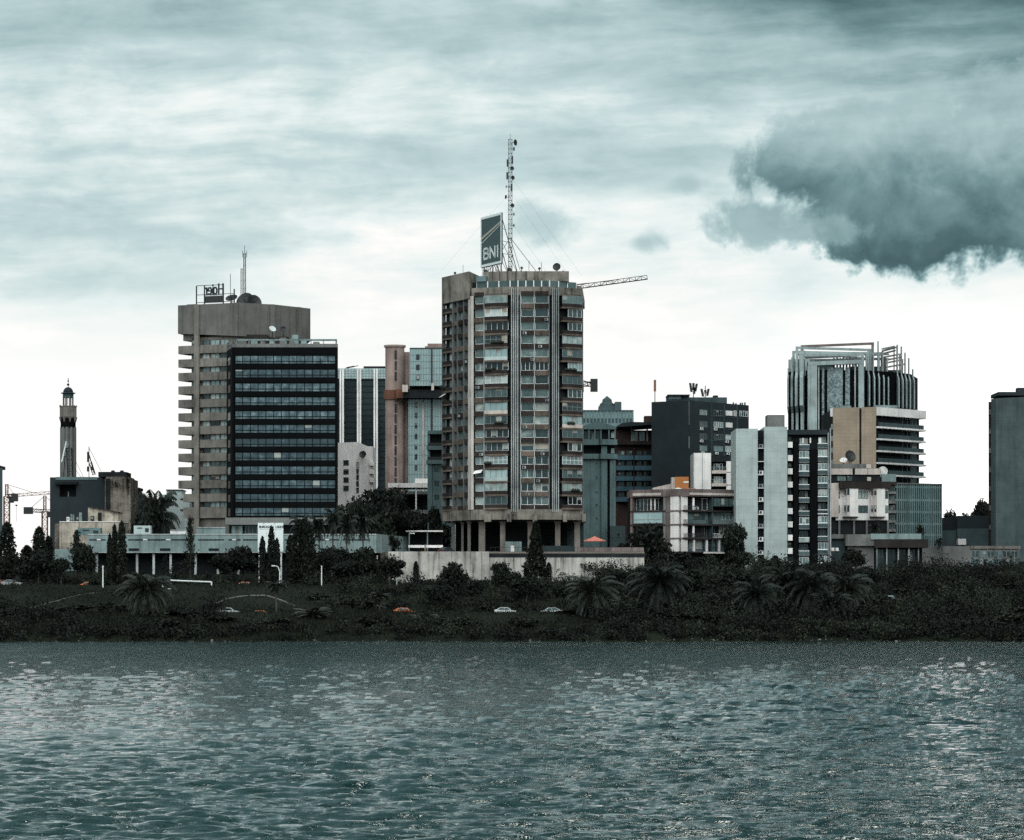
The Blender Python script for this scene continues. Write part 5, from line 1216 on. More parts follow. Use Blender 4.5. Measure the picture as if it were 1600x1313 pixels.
# ================================================================== 15. ribbed office, columned hall, low annexes, right-hand tower
RO = thing('office_block', 'mid-rise office of closely spaced pale vertical ribs', 'office block', base(1436, 742))
f = Fac(PX(1396, 742), PX(1469.5, 748)); z = lambda y: Z(y, 744)
mb = MB(); mb.fbox(f, 0, f.L, -15, 0, 12, z(757), 0); mb.build('wall', 'glass_dark', RO)
for k in range(22):
    u = 1400.5 + 3.28 * k; mb = MB(); mb.fbox(f, f.s(u) - .13, f.s(u) + .13, 0, .55, 12, z(756), 0); mb.build('rib', 'teal_grey', RO)
for y in (759.5, 780, 798.5, 817, 834): mb = MB(); mb.fbox(f, 0.05, f.L - .02, .0, .35, z(y + 3.4), z(y), 0); mb.build('floor_band', 'podium_plaster', RO)
mb = MB(); mb.fbox(f, 0, f.L + .1, -15, .7, z(757), z(755.2), 0); mb.build('roof_edge', 'grey_concrete', RO)

CH = thing('columned_hall', 'low hall with dark brown fascia over thin pale columns', 'hall', base(1400, 686))
f = Fac(PX(1322, 686), PX(1451, 686)); z = lambda y: Z(y, 686)
mb = MB(); mb.fbox(f, f.s(1368), f.s(1442), -16, -2.2, 9, z(844), 0); mb.build('wall', 'shadow_wall', CH)
mb = MB(); mb.fbox(f, f.s(1322), f.s(1368), -10, -1.0, z(853), z(835), 0); mb.fbox(f, f.s(1326), f.s(1367), -9, -2, 9, z(853), 0); mb.build('concrete_wing', 'grey_concrete', CH)
mb = MB(); mb.fbox(f, f.s(1361), f.s(1440), -14, -.6, z(843), z(834), 0); mb.build('white_parapet', 'podium_plaster', CH)
mb = MB(); mb.fbox(f, f.s(1367), f.s(1450), -15, 1.0, z(856), z(842.8), 0); mb.build('fascia', 'dark_brown', CH)
for u in (1370, 1385.5, 1403.5, 1420, 1435):
    mb = MB(); mb.fbox(f, f.s(u) - .16, f.s(u) + .12, 0, .35, 9, z(856), 0); mb.build('column', 'grey_rib' if u in (1385.5, 1403.5, 1420) else 'dull_mullion', CH)
for u0, u1 in ((1372, 1384), (1387, 1402), (1405, 1419), (1421.5, 1434)): win(CH, f, f.s(u0), f.s(u1), z(905), z(858), -2.15, 'glass_dark', 'dark_metal', 2, 2, .1)
SH = thing('shed', 'small tin roofed shed beside the floodlight pole', 'shed', base(1310, 690))
mb = MB(); pbox(mb, 1298, 1321, 842, None, 690, 5); mb.build('wall', 'teal_grey_dark', SH); mb = MB(); fpoly(mb, Fac(PX(1296, 689.5), PX(1323, 689.5)), [(0, Z(842, 690)), (4, Z(842, 690)), (3.6, Z(836, 690)), (.8, Z(834.5, 690))], -6, .3); mb.build('roof', 'grey_concrete', SH)

LG = thing('office_annex', 'low grey building with blank wall and a six column window grid', 'office annex', base(1515, 700))
f = Fac(PX(1441, 700), PX(1592, 706)); z = lambda y: Z(y, 702)
mb = MB(); mb.fbox(f, 0, f.L, -16, 0, 9, z(853.5), 0); mb.build('wall', 'grey_concrete', LG)
mb = MB(); mb.fbox(f, f.s(1516), f.L + .2, -16, .35, z(857.5), z(853), 0); mb.build('roof_edge', 'slab_concrete', LG)
for k in range(6):
    u0 = 1518 + 12.2 * k
    for y0, y1 in ((860.5, 871), (873, 884.5), (887, 898), (899, 908)): win(LG, f, f.s(u0), f.s(u0 + 11.2), z(y1), z(y0), .02, rnd.choice(['glass_flat', 'glass_dark', 'glass_office']), 'grey_metal', 2, 1, .1)
    mb = MB(); mb.fbox(f, f.s(u0 + 11.2), f.s(u0 + 12.2), 0, .35, 9, z(857.5), 0); mb.build('pier', 'grey_concrete', LG)
LT = thing('office_annex', 'long slate annex between the ribbed office and the right-hand tower', 'office annex', base(1510, 760))
z = lambda y: Z(y, 760)
mb = MB(); pbox(mb, 1496, 1600, 806, None, 764, 20, 0); pbox(mb, 1470, 1497, 809, 829, 770, 12, 1); pbox(mb, 1468, 1496, 829, None, 758, 12, 2); pbox(mb, 1496, 1600, 826, None, 756, 8, 2); mb.build('wall', ['slate_wall', 'shadow_wall', 'teal_grey_dark'], LT)  # dark middle block stands for shade, put in as near-black wall colour
mb = MB(); pbox(mb, 1497, 1509.5, 842, 851.5, 752, 3); mb.build('white_box', 'white_paint', LT)
RT = thing('apartment_tower', 'blank teal grey tower cut off at the picture edge on the right', 'apartment tower', base(1600, 740))
mb = MB(); z = lambda y: Z(y, 738); mb.prism([PX(1548.5, 740), PX(1556, 737), PX(1700, 737), (X(1700, 737), 760), (X(1550, 760), 760)], 12, [z(623)] * 2 + [z(616)] + [z(616), z(623)], 0)
mb.build('wall', 'teal_panel', RT)
mb = MB(); pbox(mb, 1545.5, 1549, 628, 890, 744, 1.0, 0); mb.build('edge_strip', 'dark_brown', RT); mb = MB(); pbox(mb, 1560, 1700, 612.5, 618, 742, 12); pbox(mb, 1590, 1604, 606, 614, 744, 3); mb.build('roof_parapet', 'slate_wall', RT)
for i in range(7): mb = MB(); pbox(mb, 1546, 1548.3, 640 + i * 30, 648 + i * 30, 743.6, .5); mb.build('edge_balcony', 'grey_concrete', RT)

# ================================================================== 16. left side: minaret, dark house, stained tower, white house
MN = thing('minaret', 'tall slender minaret with dark dome and open lantern', 'minaret', base(106.5, 800))
c = (X(106.5, 800), 800.0); z = lambda y: Z(y, 800); r_ = X(118.5, 800) - c[0]
mb = MB(); mb.lathe(c, [(r_ * .84, 17), (r_ * .82, z(668))], 16)
for i in range(10):
    a = 2 * math.pi * (i + .5) / 10; q = (c[0] + r_ * .82 * math.cos(a), c[1] + r_ * .82 * math.sin(a)); mb.tube((q[0], q[1], 17), (q[0], q[1], z(668)), .52, n=8, m=1)
mb.build('shaft', ['black_panel', 'grey_concrete'], MN)
mb = MB(); mb.lathe(c, [(r_ * 1.0, z(669)), (r_ * 1.0, z(652))], 16, 0)
for i in range(8):
    a = 2 * math.pi * (i + .5) / 8; q = (c[0] + r_ * 1.0 * math.cos(a), c[1] + r_ * 1.0 * math.sin(a)); mb.tube((q[0], q[1], z(660)), (q[0], q[1], z(652)), .12, .5, n=6, m=1)
mb.build('dark_band', ['black_panel', 'slab_concrete'], MN)
mb = MB(); mb.lathe(c, [(r_ * 1.04, z(653)), (r_ * 1.1, z(651)), (r_ * 1.1, z(637)), (r_ * 1.16, z(636)), (r_ * 1.16, z(634.8)), (r_ * .6, z(634.8))], 16)
for i in range(10): a = 2 * math.pi * i / 10; mb.tube((c[0] + r_ * 1.1 * math.cos(a), c[1] + r_ * 1.1 * math.sin(a), z(635)), (c[0] + r_ * 1.1 * math.cos(a), c[1] + r_ * 1.1 * math.sin(a), z(633.6)), .15, n=4)
mb.build('gallery', 'slab_concrete', MN)
rl = r_ * .70
for i in range(8):
    a = 2 * math.pi * (i + .5) / 8; mb = MB(); q = (c[0] + rl * .92 * math.cos(a), c[1] + rl * .92 * math.sin(a)); mb.tube((q[0], q[1], z(635)), (q[0], q[1], z(620)), .17, n=6); mb.build('lantern_column', 'grey_concrete', MN)
mb = MB(); mb.lathe(c, [(rl, z(622)), (rl, z(616)), (rl * 1.38, z(615)), (rl * 1.38, z(614)), (rl * .95, z(613.6))], 16); mb.build('lantern_cornice', 'teal_grey_dark', MN)
mb = MB(); mb.lathe(c, [(rl * .95 * math.cos(a), z(613.7) + (z(605) - z(613.7)) * math.sin(a)) for a in np.linspace(0, 1.5, 7)], 16); mb.build('dome', 'slate_wall', MN, smooth_=True)
mb = MB(); mb.tube((c[0], c[1], z(606)), (c[0], c[1], z(591)), .09, n=5)
for y, q in ((601.3, .38), (595.6, .26), (591.4, .13)): mb.lathe(c, [(.02, z(y) - q), (q * .8, z(y) - q * .5), (q, z(y)), (q * .8, z(y) + q * .5), (.02, z(y) + q)], 8)
mb.build('finial', 'dark_metal', MN)

SP = thing('billboard', 'pale advertising panel seen edge-on before the minaret shaft', 'billboard', (X(101, 770), 770, Z(746, 770)))
mb = MB(); zz = lambda y: Z(y, 770); 
mb.hexa([(X(95.5, 770), 770, zz(722)), (X(97.5, 770), 769.7, zz(722)), (X(98.5, 770), 773, zz(722)), (X(96.5, 770), 773, zz(722)), (X(102.5, 770), 770, zz(690)), (X(104.5, 770), 769.7, zz(690)), (X(105.3, 770), 773, zz(690)), (X(103.5, 770), 773, zz(690))]); mb.build('panel', 'sign_white', SP)
mb = MB(); lattice(mb, (X(109, 770), 771, zz(746)), (X(107, 770), 771, zz(700)), 1.3, 1.5, .07); mb.tube((X(98, 770), 771, zz(746)), (X(101, 770), 771, zz(712)), .1, n=4); mb.tube((X(118, 770), 771, zz(722)), (X(129, 770), 772, zz(746)), .05, n=4); mb.tube((X(118, 770), 771, zz(735)), (X(125, 770), 772, zz(746)), .05, n=4); mb.build('support_frame', 'dark_metal', SP)
DH = thing('house', 'dark slate house with one deep black window below the minaret', 'house', base(120, 760))
f = Fac(PX(78, 760), PX(166, 760)); z = lambda y: Z(y, 760)
mb = MB(); mb.fbox(f, 0, f.s(93), -15, 0, 15, z(746), 0); mb.fbox(f, f.s(119), f.L, -15, 0, 15, z(746), 0); mb.fbox(f, f.s(93), f.s(119), -15, 0, 15, z(776.5), 0); mb.fbox(f, f.s(93), f.s(119), -15, 0, z(757), z(746), 0); mb.fbox(f, f.s(93), f.s(119), -15, -2.5, z(776.5), z(757), 1); mb.build('wall', ['slate_wall', 'shadow_wall'], DH)
mb = MB(); mb.fbox(f, f.s(87), f.s(122), 0, 1.3, z(757.5), z(753.5), 0); mb.build('window_canopy', 'shadow_wall', DH)
mb = MB(); mb.fbox(f, f.s(87), f.s(152), -.3, .15, z(750), z(745.5), 0); mb.build('roof_edge', 'teal_grey', DH)
mb = MB(); mb.fbox(f, f.s(104), f.s(105.6), -2.3, -2.2, z(776), z(768), 0); mb.build('window_post', 'grey_metal', DH)
for u, y in ((113, 803), (125.5, 806)): win(DH, f, f.s(u - 3.5), f.s(u + 3.5), z(y + 11), z(y), .02, 'glass_flat', 'dark_metal', 2, 1, .07)
am = thing('lattice_mast', 'dark antenna mast with slanting stay on the slate house roof', 'antenna mast', (X(138.5, 765), 765, z(746)))
mb = MB(); xx_ = X(139, 765); mb.tube((xx_, 765, Z(746, 765)), (xx_, 765, Z(698, 765)), .1, n=5); mb.tube((xx_, 765, Z(700, 765)), (X(157, 765), 766, Z(736, 765)), .05, n=4); mb.tube((xx_, 765, Z(710, 765)), (X(147.5, 765), 765, Z(740, 765)), .14, n=4); lattice(mb, (X(141, 765), 765, Z(722, 765)), (X(147, 765), 765, Z(742, 765)), .7, .8, .06); mb.build('mast', 'dark_metal', am)
for y0, y1, u in ((706, 722, 137.5), (729, 737, 137.3), (729, 735, 143)): mb = MB(); pbox(mb, u - 1.6, u + 1.6, y0, y1, 764.6, .5); mb.build('panel_antenna', 'dark_metal', am)
SC = thing('house', 'stained bare concrete tower house beside the slate house', 'house', base(178, 748))
mb = MB(); pbox(mb, 164, 204, 748, None, 750, 15, 0); pbox(mb, 166, 200, 745, 748.5, 751, 13, 0); mb.build('wall', 'mouldy_concrete', SC)
mb = MB(); pbox(mb, 153.5, 197, 737.5, 745.5, 753, 10, 0); pbox(mb, 165, 172, 748, 795, 749.6, .6, 0); mb.build('roof_tank_room', 'shadow_wall', SC)
for u in (176.5, 190.5): mb = MB(); q = (X(u, 757), 757.0); mb.lathe(q, [(.5, Z(737.6, 757)), (.5, Z(736, 757)), (.2, Z(735, 757))], 8); mb.build('roof_vent', 'dark_metal', SC)
DM = thing('hall', 'small dark hall with a round barrel roof behind the fan palm', 'hall', base(220, 775))
mb = MB(); pbox(mb, 203, 216, 766, None, 776, 8, 0); pbox(mb, 201, 217, 762, 766.2, 775.6, 9, 1); mb.build('wall', ['mouldy_concrete', 'shadow_wall'], DM)
mb = MB(); q = Fac(PX(204, 779), PX(242, 779)); aL = q.L; fpoly(mb, q, [(0, 15)] + [(aL / 2 - aL / 2 * math.cos(t_), Z(800, 779) + (Z(776, 779) - Z(800, 779)) * math.sin(t_)) for t_ in np.linspace(0, math.pi, 13)] + [(aL, 15)], -14, 0); mb.build('barrel_roof', 'blue_band', DM)
WH = thing('house', 'plain pale house behind the fan palm left of the slab tower', 'house', base(275, 790))
mb = MB(); pbox(mb, 254, 296, 773, None, 790, 14, 0); pbox(mb, 260, 284, 766, 773.2, 793, 9, 0); pbox(mb, 259, 285, 765, 766.4, 792.6, 10, 1); mb.build('wall', ['pale_slab', 'shadow_wall'], WH)
for y in (779, 796): mb = MB(); pbox(mb, 281.5, 286, y, y + 1.6, 789.7, .5); mb.build('ledge', 'dark_metal', WH)
SPH = thing('house', 'long stained pale plaster house behind the podium', 'house', base(140, 712))
f = Fac(PX(93, 712), PX(190, 712)); z = lambda y: Z(y, 712)
mb = MB(); mb.fbox(f, 0, f.L, -14, 0, 12, z(816), 0); mb.fbox(f, f.s(84), 0, -14, -1.5, 12, z(818), 1); mb.fbox(f, 0, f.L + .1, -14, .15, z(816), z(814.8), 2); mb.build('wall', ['stained_plaster', 'mouldy_concrete', 'white_paint'], SPH)
mb = MB(); f9 = Fac(PX(137.5, 718), PX(185, 718)); fpoly(mb, f9, [(0, z(816)), (f9.L, z(816)), (f9.L, Z(801.5, 718)), (0, Z(792.5, 718))], -6, 0); mb.build('roof_shed', 'stained_plaster', SPH)
mb = MB(); mb.fbox(f9, f9.s(153), f9.s(159), -.1, .05, z(816), Z(801, 718), 0); mb.build('shed_door', 'shadow_wall', SPH)
mb = MB(); f9b = Fac(PX(136.5, 717.6), PX(186, 717.6)); fpoly(mb, f9b, [(0, Z(792.5, 718)), (f9b.L, Z(801.8, 718)), (f9b.L, Z(800.4, 718)), (0, Z(791.2, 718))], -6.8, .2); mb.build('shed_roof', 'dark_brown', SPH)
for u, y, w_, mt in ((121, 812, 5, 'dark_metal'), (106, 813, 4, 'white_paint'), (125.5, 806, 4, 'podium_plaster'), (144, 811, 5, 'dark_metal')):
    t = thing('roof_unit', {121: 'dark ventilation unit in front of a window on the stained house roof', 106: 'small white unit at the left of the stained house roof', 125.5: 'tall pale unit on the stained house roof', 144: 'dark low unit by the roof shed of the stained house'}[u], 'roof unit', (X(u, 714), 714, z(814.8)))
    mb = MB(); pbox(mb, u - w_ / 2, u + w_ / 2, y - 5, 815, 714, 1.0); mb.build('casing', mt, t); mb = MB(); pbox(mb, u - w_ / 4, u + w_ / 4, y - 3.5, y, 713.95, .06); mb.build('grille', 'grey_metal', t)

PD_ = thing('podium_building', 'long low pale teal podium building on thin columns', 'podium building', base(360, 680))
f = Fac(PX(137, 680), PX(588, 680)); z = lambda y: Z(y, 680); fe = Fac(PX(588, 680), PX(642, 716))
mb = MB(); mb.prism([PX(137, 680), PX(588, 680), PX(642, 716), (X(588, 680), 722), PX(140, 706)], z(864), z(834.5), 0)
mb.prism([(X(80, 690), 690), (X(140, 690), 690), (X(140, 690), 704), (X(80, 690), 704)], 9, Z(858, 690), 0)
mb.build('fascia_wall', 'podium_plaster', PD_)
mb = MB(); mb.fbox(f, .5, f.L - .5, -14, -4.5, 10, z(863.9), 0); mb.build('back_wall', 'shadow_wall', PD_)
for u in (150.5, 183, 213.5, 239.5, 266, 305, 340, 372): mb = MB(); mb.fbox(f, f.s(u) - .25, f.s(u) + .25, -1.2, -.7, 10, z(864), 0); mb.build('column', 'grey_rib', PD_)
for u0, u1 in ((140, 152), (156, 165), (200, 223), (231, 258), (268, 303), (309, 350), (357, 376), (380, 402), (445, 475), (480, 507), (514, 530), (535, 578)):
    mb = MB(); mb.fbox(f, f.s(u0), f.s(u1), 0, .06, z(844.6), z(842.8), 0); mb.build('slot', 'shadow_wall', PD_)
for u in (154.5, 227, 263, 366, 511): mb = MB(); mb.fbox(f, f.s(u) - .45, f.s(u) + .45, 0, .1, z(844.4), z(842.6), 0); mb.build('strip_lamp', 'white_paint', PD_)
for u in (209, 258, 334): mb = MB(); mb.fbox(f, f.s(u - 8), f.s(u + 8), 0, .06, z(861), z(857), 0); mb.build('vent', 'shadow_wall', PD_)
mb = MB(); mb.fbox(f, 0, f.L, 0, .12, z(836), z(834.4), 0); mb.fbox(f, .1, f.L, 0, .1, z(864), z(863), 0); mb.build('coping', 'grey_rib', PD_)
mb = MB(); fe2 = fe
for u in (598, 610, 622): mb.fbox(fe, fe.s(u) - .08, fe.s(u) + .08, 0, .08, z(860), z(838), 0)
mb.build('end_joint', 'teal_grey_dark', PD_)
for u0, u1, y0, D_, mt, lab in ((121.5, 157, 825, 690, 'teal_grey', 'broad teal roof cabinet at the left end of the podium'), (209, 235, 821.5, 692, 'pale_slab', 'white roof cabinet with a fan on the podium'), (266, 290, 829, 692, 'white_paint', 'low white roof hatch on the podium'), (307, 352, 825, 694, 'podium_plaster', 'wide low roof hatch at the foot of the slab tower')):
    t = thing('roof_unit', lab, 'roof unit', (X(u0, D_), D_, z(834.5)), 'roof units on the podium')
    mb = MB(); pbox(mb, u0, u1, y0, 836, D_, 3); mb.build('casing', mt, t)
    mb = MB()
    if u0 < 240: pbox(mb, u0 + (u1 - u0) * .68, u0 + (u1 - u0) * .9, y0 + 4, y0 + 10, D_ - .08, .1); pbox(mb, u0 + (u1 - u0) * .2, u0 + (u1 - u0) * .5, y0 + 3, y0 + 4.5, D_ - .08, .1)
    else: pbox(mb, u0 + .5, u1 - .5, y0 - 1.2, y0 + .01, D_ - .2, 3.4)
    mb.build('grille' if u0 < 240 else 'lid', 'dark_metal' if u0 < 240 else 'grey_rib', t)

# far edge house and building-site cranes
EH = thing('apartment_block', 'sliver of a dark block at the very left edge of the view', 'apartment block', base(-20, 900))
mb = MB(); mb.prism([PX(-90, 900), PX(4, 900), PX(2, 918), PX(-90, 918)], 15, Z(732, 900), 0); mb.build('wall', 'teal_grey_dark', EH); mb = MB(); pbox(mb, -80, -2, 727, 732.1, 903, 12); mb.build('roof_hut', 'slate_wall', EH)
def crane(u, ytop, yslew, ybase, D, jib, ctr, label, block):
    x_, zz = X(u, D), lambda y: Z(y, D)
    t = thing('tower_crane', label, 'tower crane', (x_, D, g(x_, D)), 'tower cranes on the skyline')
    mb = MB(); lattice(mb, (x_, D, g(x_, D)), (x_, D, zz(yslew)), 1.9, 2.2, .16); mb.build('mast', 'rust_metal', t)
    mb = MB(); lattice(mb, (x_, D, zz(yslew)), (x_, D, zz(ytop)), .9, 1.3, .12); mb.build('tower_head', 'rust_metal', t)
    mb = MB(); e = (X(jib[0], D), D + jib[2], zz(jib[1])); lattice(mb, (x_, D, zz(yslew - 1)), e, 1.0, 1.5, .08, tri=True)
    mb.tube((x_, D, zz(ytop)), (x_ + (e[0] - x_) * .6, D + jib[2] * .6, zz(yslew - 2 + (jib[1] - yslew) * .6)), .08, n=4); mb.build('jib', 'dark_metal' if D < 900 else 'rust_metal', t)
    mb = MB(); c_ = (X(ctr[0], D), D - jib[2] * .2, zz(ctr[1])); lattice(mb, (x_, D, zz(yslew)), c_, 1.1, 1.6, .13); mb.tube((x_, D, zz(ytop)), c_, .08, n=4); mb.build('counter_jib', 'dark_metal', t)
    mb = MB(); mb.box(c_[0] - block[0] / 2, c_[0] + block[0] / 2, c_[1] - .8, c_[1] + .8, c_[2] - block[1], c_[2] + block[2]); mb.build('counterweight', 'dark_metal', t)
    mb = MB(); mb.box(x_ + .8, x_ + 2.4, D - 1, D + 1, zz(yslew) - 2.2, zz(yslew) - .1); mb.build('cab', 'dark_metal', t)
    return t
crane(10.5, 757, 776, 850, 1050, (78, 769, 6), (24, 774), 'orange tower crane with a long jib reaching right, far left skyline', (2.2, 2.2, .4))
crane(70, 775, 799, 850, 1080, (112, 801, 5), (45, 797.5), 'orange tower crane turned away with dark counterweight, beside the slate house', (3.2, 1.4, 1.1))
hk = thing('crane_hook', 'crane hook block hanging on a thin rope left of the slate house', 'crane hook', (X(24.5, 1050), 1054, Z(815, 1050)))
mb = MB(); mb.tube((X(24.5, 1050), 1051.5, Z(790, 1050)), (X(24.5, 1050), 1051.5, Z(815, 1050)), .05, n=4); mb.build('rope', 'rust_metal', hk); mb = MB(); mb.lathe((X(24.5, 1050), 1051.5), [(.1, Z(791, 1050)), (.45, Z(790, 1050)), (.3, Z(788.5, 1050))], 8); mb.build('pulley_block', 'dark_metal', hk)
crane(884, 446, 452, 850, 790, (1010, 436, -4), (858, 450), 'tower crane whose pale lattice jib shows right of the stilt tower roof', (2.5, 1.5, .8))
crane(898, 590, 600, 850, 800, (860, 604, 5), (928, 601), 'tower crane whose counterweight block shows beside the middle floors of the stilt tower', (1.9, 2.0, 1.4))
# ================================================================== 17. terrace, retaining wall, roads, kerbs
def strip(name, pts, w, mat, h=0.02, lift=None):
    """a ribbon draped over the terrain along points (x, y)"""
    P_ = [np.array(p, float) for p in pts]; Q = []
    for a, b in zip(P_[:-1], P_[1:]):
        k = max(1, int(np.linalg.norm(b - a) / 1.5)); Q += [a + (b - a) * i / k for i in range(k)]
    Q.append(P_[-1]); L_, R_ = [], []
    for i, p in enumerate(Q):
        d = Q[min(i + 1, len(Q) - 1)] - Q[max(i - 1, 0)]; d /= np.linalg.norm(d); n = np.array((-d[1], d[0])) * w / 2
        zc = max(g(*(p + n)), g(*p), g(*(p - n))) + h if lift is None else lift
        L_.append((*(p + n), zc)); R_.append((*(p - n), zc))
    mb = MB(); k = len(Q); v = L_ + R_ + [(x, y, z_ - .6) for x, y, z_ in L_ + R_]
    fs = []
    for i in range(k - 1): fs += [(k + i, k + i + 1, i + 1, i), (2 * k + i, i, i + 1, 2 * k + i + 1), (k + i, 3 * k + i, 3 * k + i + 1, k + i + 1)]
    fs += [(0, 2 * k, 3 * k, k), (k - 1, 2 * k - 1, 4 * k - 1, 3 * k - 1)]
    mb.add(v, fs)
    return tag(mb.build(name, mat), kind='structure')
strip('lower_road', [(x_, 593) for x_ in range(-240, 241, 6)], 7.0, 'asphalt', 0.05)
strip('upper_road', [(x_, 643.5) for x_ in range(-240, 241, 6)], 6.5, 'asphalt', 0.05)
def kerb(pix, w=.32, h=.14):
    strip('kerb', [(X(u, ground_at(u, v)), ground_at(u, v)) for u, v in pix], w, 'kerb_stone', h)
kerb([(45, 952), (70, 945), (100, 936), (135, 929), (165, 926)])
kerb([(335, 944), (352, 937), (372, 933), (390, 931), (412, 931), (425, 934), (445, 941), (460, 947)])
kerb([(507, 952), (518, 947), (530, 943), (540, 941)]); kerb([(585, 946), (597, 949), (606, 952)]); kerb([(735, 941), (748, 944), (760, 946)])
TZ = 18.4
mb = MB(); mb.prism([(X(606, 663), 663), (X(763, 663), 663), (X(763, 663), 664), (X(1006, 664), 664), (X(1012, 690), 690), (X(1010, 735), 735), (X(590, 735), 735), (X(590, 690), 690)], 8, TZ, 0)
tag(mb.build('terrace_paving', 'paving'), kind='structure')
RW = thing('retaining_wall', 'long pale streaked concrete retaining wall below the stilt tower', 'retaining wall', (X(800, 662), 662, 10.5))
mb = MB(); mb.box(X(607, 662), X(764, 662), 662.0, 662.98, 9, Z(862, 662), 0); mb.build('left_panel', 'retaining_concrete', RW)
mb = MB(); mb.box(X(764.2, 663), X(1006.5, 663), 663.0, 663.98, 9, Z(871, 663), 0); mb.build('right_panel', 'retaining_concrete', RW)
mb = MB(); mb.box(X(764.2, 663), X(1006.8, 663), 662.9, 663.4, Z(870.9, 663), Z(865, 663), 0); mb.build('dark_parapet', 'shadow_wall', RW)
fw_ = Fac(PX(764.2, 662.95), PX(1006.5, 662.95))
rail(RW, fw_, .2, fw_.L - .2, -.6, TZ, 1.0, 'dark_metal', step=1.2)
mb = MB(); mb.box(X(905, 668), X(1006, 668), 668, 668.4, TZ, TZ + 1.0); mb.build('terrace_coping', 'mauve_trim', RW)

pa = thing('parasol', 'faded red parasol on the terrace right of the stilt tower', 'parasol', (X(929, 690), 690, TZ))
mb = MB(); c = (X(929, 690), 690.0); zc = Z(839, 690); mb.lathe(c, [(2.55, zc - 1.05), (2.5, zc - .85), (1.4, zc - .45), (.35, zc - .02), (.05, zc + .15)], 8); mb.build('canopy', 'parasol_red', pa)
MB().tube((c[0], c[1], TZ), (c[0], c[1], zc), .05, n=6).build('pole', 'grey_metal', pa)
ks = thing('kiosk', 'small brown kiosk standing under the red parasol', 'kiosk', (X(929, 692), 692, TZ))
mb = MB(); mb.box(X(921, 692), X(937, 692), 691.5, 694, TZ, TZ + 1.5, 0); mb.box(X(921, 692) - .15, X(937, 692) + .15, 691.3, 691.5, TZ + .9, TZ + 1.05, 1); mb.build('counter', ['mauve_trim', 'grey_concrete'], ks)

# billboard offering offices to let
BL = thing('billboard', 'white square billboard on a white pole with dark heading, cypresses in front', 'billboard', (X(405, 650), 650, g(X(405, 650), 650)))
fB_ = Fac(PX(402.8, 650), PX(442.5, 650)); z = lambda y: Z(y, 650)
mb = MB(); mb.fbox(fB_, 0, fB_.L, -.3, 0, z(862), z(817.2), 0); mb.build('panel', 'sign_white', BL)
mb = MB(); mb.tube((X(405.5, 650), 650.5, g(X(405, 650), 650) - .5), (X(405.5, 650), 650.5, z(818)), .22, n=8); mb.tube((X(439, 650), 650.5, g(X(405, 650), 650) - .5), (X(439, 650), 650.5, z(818)), .18, n=8); mb.build('pole', 'white_metal', BL)
a = .32; hh_ = .42
for ch in 'BUREAUX A LOUER':
    if ch != ' ': letter(BL, ch, fB_, a, z(825), hh_, .10, 'sign_ink', 0, .03, wid=.72)
    a += .365 if ch not in 'LI ' else .31
mb = MB()
for q in (.2, .63): mb.fbox(fB_, fB_.L * q, fB_.L * q + .35, 0, .05, z(818.6), z(817.9), 0)
mb.build('top_clip', 'grey_metal', BL)
mb = MB(); mb.fbox(fB_, .35, fB_.L - .35, 0, .02, z(827.4), z(826.9), 0)
for q, w_ in ((.34, .05), (.66, .08)): mb.fbox(fB_, fB_.L * q, fB_.L * q + w_, 0, .02, z(839), z(830), 0)
mb.build('printed_line', 'grey_metal', BL)

# white goal-like frame and poles
gf = thing('barrier_frame', 'white metal frame like a wide goal on the upper grass', 'barrier frame', (X(290, 632), 632, g(X(290, 632), 632)))
mb = MB(); z = lambda y: Z(y, 632); r0 = .16
mb.tube((X(254, 632), 632, z(906.5)), (X(329, 632), 634, z(909.5)), r0, n=6); mb.build('top_bar', 'white_metal', gf)
for u, y, d in ((329, 909.5, 634), (254.5, 906.5, 632)): mb = MB(); mb.tube((X(u, 632), d, g(X(u, 632), d) - .2), (X(u, 632), d, z(y)), r0, n=6); mb.build('post', 'white_metal', gf)
mb = MB(); mb.tube((X(254, 632), 632.2, z(920)), (X(329, 632), 634.2, z(923.5)), .09, n=6); mb.build('bottom_bar', 'white_metal', gf)
def pole(u, y0, D, label, r=.13, arm=None, mat='white_metal', group='poles along the bank'):
    x_ = X(u, D); zb, zt3 = g(x_, D), Z(y0, D)
    t = thing('street_lamp' if arm else 'marker_pole', label, 'street lamp' if arm else 'pole', (x_, D, zb), group)
    mb = MB(); mb.tube((x_, D, zb - .3), (x_, D, zt3), r, r * .8, n=6)
    if arm: mb.path([(x_, D, zt3 - .01), (x_ + arm[0] * .35, D, zt3 + arm[1] * .8), (x_ + arm[0], D, zt3 + arm[1])], r * .8, r * .6, 6)
    mb.build('post', mat, t)
    if arm: mb = MB(); q = (x_ + arm[0], D, zt3 + arm[1]); s_ = 1 if arm[0] > 0 else -1; mb.box(min(q[0], q[0] + s_ * .7), max(q[0], q[0] + s_ * .7), D - .2, D + .2, q[2] - .12, q[2] + .08); mb.build('lamp_head', mat, t)
    else: mb = MB(); mb.lathe((x_, D), [(r * .8, zt3), (r * 1.3, zt3 + .05), (r * .9, zt3 + .2), (.02, zt3 + .25)], 6); mb.build('cap', mat, t)
    return t
pole(160.8, 886, 634, 'plain white pole on the left grass edge', .15)
pole(437, 893, 634, 'white street lamp bent over to the left below the white billboard', .13, (-1.0, 1.2))
pole(502.5, 886, 634, 'plain white pole left of the bare bank patch', .13)
pole(620, 888, 634, 'slightly leaning white pole near the left end of the retaining wall', .13)
pole(737.8, 897, 628, 'plain white pole beside the round dark tree at the wall', .11, mat='grey_rib')
pole(918, 899, 634, 'grey street lamp hooked to the left in front of the wall', .10, (-.6, .35), 'grey_metal')
pole(1044, 870, 664, 'very thin pole right of the retaining wall', .07, mat='grey_metal')
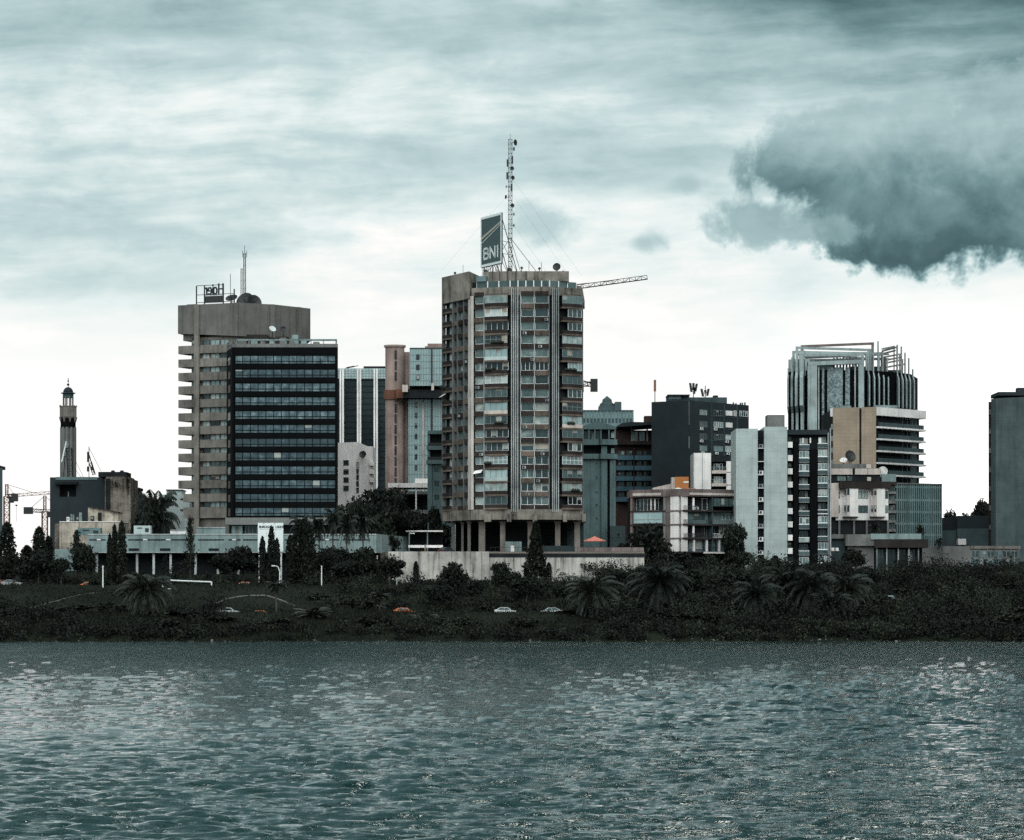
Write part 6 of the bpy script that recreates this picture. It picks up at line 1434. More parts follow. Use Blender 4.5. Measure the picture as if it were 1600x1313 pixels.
t = thing('street_lamp', 'pole with a fan of small lamps before the retaining wall', 'street lamp', base(901.5, 628))
mb = MB(); x_ = X(901.5, 628); zt3 = Z(903, 628); mb.tube((x_, 628, g(x_, 628) - .3), (x_, 628, zt3), .10, n=6)
for q, h in ((-.5, .1), (.6, .25), (1.2, -.2), (.3, .5)): mb.tube((x_, 628, zt3 - .2), (x_ + q, 628, zt3 + h), .04, n=4)
mb.build('post', 'grey_rib', t)
for q, h in ((-.5, .1), (.6, .25), (1.2, -.2), (.3, .5)): mb = MB(); mb.lathe((x_ + q, 628), [(.04, zt3 + h - .15), (.16, zt3 + h), (.06, zt3 + h + .12)], 6); mb.build('lamp', 'grey_metal', t)
mb = MB(); pbox(mb, 899.5, 902.5, 919, 923.5, 627.7, .3); mb.build('sign_plate', 'teal_grey', t)
t = thing('road_sign', 'small square pale road sign on a thin post right bank', 'road sign', base(1481, 640))
mb = MB(); x_ = X(1481, 640); mb.tube((x_, 640, g(x_, 640) - .3), (x_, 640, Z(930, 640)), .06, n=5); mb.build('post', 'grey_metal', t); mb = MB(); pbox(mb, 1474.5, 1488, 928, 937, 639.9, .08); mb.build('plate', 'teal_grey_dark', t)

# ================================================================== 18. cars
plain('car_white', (0.45, 0.47, 0.47), .25, 0, .6, .05); plain('car_orange', (0.55, 0.13, 0.035), .3, 0, .6, .05); plain('car_silver', (0.38, 0.42, 0.42), .25, .3, .6, .05); plain('car_dark', (0.03, 0.035, 0.04), .25, 0, .6, .05)
plain('lamp_red', (0.5, 0.03, 0.02), .3)
def car(u, D, paint, label, face=1, rz=0.0, zoff=None):
    x_ = X(u, D); zb = (g(x_, D) if zoff is None else zoff) + .06
    t = thing('parked_car' if zoff is not None else 'car', label, 'car', (x_, D, zb), 'cars along the shore roads')
    def prof(pts, y0, y1, ins=0.0):
        k = len(pts); v = [(face * a, y0 + (ins if h > .9 else 0), h) for a, h in pts] + [(face * a, y1 - (ins if h > .9 else 0), h) for a, h in pts]
        mb = MB(); fs = [tuple(range(k)), tuple(range(k, 2 * k))[::-1]] + [(i, k + i, k + (i + 1) % k, (i + 1) % k) for i in range(k)]
        if face < 0: fs = [f_[::-1] for f_ in fs]
        mb.add(v, fs); return mb
    def put(mb, name, mats, parent=t):
        mb.v = [(x_ + a * math.cos(rz) - b_ * math.sin(rz), D + a * math.sin(rz) + b_ * math.cos(rz), zb + h) for a, b_, h in mb.v]
        return mb.build(name, mats, parent)
    put(prof([(-2.15, .28), (2.15, .28), (2.2, .5), (2.1, .72), (1.25, .86), (.65, 1.36), (-.9, 1.42), (-1.7, .98), (-2.15, .88)], -.85, .85, .13), 'body', paint)
    gb_ = MB()
    for y0, y1 in ((-.86, -.80), (.80, .86)):
        for seg in ([(1.0, .9), (.6, 1.28), (-.1, 1.31), (-.1, .9)], [(-.2, .9), (-.2, 1.31), (-.85, 1.33), (-1.4, .98)]):
            k = len(seg); ii = .1
            v = [(face * a, y0 + (ii * (h - .8) * 1.6 * (1 if y0 < 0 else -1)), h) for a, h in seg] + [(face * a, y1 + (ii * (h - .8) * 1.6 * (1 if y0 < 0 else -1)), h) for a, h in seg]
            gb_.add(v, [tuple(range(k)), tuple(range(k, 2 * k))[::-1]] + [(i, (i + 1) % k, k + (i + 1) % k, k + i) for i in range(k)])
    gb_.add([(face * 1.27, -.62, .90), (face * 1.27, .62, .90), (face * .72, .56, 1.35), (face * .72, -.56, 1.35)], [(0, 1, 2, 3)])
    put(gb_, 'window', 'glass_dark')
    for a in (-1.35, 1.35):
        for b_ in (-.72, .72):
            mb = MB(); mb.tube((a, b_ - .11, .3), (a, b_ + .11, .3), .31, n=12); wh = put(mb, 'wheel', 'black_rubber'); mb = MB(); mb.tube((a, b_ - .12, .3), (a, b_ + .12, .3), .17, n=8); put(mb, 'hubcap', 'grey_metal', wh)
    for b_ in (-.55, .55): mb = MB(); mb.box(min(face * 2.1, face * 2.2), max(face * 2.1, face * 2.2), b_ - .2, b_ + .2, .55, .7); put(mb, 'headlight', 'sign_white')
    for b_ in (-.6, .6): mb = MB(); mb.box(min(face * -2.17, face * -2.1), max(face * -2.17, face * -2.1), b_ - .15, b_ + .15, .65, .82); put(mb, 'tail_light', 'lamp_red')
    return t
car(356, 594, 'car_white', 'white car on the lower road left of the red car', 1)
car(404, 594, 'car_orange', 'red orange car half hidden by grass on the lower road', -1, zoff=g(X(404, 594), 594) - .5)
car(630.5, 592, 'car_orange', 'bright orange taxi on the lower road, nearest of the cars', 1, .15)
car(789, 594, 'car_white', 'white car on the lower road below the cypress', 1)
car(861, 594, 'car_silver', 'silver car on the lower road between cypress and big palms', -1)
car(962, 596, 'car_silver', 'silver car glimpsed between the big palms', 1)
car(18, 643, 'car_white', 'white car at the far left of the upper road', 1)
car(2, 644, 'car_orange', 'orange car at the left edge of the upper road', 1)
car(141, 642, 'car_orange', 'orange taxi on the upper road by the plain white pole', 1, zoff=g(X(141, 642), 642) - .45)
car(384, 641, 'car_orange', 'orange taxi on the upper road above the arched kerb', 1, zoff=g(X(384, 641), 641) - .5)
car(732, 640, 'car_white', 'white van-like car on the upper road left of the dark trees', -1)
car(824, 640, 'car_white', 'white car mostly hidden behind the cypress', 1)
car(1390, 612, 'car_silver', 'silver car showing through bushes on the right bank', 1)
car(698, 692, 'car_dark', 'dark car parked on the terrace at the foot of the first stilts', 1, .9, zoff=TZ)

# ================================================================== 19. one person on the terrace
plain('skin', (0.16, 0.09, 0.06), .6); plain('shirt_blue', (0.16, 0.20, 0.30), .9); plain('trousers_ochre', (0.30, 0.22, 0.08), .9); plain('hair_black', (0.01, 0.01, 0.01), .8)
def person(u, D, zb):
    x_ = X(u, D); me = bpy.data.meshes.new('person')
    V_ = {'pel': (0, 0, .95), 'ch': (0, 0, 1.25), 'ns': (0, .01, 1.48), 'nk': (0, 0, 1.56), 'hd': (0, -.02, 1.68), 'tp': (0, -.01, 1.78)}
    E_ = [('pel', 'ch'), ('ch', 'ns'), ('ns', 'nk'), ('nk', 'hd'), ('hd', 'tp')]; RR = {'pel': (.15, .11), 'ch': (.155, .11), 'ns': (.12, .08), 'nk': (.055, .055), 'hd': (.085, .1), 'tp': (.05, .06)}
    for s_, q in (('l', -1), ('r', 1)):
        st = .16 * q
        V_.update({s_ + 'sh': (.19 * q, 0, 1.43), s_ + 'el': (.24 * q, .04 + st * .3, 1.16), s_ + 'wr': (.23 * q, -.06 - st * .5, .93), s_ + 'hn': (.225 * q, -.09 - st * .5, .82), s_ + 'hp': (.1 * q, 0, .88), s_ + 'kn': (.11 * q, -.05 + st * .3, .5), s_ + 'an': (.11 * q, .05 + st, .09), s_ + 'to': (.12 * q, -.12 + st, .04)})
        E_ += [('ns', s_ + 'sh'), (s_ + 'sh', s_ + 'el'), (s_ + 'el', s_ + 'wr'), (s_ + 'wr', s_ + 'hn'), ('pel', s_ + 'hp'), (s_ + 'hp', s_ + 'kn'), (s_ + 'kn', s_ + 'an'), (s_ + 'an', s_ + 'to')]
        RR.update({s_ + 'sh': (.065, .065), s_ + 'el': (.045, .045), s_ + 'wr': (.03, .035), s_ + 'hn': (.02, .04), s_ + 'hp': (.1, .1), s_ + 'kn': (.062, .062), s_ + 'an': (.042, .042), s_ + 'to': (.045, .03)})
    ks_ = list(V_); me.from_pydata([V_[k] for k in ks_], [(ks_.index(a_), ks_.index(b_)) for a_, b_ in E_], [])
    o_ = bpy.data.objects.new('person', me); COL.objects.link(o_); o_.location = (x_, D, zb); o_.rotation_euler = (0, 0, .3)
    o_.modifiers.new('skin', 'SKIN'); o_.modifiers.new('sub', 'SUBSURF').levels = 1; o_.modifiers['sub'].render_levels = 1
    for i, k in enumerate(ks_): me.skin_vertices[0].data[i].radius = RR[k]; me.skin_vertices[0].data[i].use_root = k == 'pel'
    m_, b_ = newmat('person_cloth'); sep = N.nt.nodes.new('ShaderNodeSeparateXYZ'); N.nt.links.new(objco().s, sep.inputs[0])
    N.nt.links.new(ramp(N(sep.outputs[2]) / 2.0, [(0.0, (.02, .02, .02)), (.05, (.30, .22, .08)), (.48, (.16, .20, .30)), (.765, (.16, .09, .06)), (.86, (.16, .09, .06)), (.87, (.012, .012, .012))], 'CONSTANT').s, b_.inputs['Base Color']); b_.inputs['Roughness'].default_value = .85
    me.materials.append(m_)
    tag(o_, 'person in blue top and ochre trousers walking on the terrace', 'person')
person(664.5, 668, TZ)
# ================================================================== 20. vegetation
def leafmat(name, lo, hi, rough=0.6):
    m_, b_ = newmat(name); o_ = objco()
    f_ = noise(o_, 0.55, 3, 0.6) * 0.45 + noise(o_, 0.13, 3, 0.6) * 0.45 + noise(o_, 4.0, 2, 0.5) * 0.10 + (objrand() - 0.5) * 0.22
    N.nt.links.new(ramp(f_, [(0.30, lo), (0.52, tuple((a + c) / 2 for a, c in zip(lo, hi))), (0.72, hi)]).s, b_.inputs['Base Color'])
    b_.inputs['Roughness'].default_value = rough; b_.inputs['Specular IOR Level'].default_value = 0.18
    return m_
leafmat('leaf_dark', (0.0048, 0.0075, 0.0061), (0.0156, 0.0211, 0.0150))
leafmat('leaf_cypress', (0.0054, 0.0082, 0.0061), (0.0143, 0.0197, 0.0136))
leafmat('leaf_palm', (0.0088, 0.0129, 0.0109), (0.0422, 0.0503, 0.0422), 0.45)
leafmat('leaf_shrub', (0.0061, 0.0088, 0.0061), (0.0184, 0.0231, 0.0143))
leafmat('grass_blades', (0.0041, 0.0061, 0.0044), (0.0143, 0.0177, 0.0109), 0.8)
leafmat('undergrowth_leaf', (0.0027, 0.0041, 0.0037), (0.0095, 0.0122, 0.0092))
plain('bark', (0.055, 0.045, 0.038), 0.9); plain('palm_bark', (0.075, 0.062, 0.050), 0.95)

def quads(c, a, b_):
    """leaf quads from centres and half axes"""
    v = np.stack([c - a, c - b_ * .9, c + a, c + b_], 1).reshape(-1, 3)
    return v, np.arange(len(v)).reshape(-1, 4)
def rdir(rg, n):
    v = rg.normal(size=(n, 3)); return v / np.linalg.norm(v, axis=1)[:, None]
def leaves(rg, c, s, droop=0.0, narrow=0.6):
    n = len(c); a = rdir(rg, n); a[:, 2] -= droop; a /= np.linalg.norm(a, axis=1)[:, None]
    b_ = np.cross(a, rdir(rg, n)); b_ /= np.linalg.norm(b_, axis=1)[:, None] + 1e-9
    sz = s * rg.uniform(.6, 1.3, n)[:, None]
    return quads(c, a * sz, b_ * sz * narrow)
def vegmesh(name, v, f, mat):
    me = fastmesh(name, v, f); me.materials.append(MATS[mat]); return me
def blob(rg, c, r, n, fill=0.55):
    """points through an uneven lobe, thicker towards its skin, thinner below"""
    d = rdir(rg, n); k = rg.uniform(0, 1, n) ** fill
    ph = rg.uniform(0, 6.28, 4)
    lump = 1 + .20 * np.sin(3.1 * d[:, 0] * 2 + ph[0]) * np.cos(2.3 * d[:, 1] * 2 + ph[1]) + .16 * np.sin(7 * d[:, 2] + 5 * d[:, 0] + ph[2]) + .10 * np.sin(11 * d[:, 1] + 9 * d[:, 0] + ph[3])
    return np.array(c) + d * np.array(r) * (k * lump)[:, None]
def limbs(mb, rg, top, pts, r):
    for p in pts:
        q = np.array(top) * .75 + np.array([0, 0, 0]); m_ = (q + np.array(p)) / 2 + rg.normal(size=3) * .3
        mb.path([tuple(q), tuple(m_), tuple(p)], r * .55, r * .18, 5)

def crown_tree(name, H, Wd, seed, kind='round', mat='leaf_dark', leaf=.42, n=2600):
    rg = np.random.default_rng(seed); t = bpy.data.objects.new(name, None); COL.objects.link(t); ORG[t.name] = (0, 0, 0)
    pts, cen = [], []
    if kind == 'round':
        k = 11
        for i in range(k):
            a = rg.uniform(0, 6.28); q = rg.uniform(.15, .62) * Wd / 2; hz = rg.uniform(.42, .84) * H
            c = (q * math.cos(a), q * math.sin(a), hz); cen.append(c); rr = Wd * rg.uniform(.15, .25)
            pts.append(blob(rg, c, (rr, rr, rr * .85), n // k))
        c = (0, 0, H * .8); pts.append(blob(rg, c, (Wd * .22, Wd * .22, H * .19), n // 8)); cen.append(c)
    elif kind == 'umbrella':
        k = 16
        for i in range(k):
            a = 2 * math.pi * i / k + rg.uniform(-.3, .3); q = rg.uniform(.1, .85) * Wd / 2; hz = H * (rg.uniform(.58, .90) - .16 * (q / (Wd / 2)) ** 2)
            c = (q * math.cos(a), q * math.sin(a), hz); cen.append(c); rr = Wd * rg.uniform(.12, .20)
            pts.append(blob(rg, c, (rr, rr, H * rg.uniform(.07, .13)), n // k))
    elif kind == 'open':
        for i in range(26):
            hz = H * (.22 + .76 * i / 26); a = i * 2.4; q = (1 - i / 29) * Wd / 2 * rg.uniform(.5, 1.05)
            e = np.array((q * math.cos(a), q * math.sin(a), hz + .2 * q)); cen.append(tuple(e))
            w_ = rg.uniform(.25, 1, (n // 26, 1)); pts.append(np.array((0, 0, hz)) * (1 - w_) + e * w_ + rg.normal(size=(n // 26, 3)) * (.10 + .30 * w_) * .9)
    elif kind == 'shrub':
        k = 9
        for i in range(k):
            a = rg.uniform(0, 6.28); q = rg.uniform(.1, .7) * Wd / 2; c = (q * math.cos(a), q * math.sin(a), H * rg.uniform(.25, .72)); cen.append(c); rr = Wd * rg.uniform(.14, .24)
            pts.append(blob(rg, c, (rr, rr, H * .26), n // k))
    elif kind == 'columnar':
        nn = n; h = rg.uniform(.05, 1, nn) ** .9; prof = np.interp(h, [0, .06, .25, .55, .8, .93, 1], [.6, .85, 1, .98, .84, .55, .12]) if name != 'cypress_tree' else np.interp(h, [0, .1, .3, .5, .75, .93, 1], [.8, 1, .85, .55, .34, .2, .03])
        a = rg.uniform(0, 6.28, nn); lump = 1 + .16 * np.sin(3 * a + 9 * h * 3) + .14 * np.sin(5 * a - 31 * h) + .1 * np.sin(60 * h)
        q = Wd / 2 * prof * rg.uniform(.25, 1, nn) ** .5 * lump
        pts.append(np.stack([q * np.cos(a), q * np.sin(a), h * H * (1 - .02 * rg.uniform(0, 1, nn))], 1))
    P_ = np.concatenate(pts)
    if kind == 'columnar': v, f = leaves(rg, P_, leaf, .9, .45)
    else: v, f = leaves(rg, P_, leaf, .25 if kind != 'umbrella' else 0.0)
    v[:, 2] = np.maximum(v[:, 2], 0.02)
    c_ = bpy.data.objects.new('crown', vegmesh('crown', v, f, mat)); COL.objects.link(c_); c_.parent = t
    mb = MB(); r = max(.12, min(.5, H * .026)); top = (rg.normal() * .2, rg.normal() * .2, H * (.5 if kind in ('round', 'umbrella') else .8))
    mb.path([(0, 0, -.6), (top[0] * .4, top[1] * .6, top[2] * .5), top], r, r * .45, 7)
    if kind in ('round', 'umbrella', 'shrub'): limbs(mb, rg, top, cen[:8], r)
    if kind == 'open': 
        for e in cen[::2]: mb.tube((0, 0, e[2] * .96), e, .06, .02, 4)
    mb.build('trunk', 'bark', t)
    return t

def palm_tree(name, H, L, seed, nf=40, el=(1.25, -.75), trunk=.42, mat='leaf_palm', droop=1.0, pinn=.75, shag=10):
    rg = np.random.default_rng(seed); t = bpy.data.objects.new(name, None); COL.objects.link(t); ORG[t.name] = (0, 0, 0)
    C_, A_q, B_q = [], [], []; lean = rg.normal(size=2) * .03 * H
    for i in range(nf + shag):
        az = i * 2.39996 + rg.normal() * .15; k = i / nf
        e0 = el[0] + (el[1] - el[0]) * min(k, 1) ** .9 + rg.normal() * .1 if i < nf else rg.uniform(-1.35, -1.1)
        l = L * rg.uniform(.82, 1.08) * (1 if i < nf else .7); p = np.array((lean[0], lean[1], H)); st = 13; e = e0
        for j in range(st):
            d = np.array((math.cos(az) * math.cos(e), math.sin(az) * math.cos(e), math.sin(e)))
            s_ = np.array((-math.sin(az), math.cos(az), 0.0)); q = p + d * l / st
            C_.append((p + q) / 2); A_q.append(d * l / st * .55); B_q.append(np.array((0, 0, 1)) * .05 + s_ * .04)
            if j > 0:
                pl = L * .24 * pinn * math.sin(math.pi * (.12 + .8 * j / st)) + .15
                for sg in (-1, 1):
                    for u in (0.0, .5):
                        dd = s_ * sg * .8 + d * .55 - np.array((0, 0, 1)) * (.35 + rg.uniform(0, .45)); dd /= np.linalg.norm(dd)
                        c = p + (q - p) * u + dd * pl * .5; C_.append(c); A_q.append(dd * pl * .5); B_q.append(d * .15 + np.array((0, 0, .08)))
            p = q; e -= droop * (.055 + .115 * j / st) * (1.15 if e > -1.2 else 0.0)
    v, f = quads(np.array(C_), np.array(A_q), np.array(B_q)); v[:, 2] = np.maximum(v[:, 2], .03)
    c_ = bpy.data.objects.new('crown', vegmesh('crown', v, f, mat)); COL.objects.link(c_); c_.parent = t
    mb = MB(); mb.path([(0, 0, -.6), (lean[0] * .25, lean[1] * .25, H * .35), (lean[0] * .6, lean[1] * .6, H * .7), (lean[0], lean[1], H - .05)], trunk, trunk * .8, 8)
    if trunk > .3: mb.lathe((lean[0], lean[1]), [(trunk * .8, H - 1.3), (trunk * 1.5, H - .5), (trunk * 1.2, H + .1), (.1, H + .4)], 8)
    mb.build('trunk', 'palm_bark', t)
    return t

PROTO = {}
def proto(key, maker): PROTO[key] = [maker(s_) for s_ in (1, 2, 3)] ; return PROTO[key]
proto('columnar', lambda s_: crown_tree('columnar_tree', 14, 3.0, s_, 'columnar', 'leaf_cypress', .40, 2200))
proto('cypress', lambda s_: crown_tree('cypress_tree', 18, 5.6, 40 + s_, 'columnar', 'leaf_cypress', .46, 3800))
proto('round', lambda s_: crown_tree('broadleaf_tree', 9, 9, 60 + s_, 'round', 'leaf_dark', .42, 2800))
proto('umbrella', lambda s_: crown_tree('rain_tree', 14, 20, 80 + s_, 'umbrella', 'leaf_dark', .42, 6500))
proto('open', lambda s_: crown_tree('conifer_tree', 11, 5.5, 90 + s_, 'open', 'leaf_dark', .26, 1300))
proto('shrub', lambda s_: crown_tree('shrub', 3.4, 5.5, 110 + s_, 'shrub', 'leaf_shrub', .34, 1500))
proto('date', lambda s_: palm_tree('date_palm', 5.2, 6.0, 130 + s_, 58, (1.35, -.95), .45, 'leaf_palm', 1.15))
proto('royal', lambda s_: palm_tree('slender_palm', 9, 3.4, 150 + s_, 20, (1.2, -.5), .20, 'leaf_palm', 1.25, .9, 4))
proto('tuft', lambda s_: palm_tree('young_palm', 1.2, 4.6, 170 + s_, 26, (1.35, -.1), .3, 'leaf_palm', .9, .8, 0))
DIM = {'columnar': (14, 3.0), 'cypress': (18, 5.6), 'round': (9, 9), 'umbrella': (14, 20), 'open': (11, 5.5), 'shrub': (3.4, 5.5), 'date': (8.6, 9.6), 'royal': (11, 6.2), 'tuft': (4.8, 8.0)}
CAT = {'columnar': 'tree', 'cypress': 'tree', 'round': 'tree', 'umbrella': 'tree', 'open': 'tree', 'shrub': 'shrub', 'date': 'palm', 'royal': 'palm', 'tuft': 'palm'}
GRP = {'columnar': 'columnar trees along the bank', 'cypress': 'cypresses before the retaining wall', 'round': 'broadleaf trees on the slope', 'umbrella': 'rain trees behind the podium', 'open': 'open conifers before the podium', 'shrub': 'shrubs on the bank', 'date': 'date palms on the bank', 'royal': 'slender palms before the black office', 'tuft': 'young stemless palms on the bank'}
COUNT = {}
def plant(kind, u, ytop, w_, D, label, zb=None):
    if kind == 'round' and zb is None and 600 < D < 660: D = D - 22 if u > 600 else D - 10
    x_ = X(u, D); z0 = g(x_, D) - .15 if zb is None else zb
    h = max(1.0, Z(ytop, D) - z0); H0, W0 = DIM[kind]; wm_ = w_ * D / F
    i = COUNT.get(kind, 0); COUNT[kind] = i + 1
    rr = random.Random(i * 7 + len(label)); sc_ = (wm_ / W0, wm_ / W0 * rr.uniform(.9, 1.05), h / H0)
    if i < 3:
        o_ = PROTO[kind][i]; o_.location = (x_, D, z0); o_.scale = sc_; o_.rotation_euler = (0, 0, rr.uniform(0, 6.28)); tag(o_, label, CAT[kind], GRP[kind])
    else: o_ = dup(PROTO[kind][i % 3], (x_, D, z0), rr.uniform(0, 6.28), sc_, label, GRP[kind])
    return o_

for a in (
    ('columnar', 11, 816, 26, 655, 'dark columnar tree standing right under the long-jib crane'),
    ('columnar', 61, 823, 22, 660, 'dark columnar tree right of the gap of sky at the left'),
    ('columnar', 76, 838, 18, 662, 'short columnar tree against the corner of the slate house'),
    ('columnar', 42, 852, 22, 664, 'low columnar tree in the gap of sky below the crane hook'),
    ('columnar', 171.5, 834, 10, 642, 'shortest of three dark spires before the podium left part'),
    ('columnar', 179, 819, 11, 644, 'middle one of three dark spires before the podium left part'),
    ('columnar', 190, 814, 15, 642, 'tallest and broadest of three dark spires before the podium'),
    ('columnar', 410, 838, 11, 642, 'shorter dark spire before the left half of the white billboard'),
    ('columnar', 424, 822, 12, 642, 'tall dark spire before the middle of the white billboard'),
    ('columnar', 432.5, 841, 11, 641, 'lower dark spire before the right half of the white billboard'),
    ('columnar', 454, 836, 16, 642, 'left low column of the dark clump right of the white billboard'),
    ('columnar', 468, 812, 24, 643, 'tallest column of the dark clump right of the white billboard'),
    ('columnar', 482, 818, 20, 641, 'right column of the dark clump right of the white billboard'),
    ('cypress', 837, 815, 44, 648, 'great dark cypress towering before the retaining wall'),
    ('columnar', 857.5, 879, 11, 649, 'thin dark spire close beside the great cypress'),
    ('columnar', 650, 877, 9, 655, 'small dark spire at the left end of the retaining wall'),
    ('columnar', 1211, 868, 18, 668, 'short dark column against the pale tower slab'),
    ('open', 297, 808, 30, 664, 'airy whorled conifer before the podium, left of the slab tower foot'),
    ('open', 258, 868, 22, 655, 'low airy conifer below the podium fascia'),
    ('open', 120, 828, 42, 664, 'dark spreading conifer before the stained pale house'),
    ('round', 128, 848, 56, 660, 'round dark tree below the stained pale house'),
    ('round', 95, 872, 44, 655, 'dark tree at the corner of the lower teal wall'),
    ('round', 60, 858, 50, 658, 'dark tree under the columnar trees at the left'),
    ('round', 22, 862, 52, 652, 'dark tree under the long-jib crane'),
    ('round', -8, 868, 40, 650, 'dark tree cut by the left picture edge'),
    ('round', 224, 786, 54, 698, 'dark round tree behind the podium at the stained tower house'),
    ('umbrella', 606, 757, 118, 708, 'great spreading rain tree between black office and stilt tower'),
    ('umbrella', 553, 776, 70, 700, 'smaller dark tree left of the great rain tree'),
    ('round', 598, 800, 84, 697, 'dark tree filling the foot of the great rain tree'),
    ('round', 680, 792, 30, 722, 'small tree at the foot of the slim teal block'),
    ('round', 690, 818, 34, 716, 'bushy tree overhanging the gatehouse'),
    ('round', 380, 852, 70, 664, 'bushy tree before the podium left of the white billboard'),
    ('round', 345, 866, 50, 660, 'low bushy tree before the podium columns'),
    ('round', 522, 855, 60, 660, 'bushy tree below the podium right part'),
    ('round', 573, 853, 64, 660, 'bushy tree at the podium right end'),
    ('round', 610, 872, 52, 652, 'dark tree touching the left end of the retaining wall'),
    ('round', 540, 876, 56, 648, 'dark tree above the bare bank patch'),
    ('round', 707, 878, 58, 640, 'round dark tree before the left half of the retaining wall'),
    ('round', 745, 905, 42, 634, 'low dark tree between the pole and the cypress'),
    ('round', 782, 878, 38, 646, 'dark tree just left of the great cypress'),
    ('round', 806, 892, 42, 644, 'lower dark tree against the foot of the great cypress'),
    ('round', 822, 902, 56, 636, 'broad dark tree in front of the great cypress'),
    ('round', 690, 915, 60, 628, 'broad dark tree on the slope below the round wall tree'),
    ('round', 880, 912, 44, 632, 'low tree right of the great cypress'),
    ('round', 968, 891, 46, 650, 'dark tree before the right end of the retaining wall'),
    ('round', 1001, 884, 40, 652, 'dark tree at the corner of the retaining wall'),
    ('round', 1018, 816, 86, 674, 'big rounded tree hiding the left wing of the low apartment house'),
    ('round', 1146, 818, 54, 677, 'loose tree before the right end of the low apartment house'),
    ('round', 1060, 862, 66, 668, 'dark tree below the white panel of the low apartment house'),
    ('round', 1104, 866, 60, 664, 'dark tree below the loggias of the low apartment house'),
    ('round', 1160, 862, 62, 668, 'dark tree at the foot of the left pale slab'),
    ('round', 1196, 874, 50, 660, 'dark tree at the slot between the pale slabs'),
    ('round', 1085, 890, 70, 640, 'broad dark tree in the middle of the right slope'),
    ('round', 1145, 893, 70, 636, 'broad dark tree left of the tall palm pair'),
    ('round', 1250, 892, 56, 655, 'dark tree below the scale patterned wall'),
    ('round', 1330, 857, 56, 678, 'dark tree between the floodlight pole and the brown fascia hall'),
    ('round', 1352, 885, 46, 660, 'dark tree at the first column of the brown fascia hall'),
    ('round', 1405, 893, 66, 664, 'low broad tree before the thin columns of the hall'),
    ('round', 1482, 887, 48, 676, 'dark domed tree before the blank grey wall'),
    ('round', 1536, 889, 60, 682, 'dark tree before the window grid annex'),
    ('round', 1588, 896, 50, 678, 'dark tree at the right end of the annex'),
    ('round', 1445, 905, 60, 660, 'low dark tree before the blank grey wall left part'),
    ('round', 1535, 780, 44, 900, 'far tree on the skyline beside the right-hand tower'),
    ('round', 1488, 797, 40, 900, 'low far tree on the skyline behind the slate annex'),
    ('round', 1565, 786, 40, 880, 'far tree half behind the right-hand tower'),
    ('date', 1513, 794, 28, 880, 'far palm on the skyline above the slate annex'),
    ('date', 246, 766, 76, 702, 'dark fan of palm behind the podium beside the pale house'),
    ('date', 228, 893, 86, 583, 'big drooping palm on the left bank below the white frame'),
    ('date', 1030, 878, 100, 588, 'big drooping palm below the right end of the retaining wall'),
    ('date', 925, 900, 92, 580, 'big drooping palm before the wall, leftmost of the right bank palms'),
    ('date', 1228, 880, 92, 584, 'tall drooping palm before the pale tower'),
    ('date', 1264, 886, 84, 580, 'drooping palm leaning over the tall palm before the pale tower'),
    ('date', 1326, 897, 82, 582, 'drooping palm right of the floodlight pole'),
    ('date', 1180, 905, 78, 578, 'lower palm left of the tall palm before the pale tower'),
    ('date', 1298, 922, 70, 574, 'low palm at the water right of the floodlight pole'),
    ('tuft', 985, 935, 86, 590, 'sprawling young palm between the two big wall palms'),
    ('tuft', 490, 946, 74, 580, 'sprawling young palm at the water below the dark spire clump'),
    ('tuft', 1130, 918, 80, 606, 'sprawling young palm in the middle of the right bank'),
    ('tuft', 1085, 934, 70, 594, 'sprawling young palm right of the big corner palm'),
    ('tuft', 665, 955, 50, 578, 'young palm below the orange taxi'),
    ('royal', 432, 905, 42, 603, 'small slender palm standing above the lower road'),
    ('royal', 472, 800, 44, 664, 'slender palm rising over the dark spire clump'),
    ('royal', 500, 803, 36, 666, 'slender palm with pale trunk before the black office corner'),
    ('royal', 519, 790, 42, 668, 'tallest slender palm at the black office right edge'),
    ('royal', 541, 806, 40, 665, 'slender palm before the podium, second from its right end'),
    ('royal', 569, 800, 42, 667, 'slender palm before the podium right end'),
    ('royal', 1436, 816, 20, 702, 'small palm before the ribbed office'),
    ('royal', 1468, 838, 18, 699, 'small palm at the right foot of the ribbed office'),
    ('royal', 1365, 812, 22, 704, 'small palm before the white bay house ground floor'),
    ('royal', 592, 925, 46, 606, 'small dark palm left of the orange taxi'),
): plant(*a)
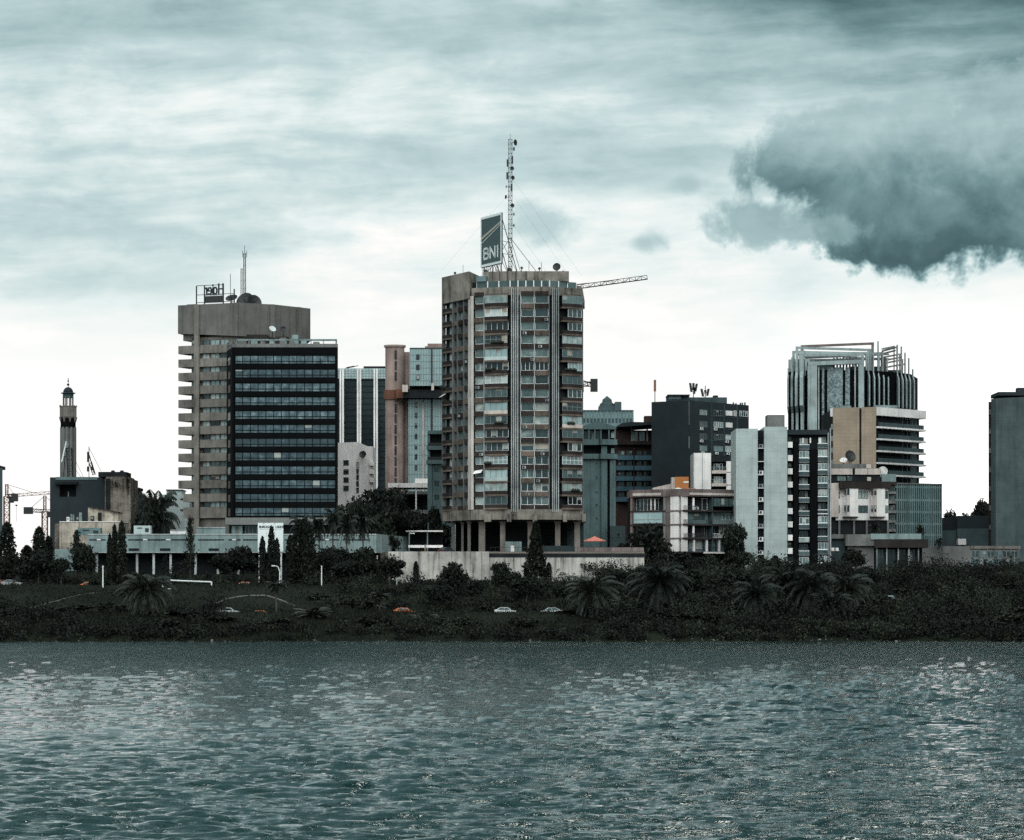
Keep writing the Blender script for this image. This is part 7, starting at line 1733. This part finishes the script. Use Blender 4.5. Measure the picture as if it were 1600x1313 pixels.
for a in (
    (30, 950, 96, 584, 'broad shrub at the water by the left picture edge'), (105, 945, 90, 586, 'broad shrub below the long kerb on the left bank'), (170, 938, 80, 592, 'shrub left of the big left-bank palm'),
    (300, 952, 90, 582, 'shrub right of the big left-bank palm'), (352, 962, 60, 576, 'shrub at the water below the white car'), (562, 930, 62, 604, 'dark shrub over the lower road left of the orange taxi'),
    (500, 925, 54, 620, 'shrub between the arched kerb and the bare patch'), (620, 940, 40, 610, 'small shrub just above the orange taxi'), (700, 962, 70, 574, 'shrub at the water below the round wall tree'),
    (760, 945, 50, 600, 'dark shrub left of the white car below the cypress'), (905, 952, 70, 584, 'shrub at the foot of the leftmost big palm'), (820, 962, 64, 574, 'low shrub at the water below the cypress'),
    (1050, 955, 80, 580, 'shrub at the water below the big corner palm'), (1110, 960, 70, 576, 'shrub at the water in mid right bank'), (1160, 945, 80, 586, 'shrub at the water left of the tall palms'),
    (1220, 955, 76, 580, 'shrub at the foot of the tall palm pair'), (1375, 925, 84, 600, 'shrub right of the last drooping palm'), (1420, 940, 90, 590, 'broad shrub below the thin columned hall'),
    (1470, 945, 90, 588, 'broad shrub below the road sign'), (1530, 935, 96, 594, 'broad shrub below the window grid annex'), (1590, 945, 90, 586, 'broad shrub at the right picture edge'),
    (1400, 918, 70, 622, 'upper shrub left of the silver car on the right bank'), (1450, 915, 70, 630, 'upper shrub before the blank grey wall'), (1560, 915, 80, 634, 'upper shrub before the annex right end'),
    (1505, 920, 70, 622, 'upper shrub beside the small road sign'), (1345, 950, 70, 582, 'shrub at the water below the last drooping palm'), (1500, 965, 80, 572, 'low shrub at the water below the road sign'),
    (1290, 905, 60, 640, 'shrub at the foot of the floodlight pole'), (945, 930, 60, 606, 'shrub between the two big wall palms'), (215, 920, 60, 622, 'shrub above the big left-bank palm'),
    (160, 905, 50, 640, 'shrub at the foot of the three podium spires'), (415, 908, 44, 644, 'shrub at the foot of the white billboard'), (340, 905, 56, 646, 'shrub right of the white goal-like frame'),
    (470, 905, 54, 640, 'shrub at the foot of the dark spire clump'), (660, 905, 40, 650, 'shrub at the wall foot left of the round tree'), (765, 905, 36, 652, 'shrub at the wall foot in the middle'),
    (900, 912, 44, 648, 'shrub at the wall foot behind the fan lamp'), (940, 905, 40, 652, 'shrub at the wall foot right part'), (1085, 920, 70, 616, 'shrub on the mid right slope'),
    (1020, 925, 50, 600, 'shrub under the big corner palm'), (1568, 958, 80, 574, 'low shrub at the water near the right edge'), (255, 965, 70, 572, 'low shrub at the water below the big left palm'),
    (440, 965, 60, 573, 'low shrub at the water left of the young palm'), (590, 962, 70, 573, 'low shrub at the water below the small dark palm'), (1265, 960, 70, 574, 'low shrub at the water below the leaning palm')):
    plant('shrub', *a)
for u, y0, w_, lab in ((1016, 852, 26, 'hedge bush on the terrace right of the parasol'), (975, 846, 30, 'low hedge bush on the terrace before the gabled block annex'), (996, 850, 24, 'hedge bush on the terrace corner')):
    plant('shrub', u, y0, w_, 700, lab, TZ)
for k_, v_ in PROTO.items():
    for o_ in v_[COUNT.get(k_, 0):]:
        for c_ in list(o_.children): bpy.data.objects.remove(c_)
        bpy.data.objects.remove(o_)

# grass and undergrowth, too many to count
rg = np.random.default_rng(3)
def scatter(n, d0, d1, dens):
    D_ = rg.uniform(d0, d1, n); u = rg.uniform(-200, 1800, n); x_ = (u - CX) / F * D_
    keep = rg.uniform(0, 1, n) < dens(u, D_, x_)
    return x_[keep], D_[keep], u[keep]
def onroad(D_): return ((D_ > 589) & (D_ < 597)) | ((D_ > 640) & (D_ < 647))
def gd(u, D_, x_):
    p = .35 + .45 * np.sin(x_ * .11 + 1) * np.sin(D_ * .17) + .4 * (D_ < 586)
    p = p * np.where(u > 930, .2, 1)
    return np.where(onroad(D_), 0, np.clip(p, .1, 1))
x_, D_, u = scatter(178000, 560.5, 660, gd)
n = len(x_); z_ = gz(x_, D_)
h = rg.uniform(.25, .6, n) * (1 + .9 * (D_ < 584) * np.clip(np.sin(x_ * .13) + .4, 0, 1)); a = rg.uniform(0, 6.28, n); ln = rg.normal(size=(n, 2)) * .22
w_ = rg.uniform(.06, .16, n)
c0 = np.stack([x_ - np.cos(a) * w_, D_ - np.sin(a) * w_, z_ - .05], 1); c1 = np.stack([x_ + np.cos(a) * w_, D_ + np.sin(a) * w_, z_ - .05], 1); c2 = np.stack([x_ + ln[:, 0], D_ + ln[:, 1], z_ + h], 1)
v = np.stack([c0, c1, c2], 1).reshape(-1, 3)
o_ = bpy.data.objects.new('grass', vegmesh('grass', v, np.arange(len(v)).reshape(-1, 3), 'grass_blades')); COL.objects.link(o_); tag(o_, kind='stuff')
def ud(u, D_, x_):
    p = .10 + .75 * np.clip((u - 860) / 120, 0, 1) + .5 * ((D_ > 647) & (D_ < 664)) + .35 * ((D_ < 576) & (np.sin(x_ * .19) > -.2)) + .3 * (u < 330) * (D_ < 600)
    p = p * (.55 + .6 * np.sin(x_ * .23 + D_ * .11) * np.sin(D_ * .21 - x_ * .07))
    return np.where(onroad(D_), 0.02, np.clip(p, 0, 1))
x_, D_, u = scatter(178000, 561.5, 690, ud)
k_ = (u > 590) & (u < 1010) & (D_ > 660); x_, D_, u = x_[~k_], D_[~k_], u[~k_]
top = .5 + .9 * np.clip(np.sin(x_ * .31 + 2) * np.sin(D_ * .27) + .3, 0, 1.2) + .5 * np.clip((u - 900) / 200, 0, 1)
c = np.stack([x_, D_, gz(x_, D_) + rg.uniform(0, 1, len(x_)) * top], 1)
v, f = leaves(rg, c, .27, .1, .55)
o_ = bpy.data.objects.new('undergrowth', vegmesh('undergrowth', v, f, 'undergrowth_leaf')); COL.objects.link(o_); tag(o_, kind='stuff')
# thicket: the closed mass of bush that covers the right bank and the foot of the podium
lobes = []
for i in range(2030):
    D__ = rg.uniform(559.3, 672); u__ = rg.uniform(-260, 1860); x__ = (u__ - CX) / F * D__
    right = np.clip((u__ - 885) / 90, 0, 1) * (.6 if D__ < 640 else .55)
    if 1120 < u__ < 1620 and 600 < D__ < 620: right *= .55
    mid = .8 * (325 < u__ < 612) * (650 < D__ < 664) + .35 * (478 < u__ < 690) * (626 < D__ < 652)
    left = .6 * (u__ < 330) * (648 < D__ < 664) + .5 * (u__ < 345) * (564 < D__ < 592) + .3 * (300 < u__ < 880) * (563 < D__ < 575) + .4 * (660 < u__ < 880) * (598 < D__ < 640) + .25 * (520 < u__ < 640) * (600 < D__ < 626)
    if D__ < 567: right = right * 1.6
    if g(x__, D__) < .12: continue
    if rg.uniform() < max(right, mid, left) and not ((587.5 < D__ < 599) and u__ < 900) and not (638 < D__ < 649 and u__ < 480):
        up = rg.uniform(0, 5.2) if mid > .5 else (rg.uniform(0, 3.6) if (1000 < u__ < 1310 and D__ > 625) else (rg.uniform(0, 2.2) if u__ > 900 and D__ > 590 else 0))
        r0 = rg.choice([1.0, 1.5, 2.0, 2.8, 3.6], p=[.2, .3, .25, .17, .08])
        lobes.append((x__, D__, r0 * (.85 if D__ < 564 else 1), up))
for i in range(620):
    u__ = rg.uniform(-200, 1800); D__ = rg.uniform(559, 568); x__ = (u__ - CX) / F * D__
    if .12 < g(x__, D__) < 2.6 and rg.uniform() < (.95 if u__ > 890 else (.6 if u__ < 340 else .3)): lobes.append((x__, D__, rg.uniform(.8, 1.9), 0))
pp = []
for x__, D__, r__, up in lobes:
    hz_ = r__ * rg.uniform(.7, 1.15)
    pp.append(blob(rg, (x__, D__, g(x__, D__) + hz_ * .45 + up), (r__ * 1.25, r__ * 1.1, hz_), int(125 * r__ ** 1.5)))
leafmat('thicket_light', (0.006, 0.009, 0.007), (0.030, 0.038, 0.024))
v, f = leaves(rg, np.concatenate(pp), .25, .2, .6)
me = vegmesh('thicket', v, f, 'undergrowth_leaf'); me.materials.append(MATS['thicket_light'])
me.polygons.foreach_set('material_index', np.concatenate([np.full(len(q), 1 if rg.uniform() < .30 else 0, dtype=np.int32) for q in pp]))
o_ = bpy.data.objects.new('thicket', me); COL.objects.link(o_); tag(o_, kind='stuff')
# stones and flotsam along the waterline
mb = MB(); rs = random.Random(9)
for i in range(280):
    xx_ = rs.uniform(-112, 112); dd = 559.0
    while g(xx_, dd) < -.05 and dd < 570: dd += .15
    s_ = rs.uniform(.06, .17) * (2.0 if rs.random() < .05 else 1); dd += rs.uniform(-.3, .5); zz_ = g(xx_, dd)
    pts = [(xx_ + s_ * rs.uniform(.6, 1.4) * math.cos(k * 1.0472), dd + s_ * math.sin(k * 1.0472), zz_ - .1) for k in range(6)]
    top_ = [(xx_ + (p[0] - xx_) * .6, dd + (p[1] - dd) * .6, zz_ + s_ * rs.uniform(.4, .9)) for p in pts]
    mb.add(pts + top_, [(k, (k + 1) % 6, 6 + (k + 1) % 6, 6 + k) for k in range(6)] + [tuple(range(6, 12))])
tag(mb.build('shore_stones', 'kerb_stone'), kind='stuff')
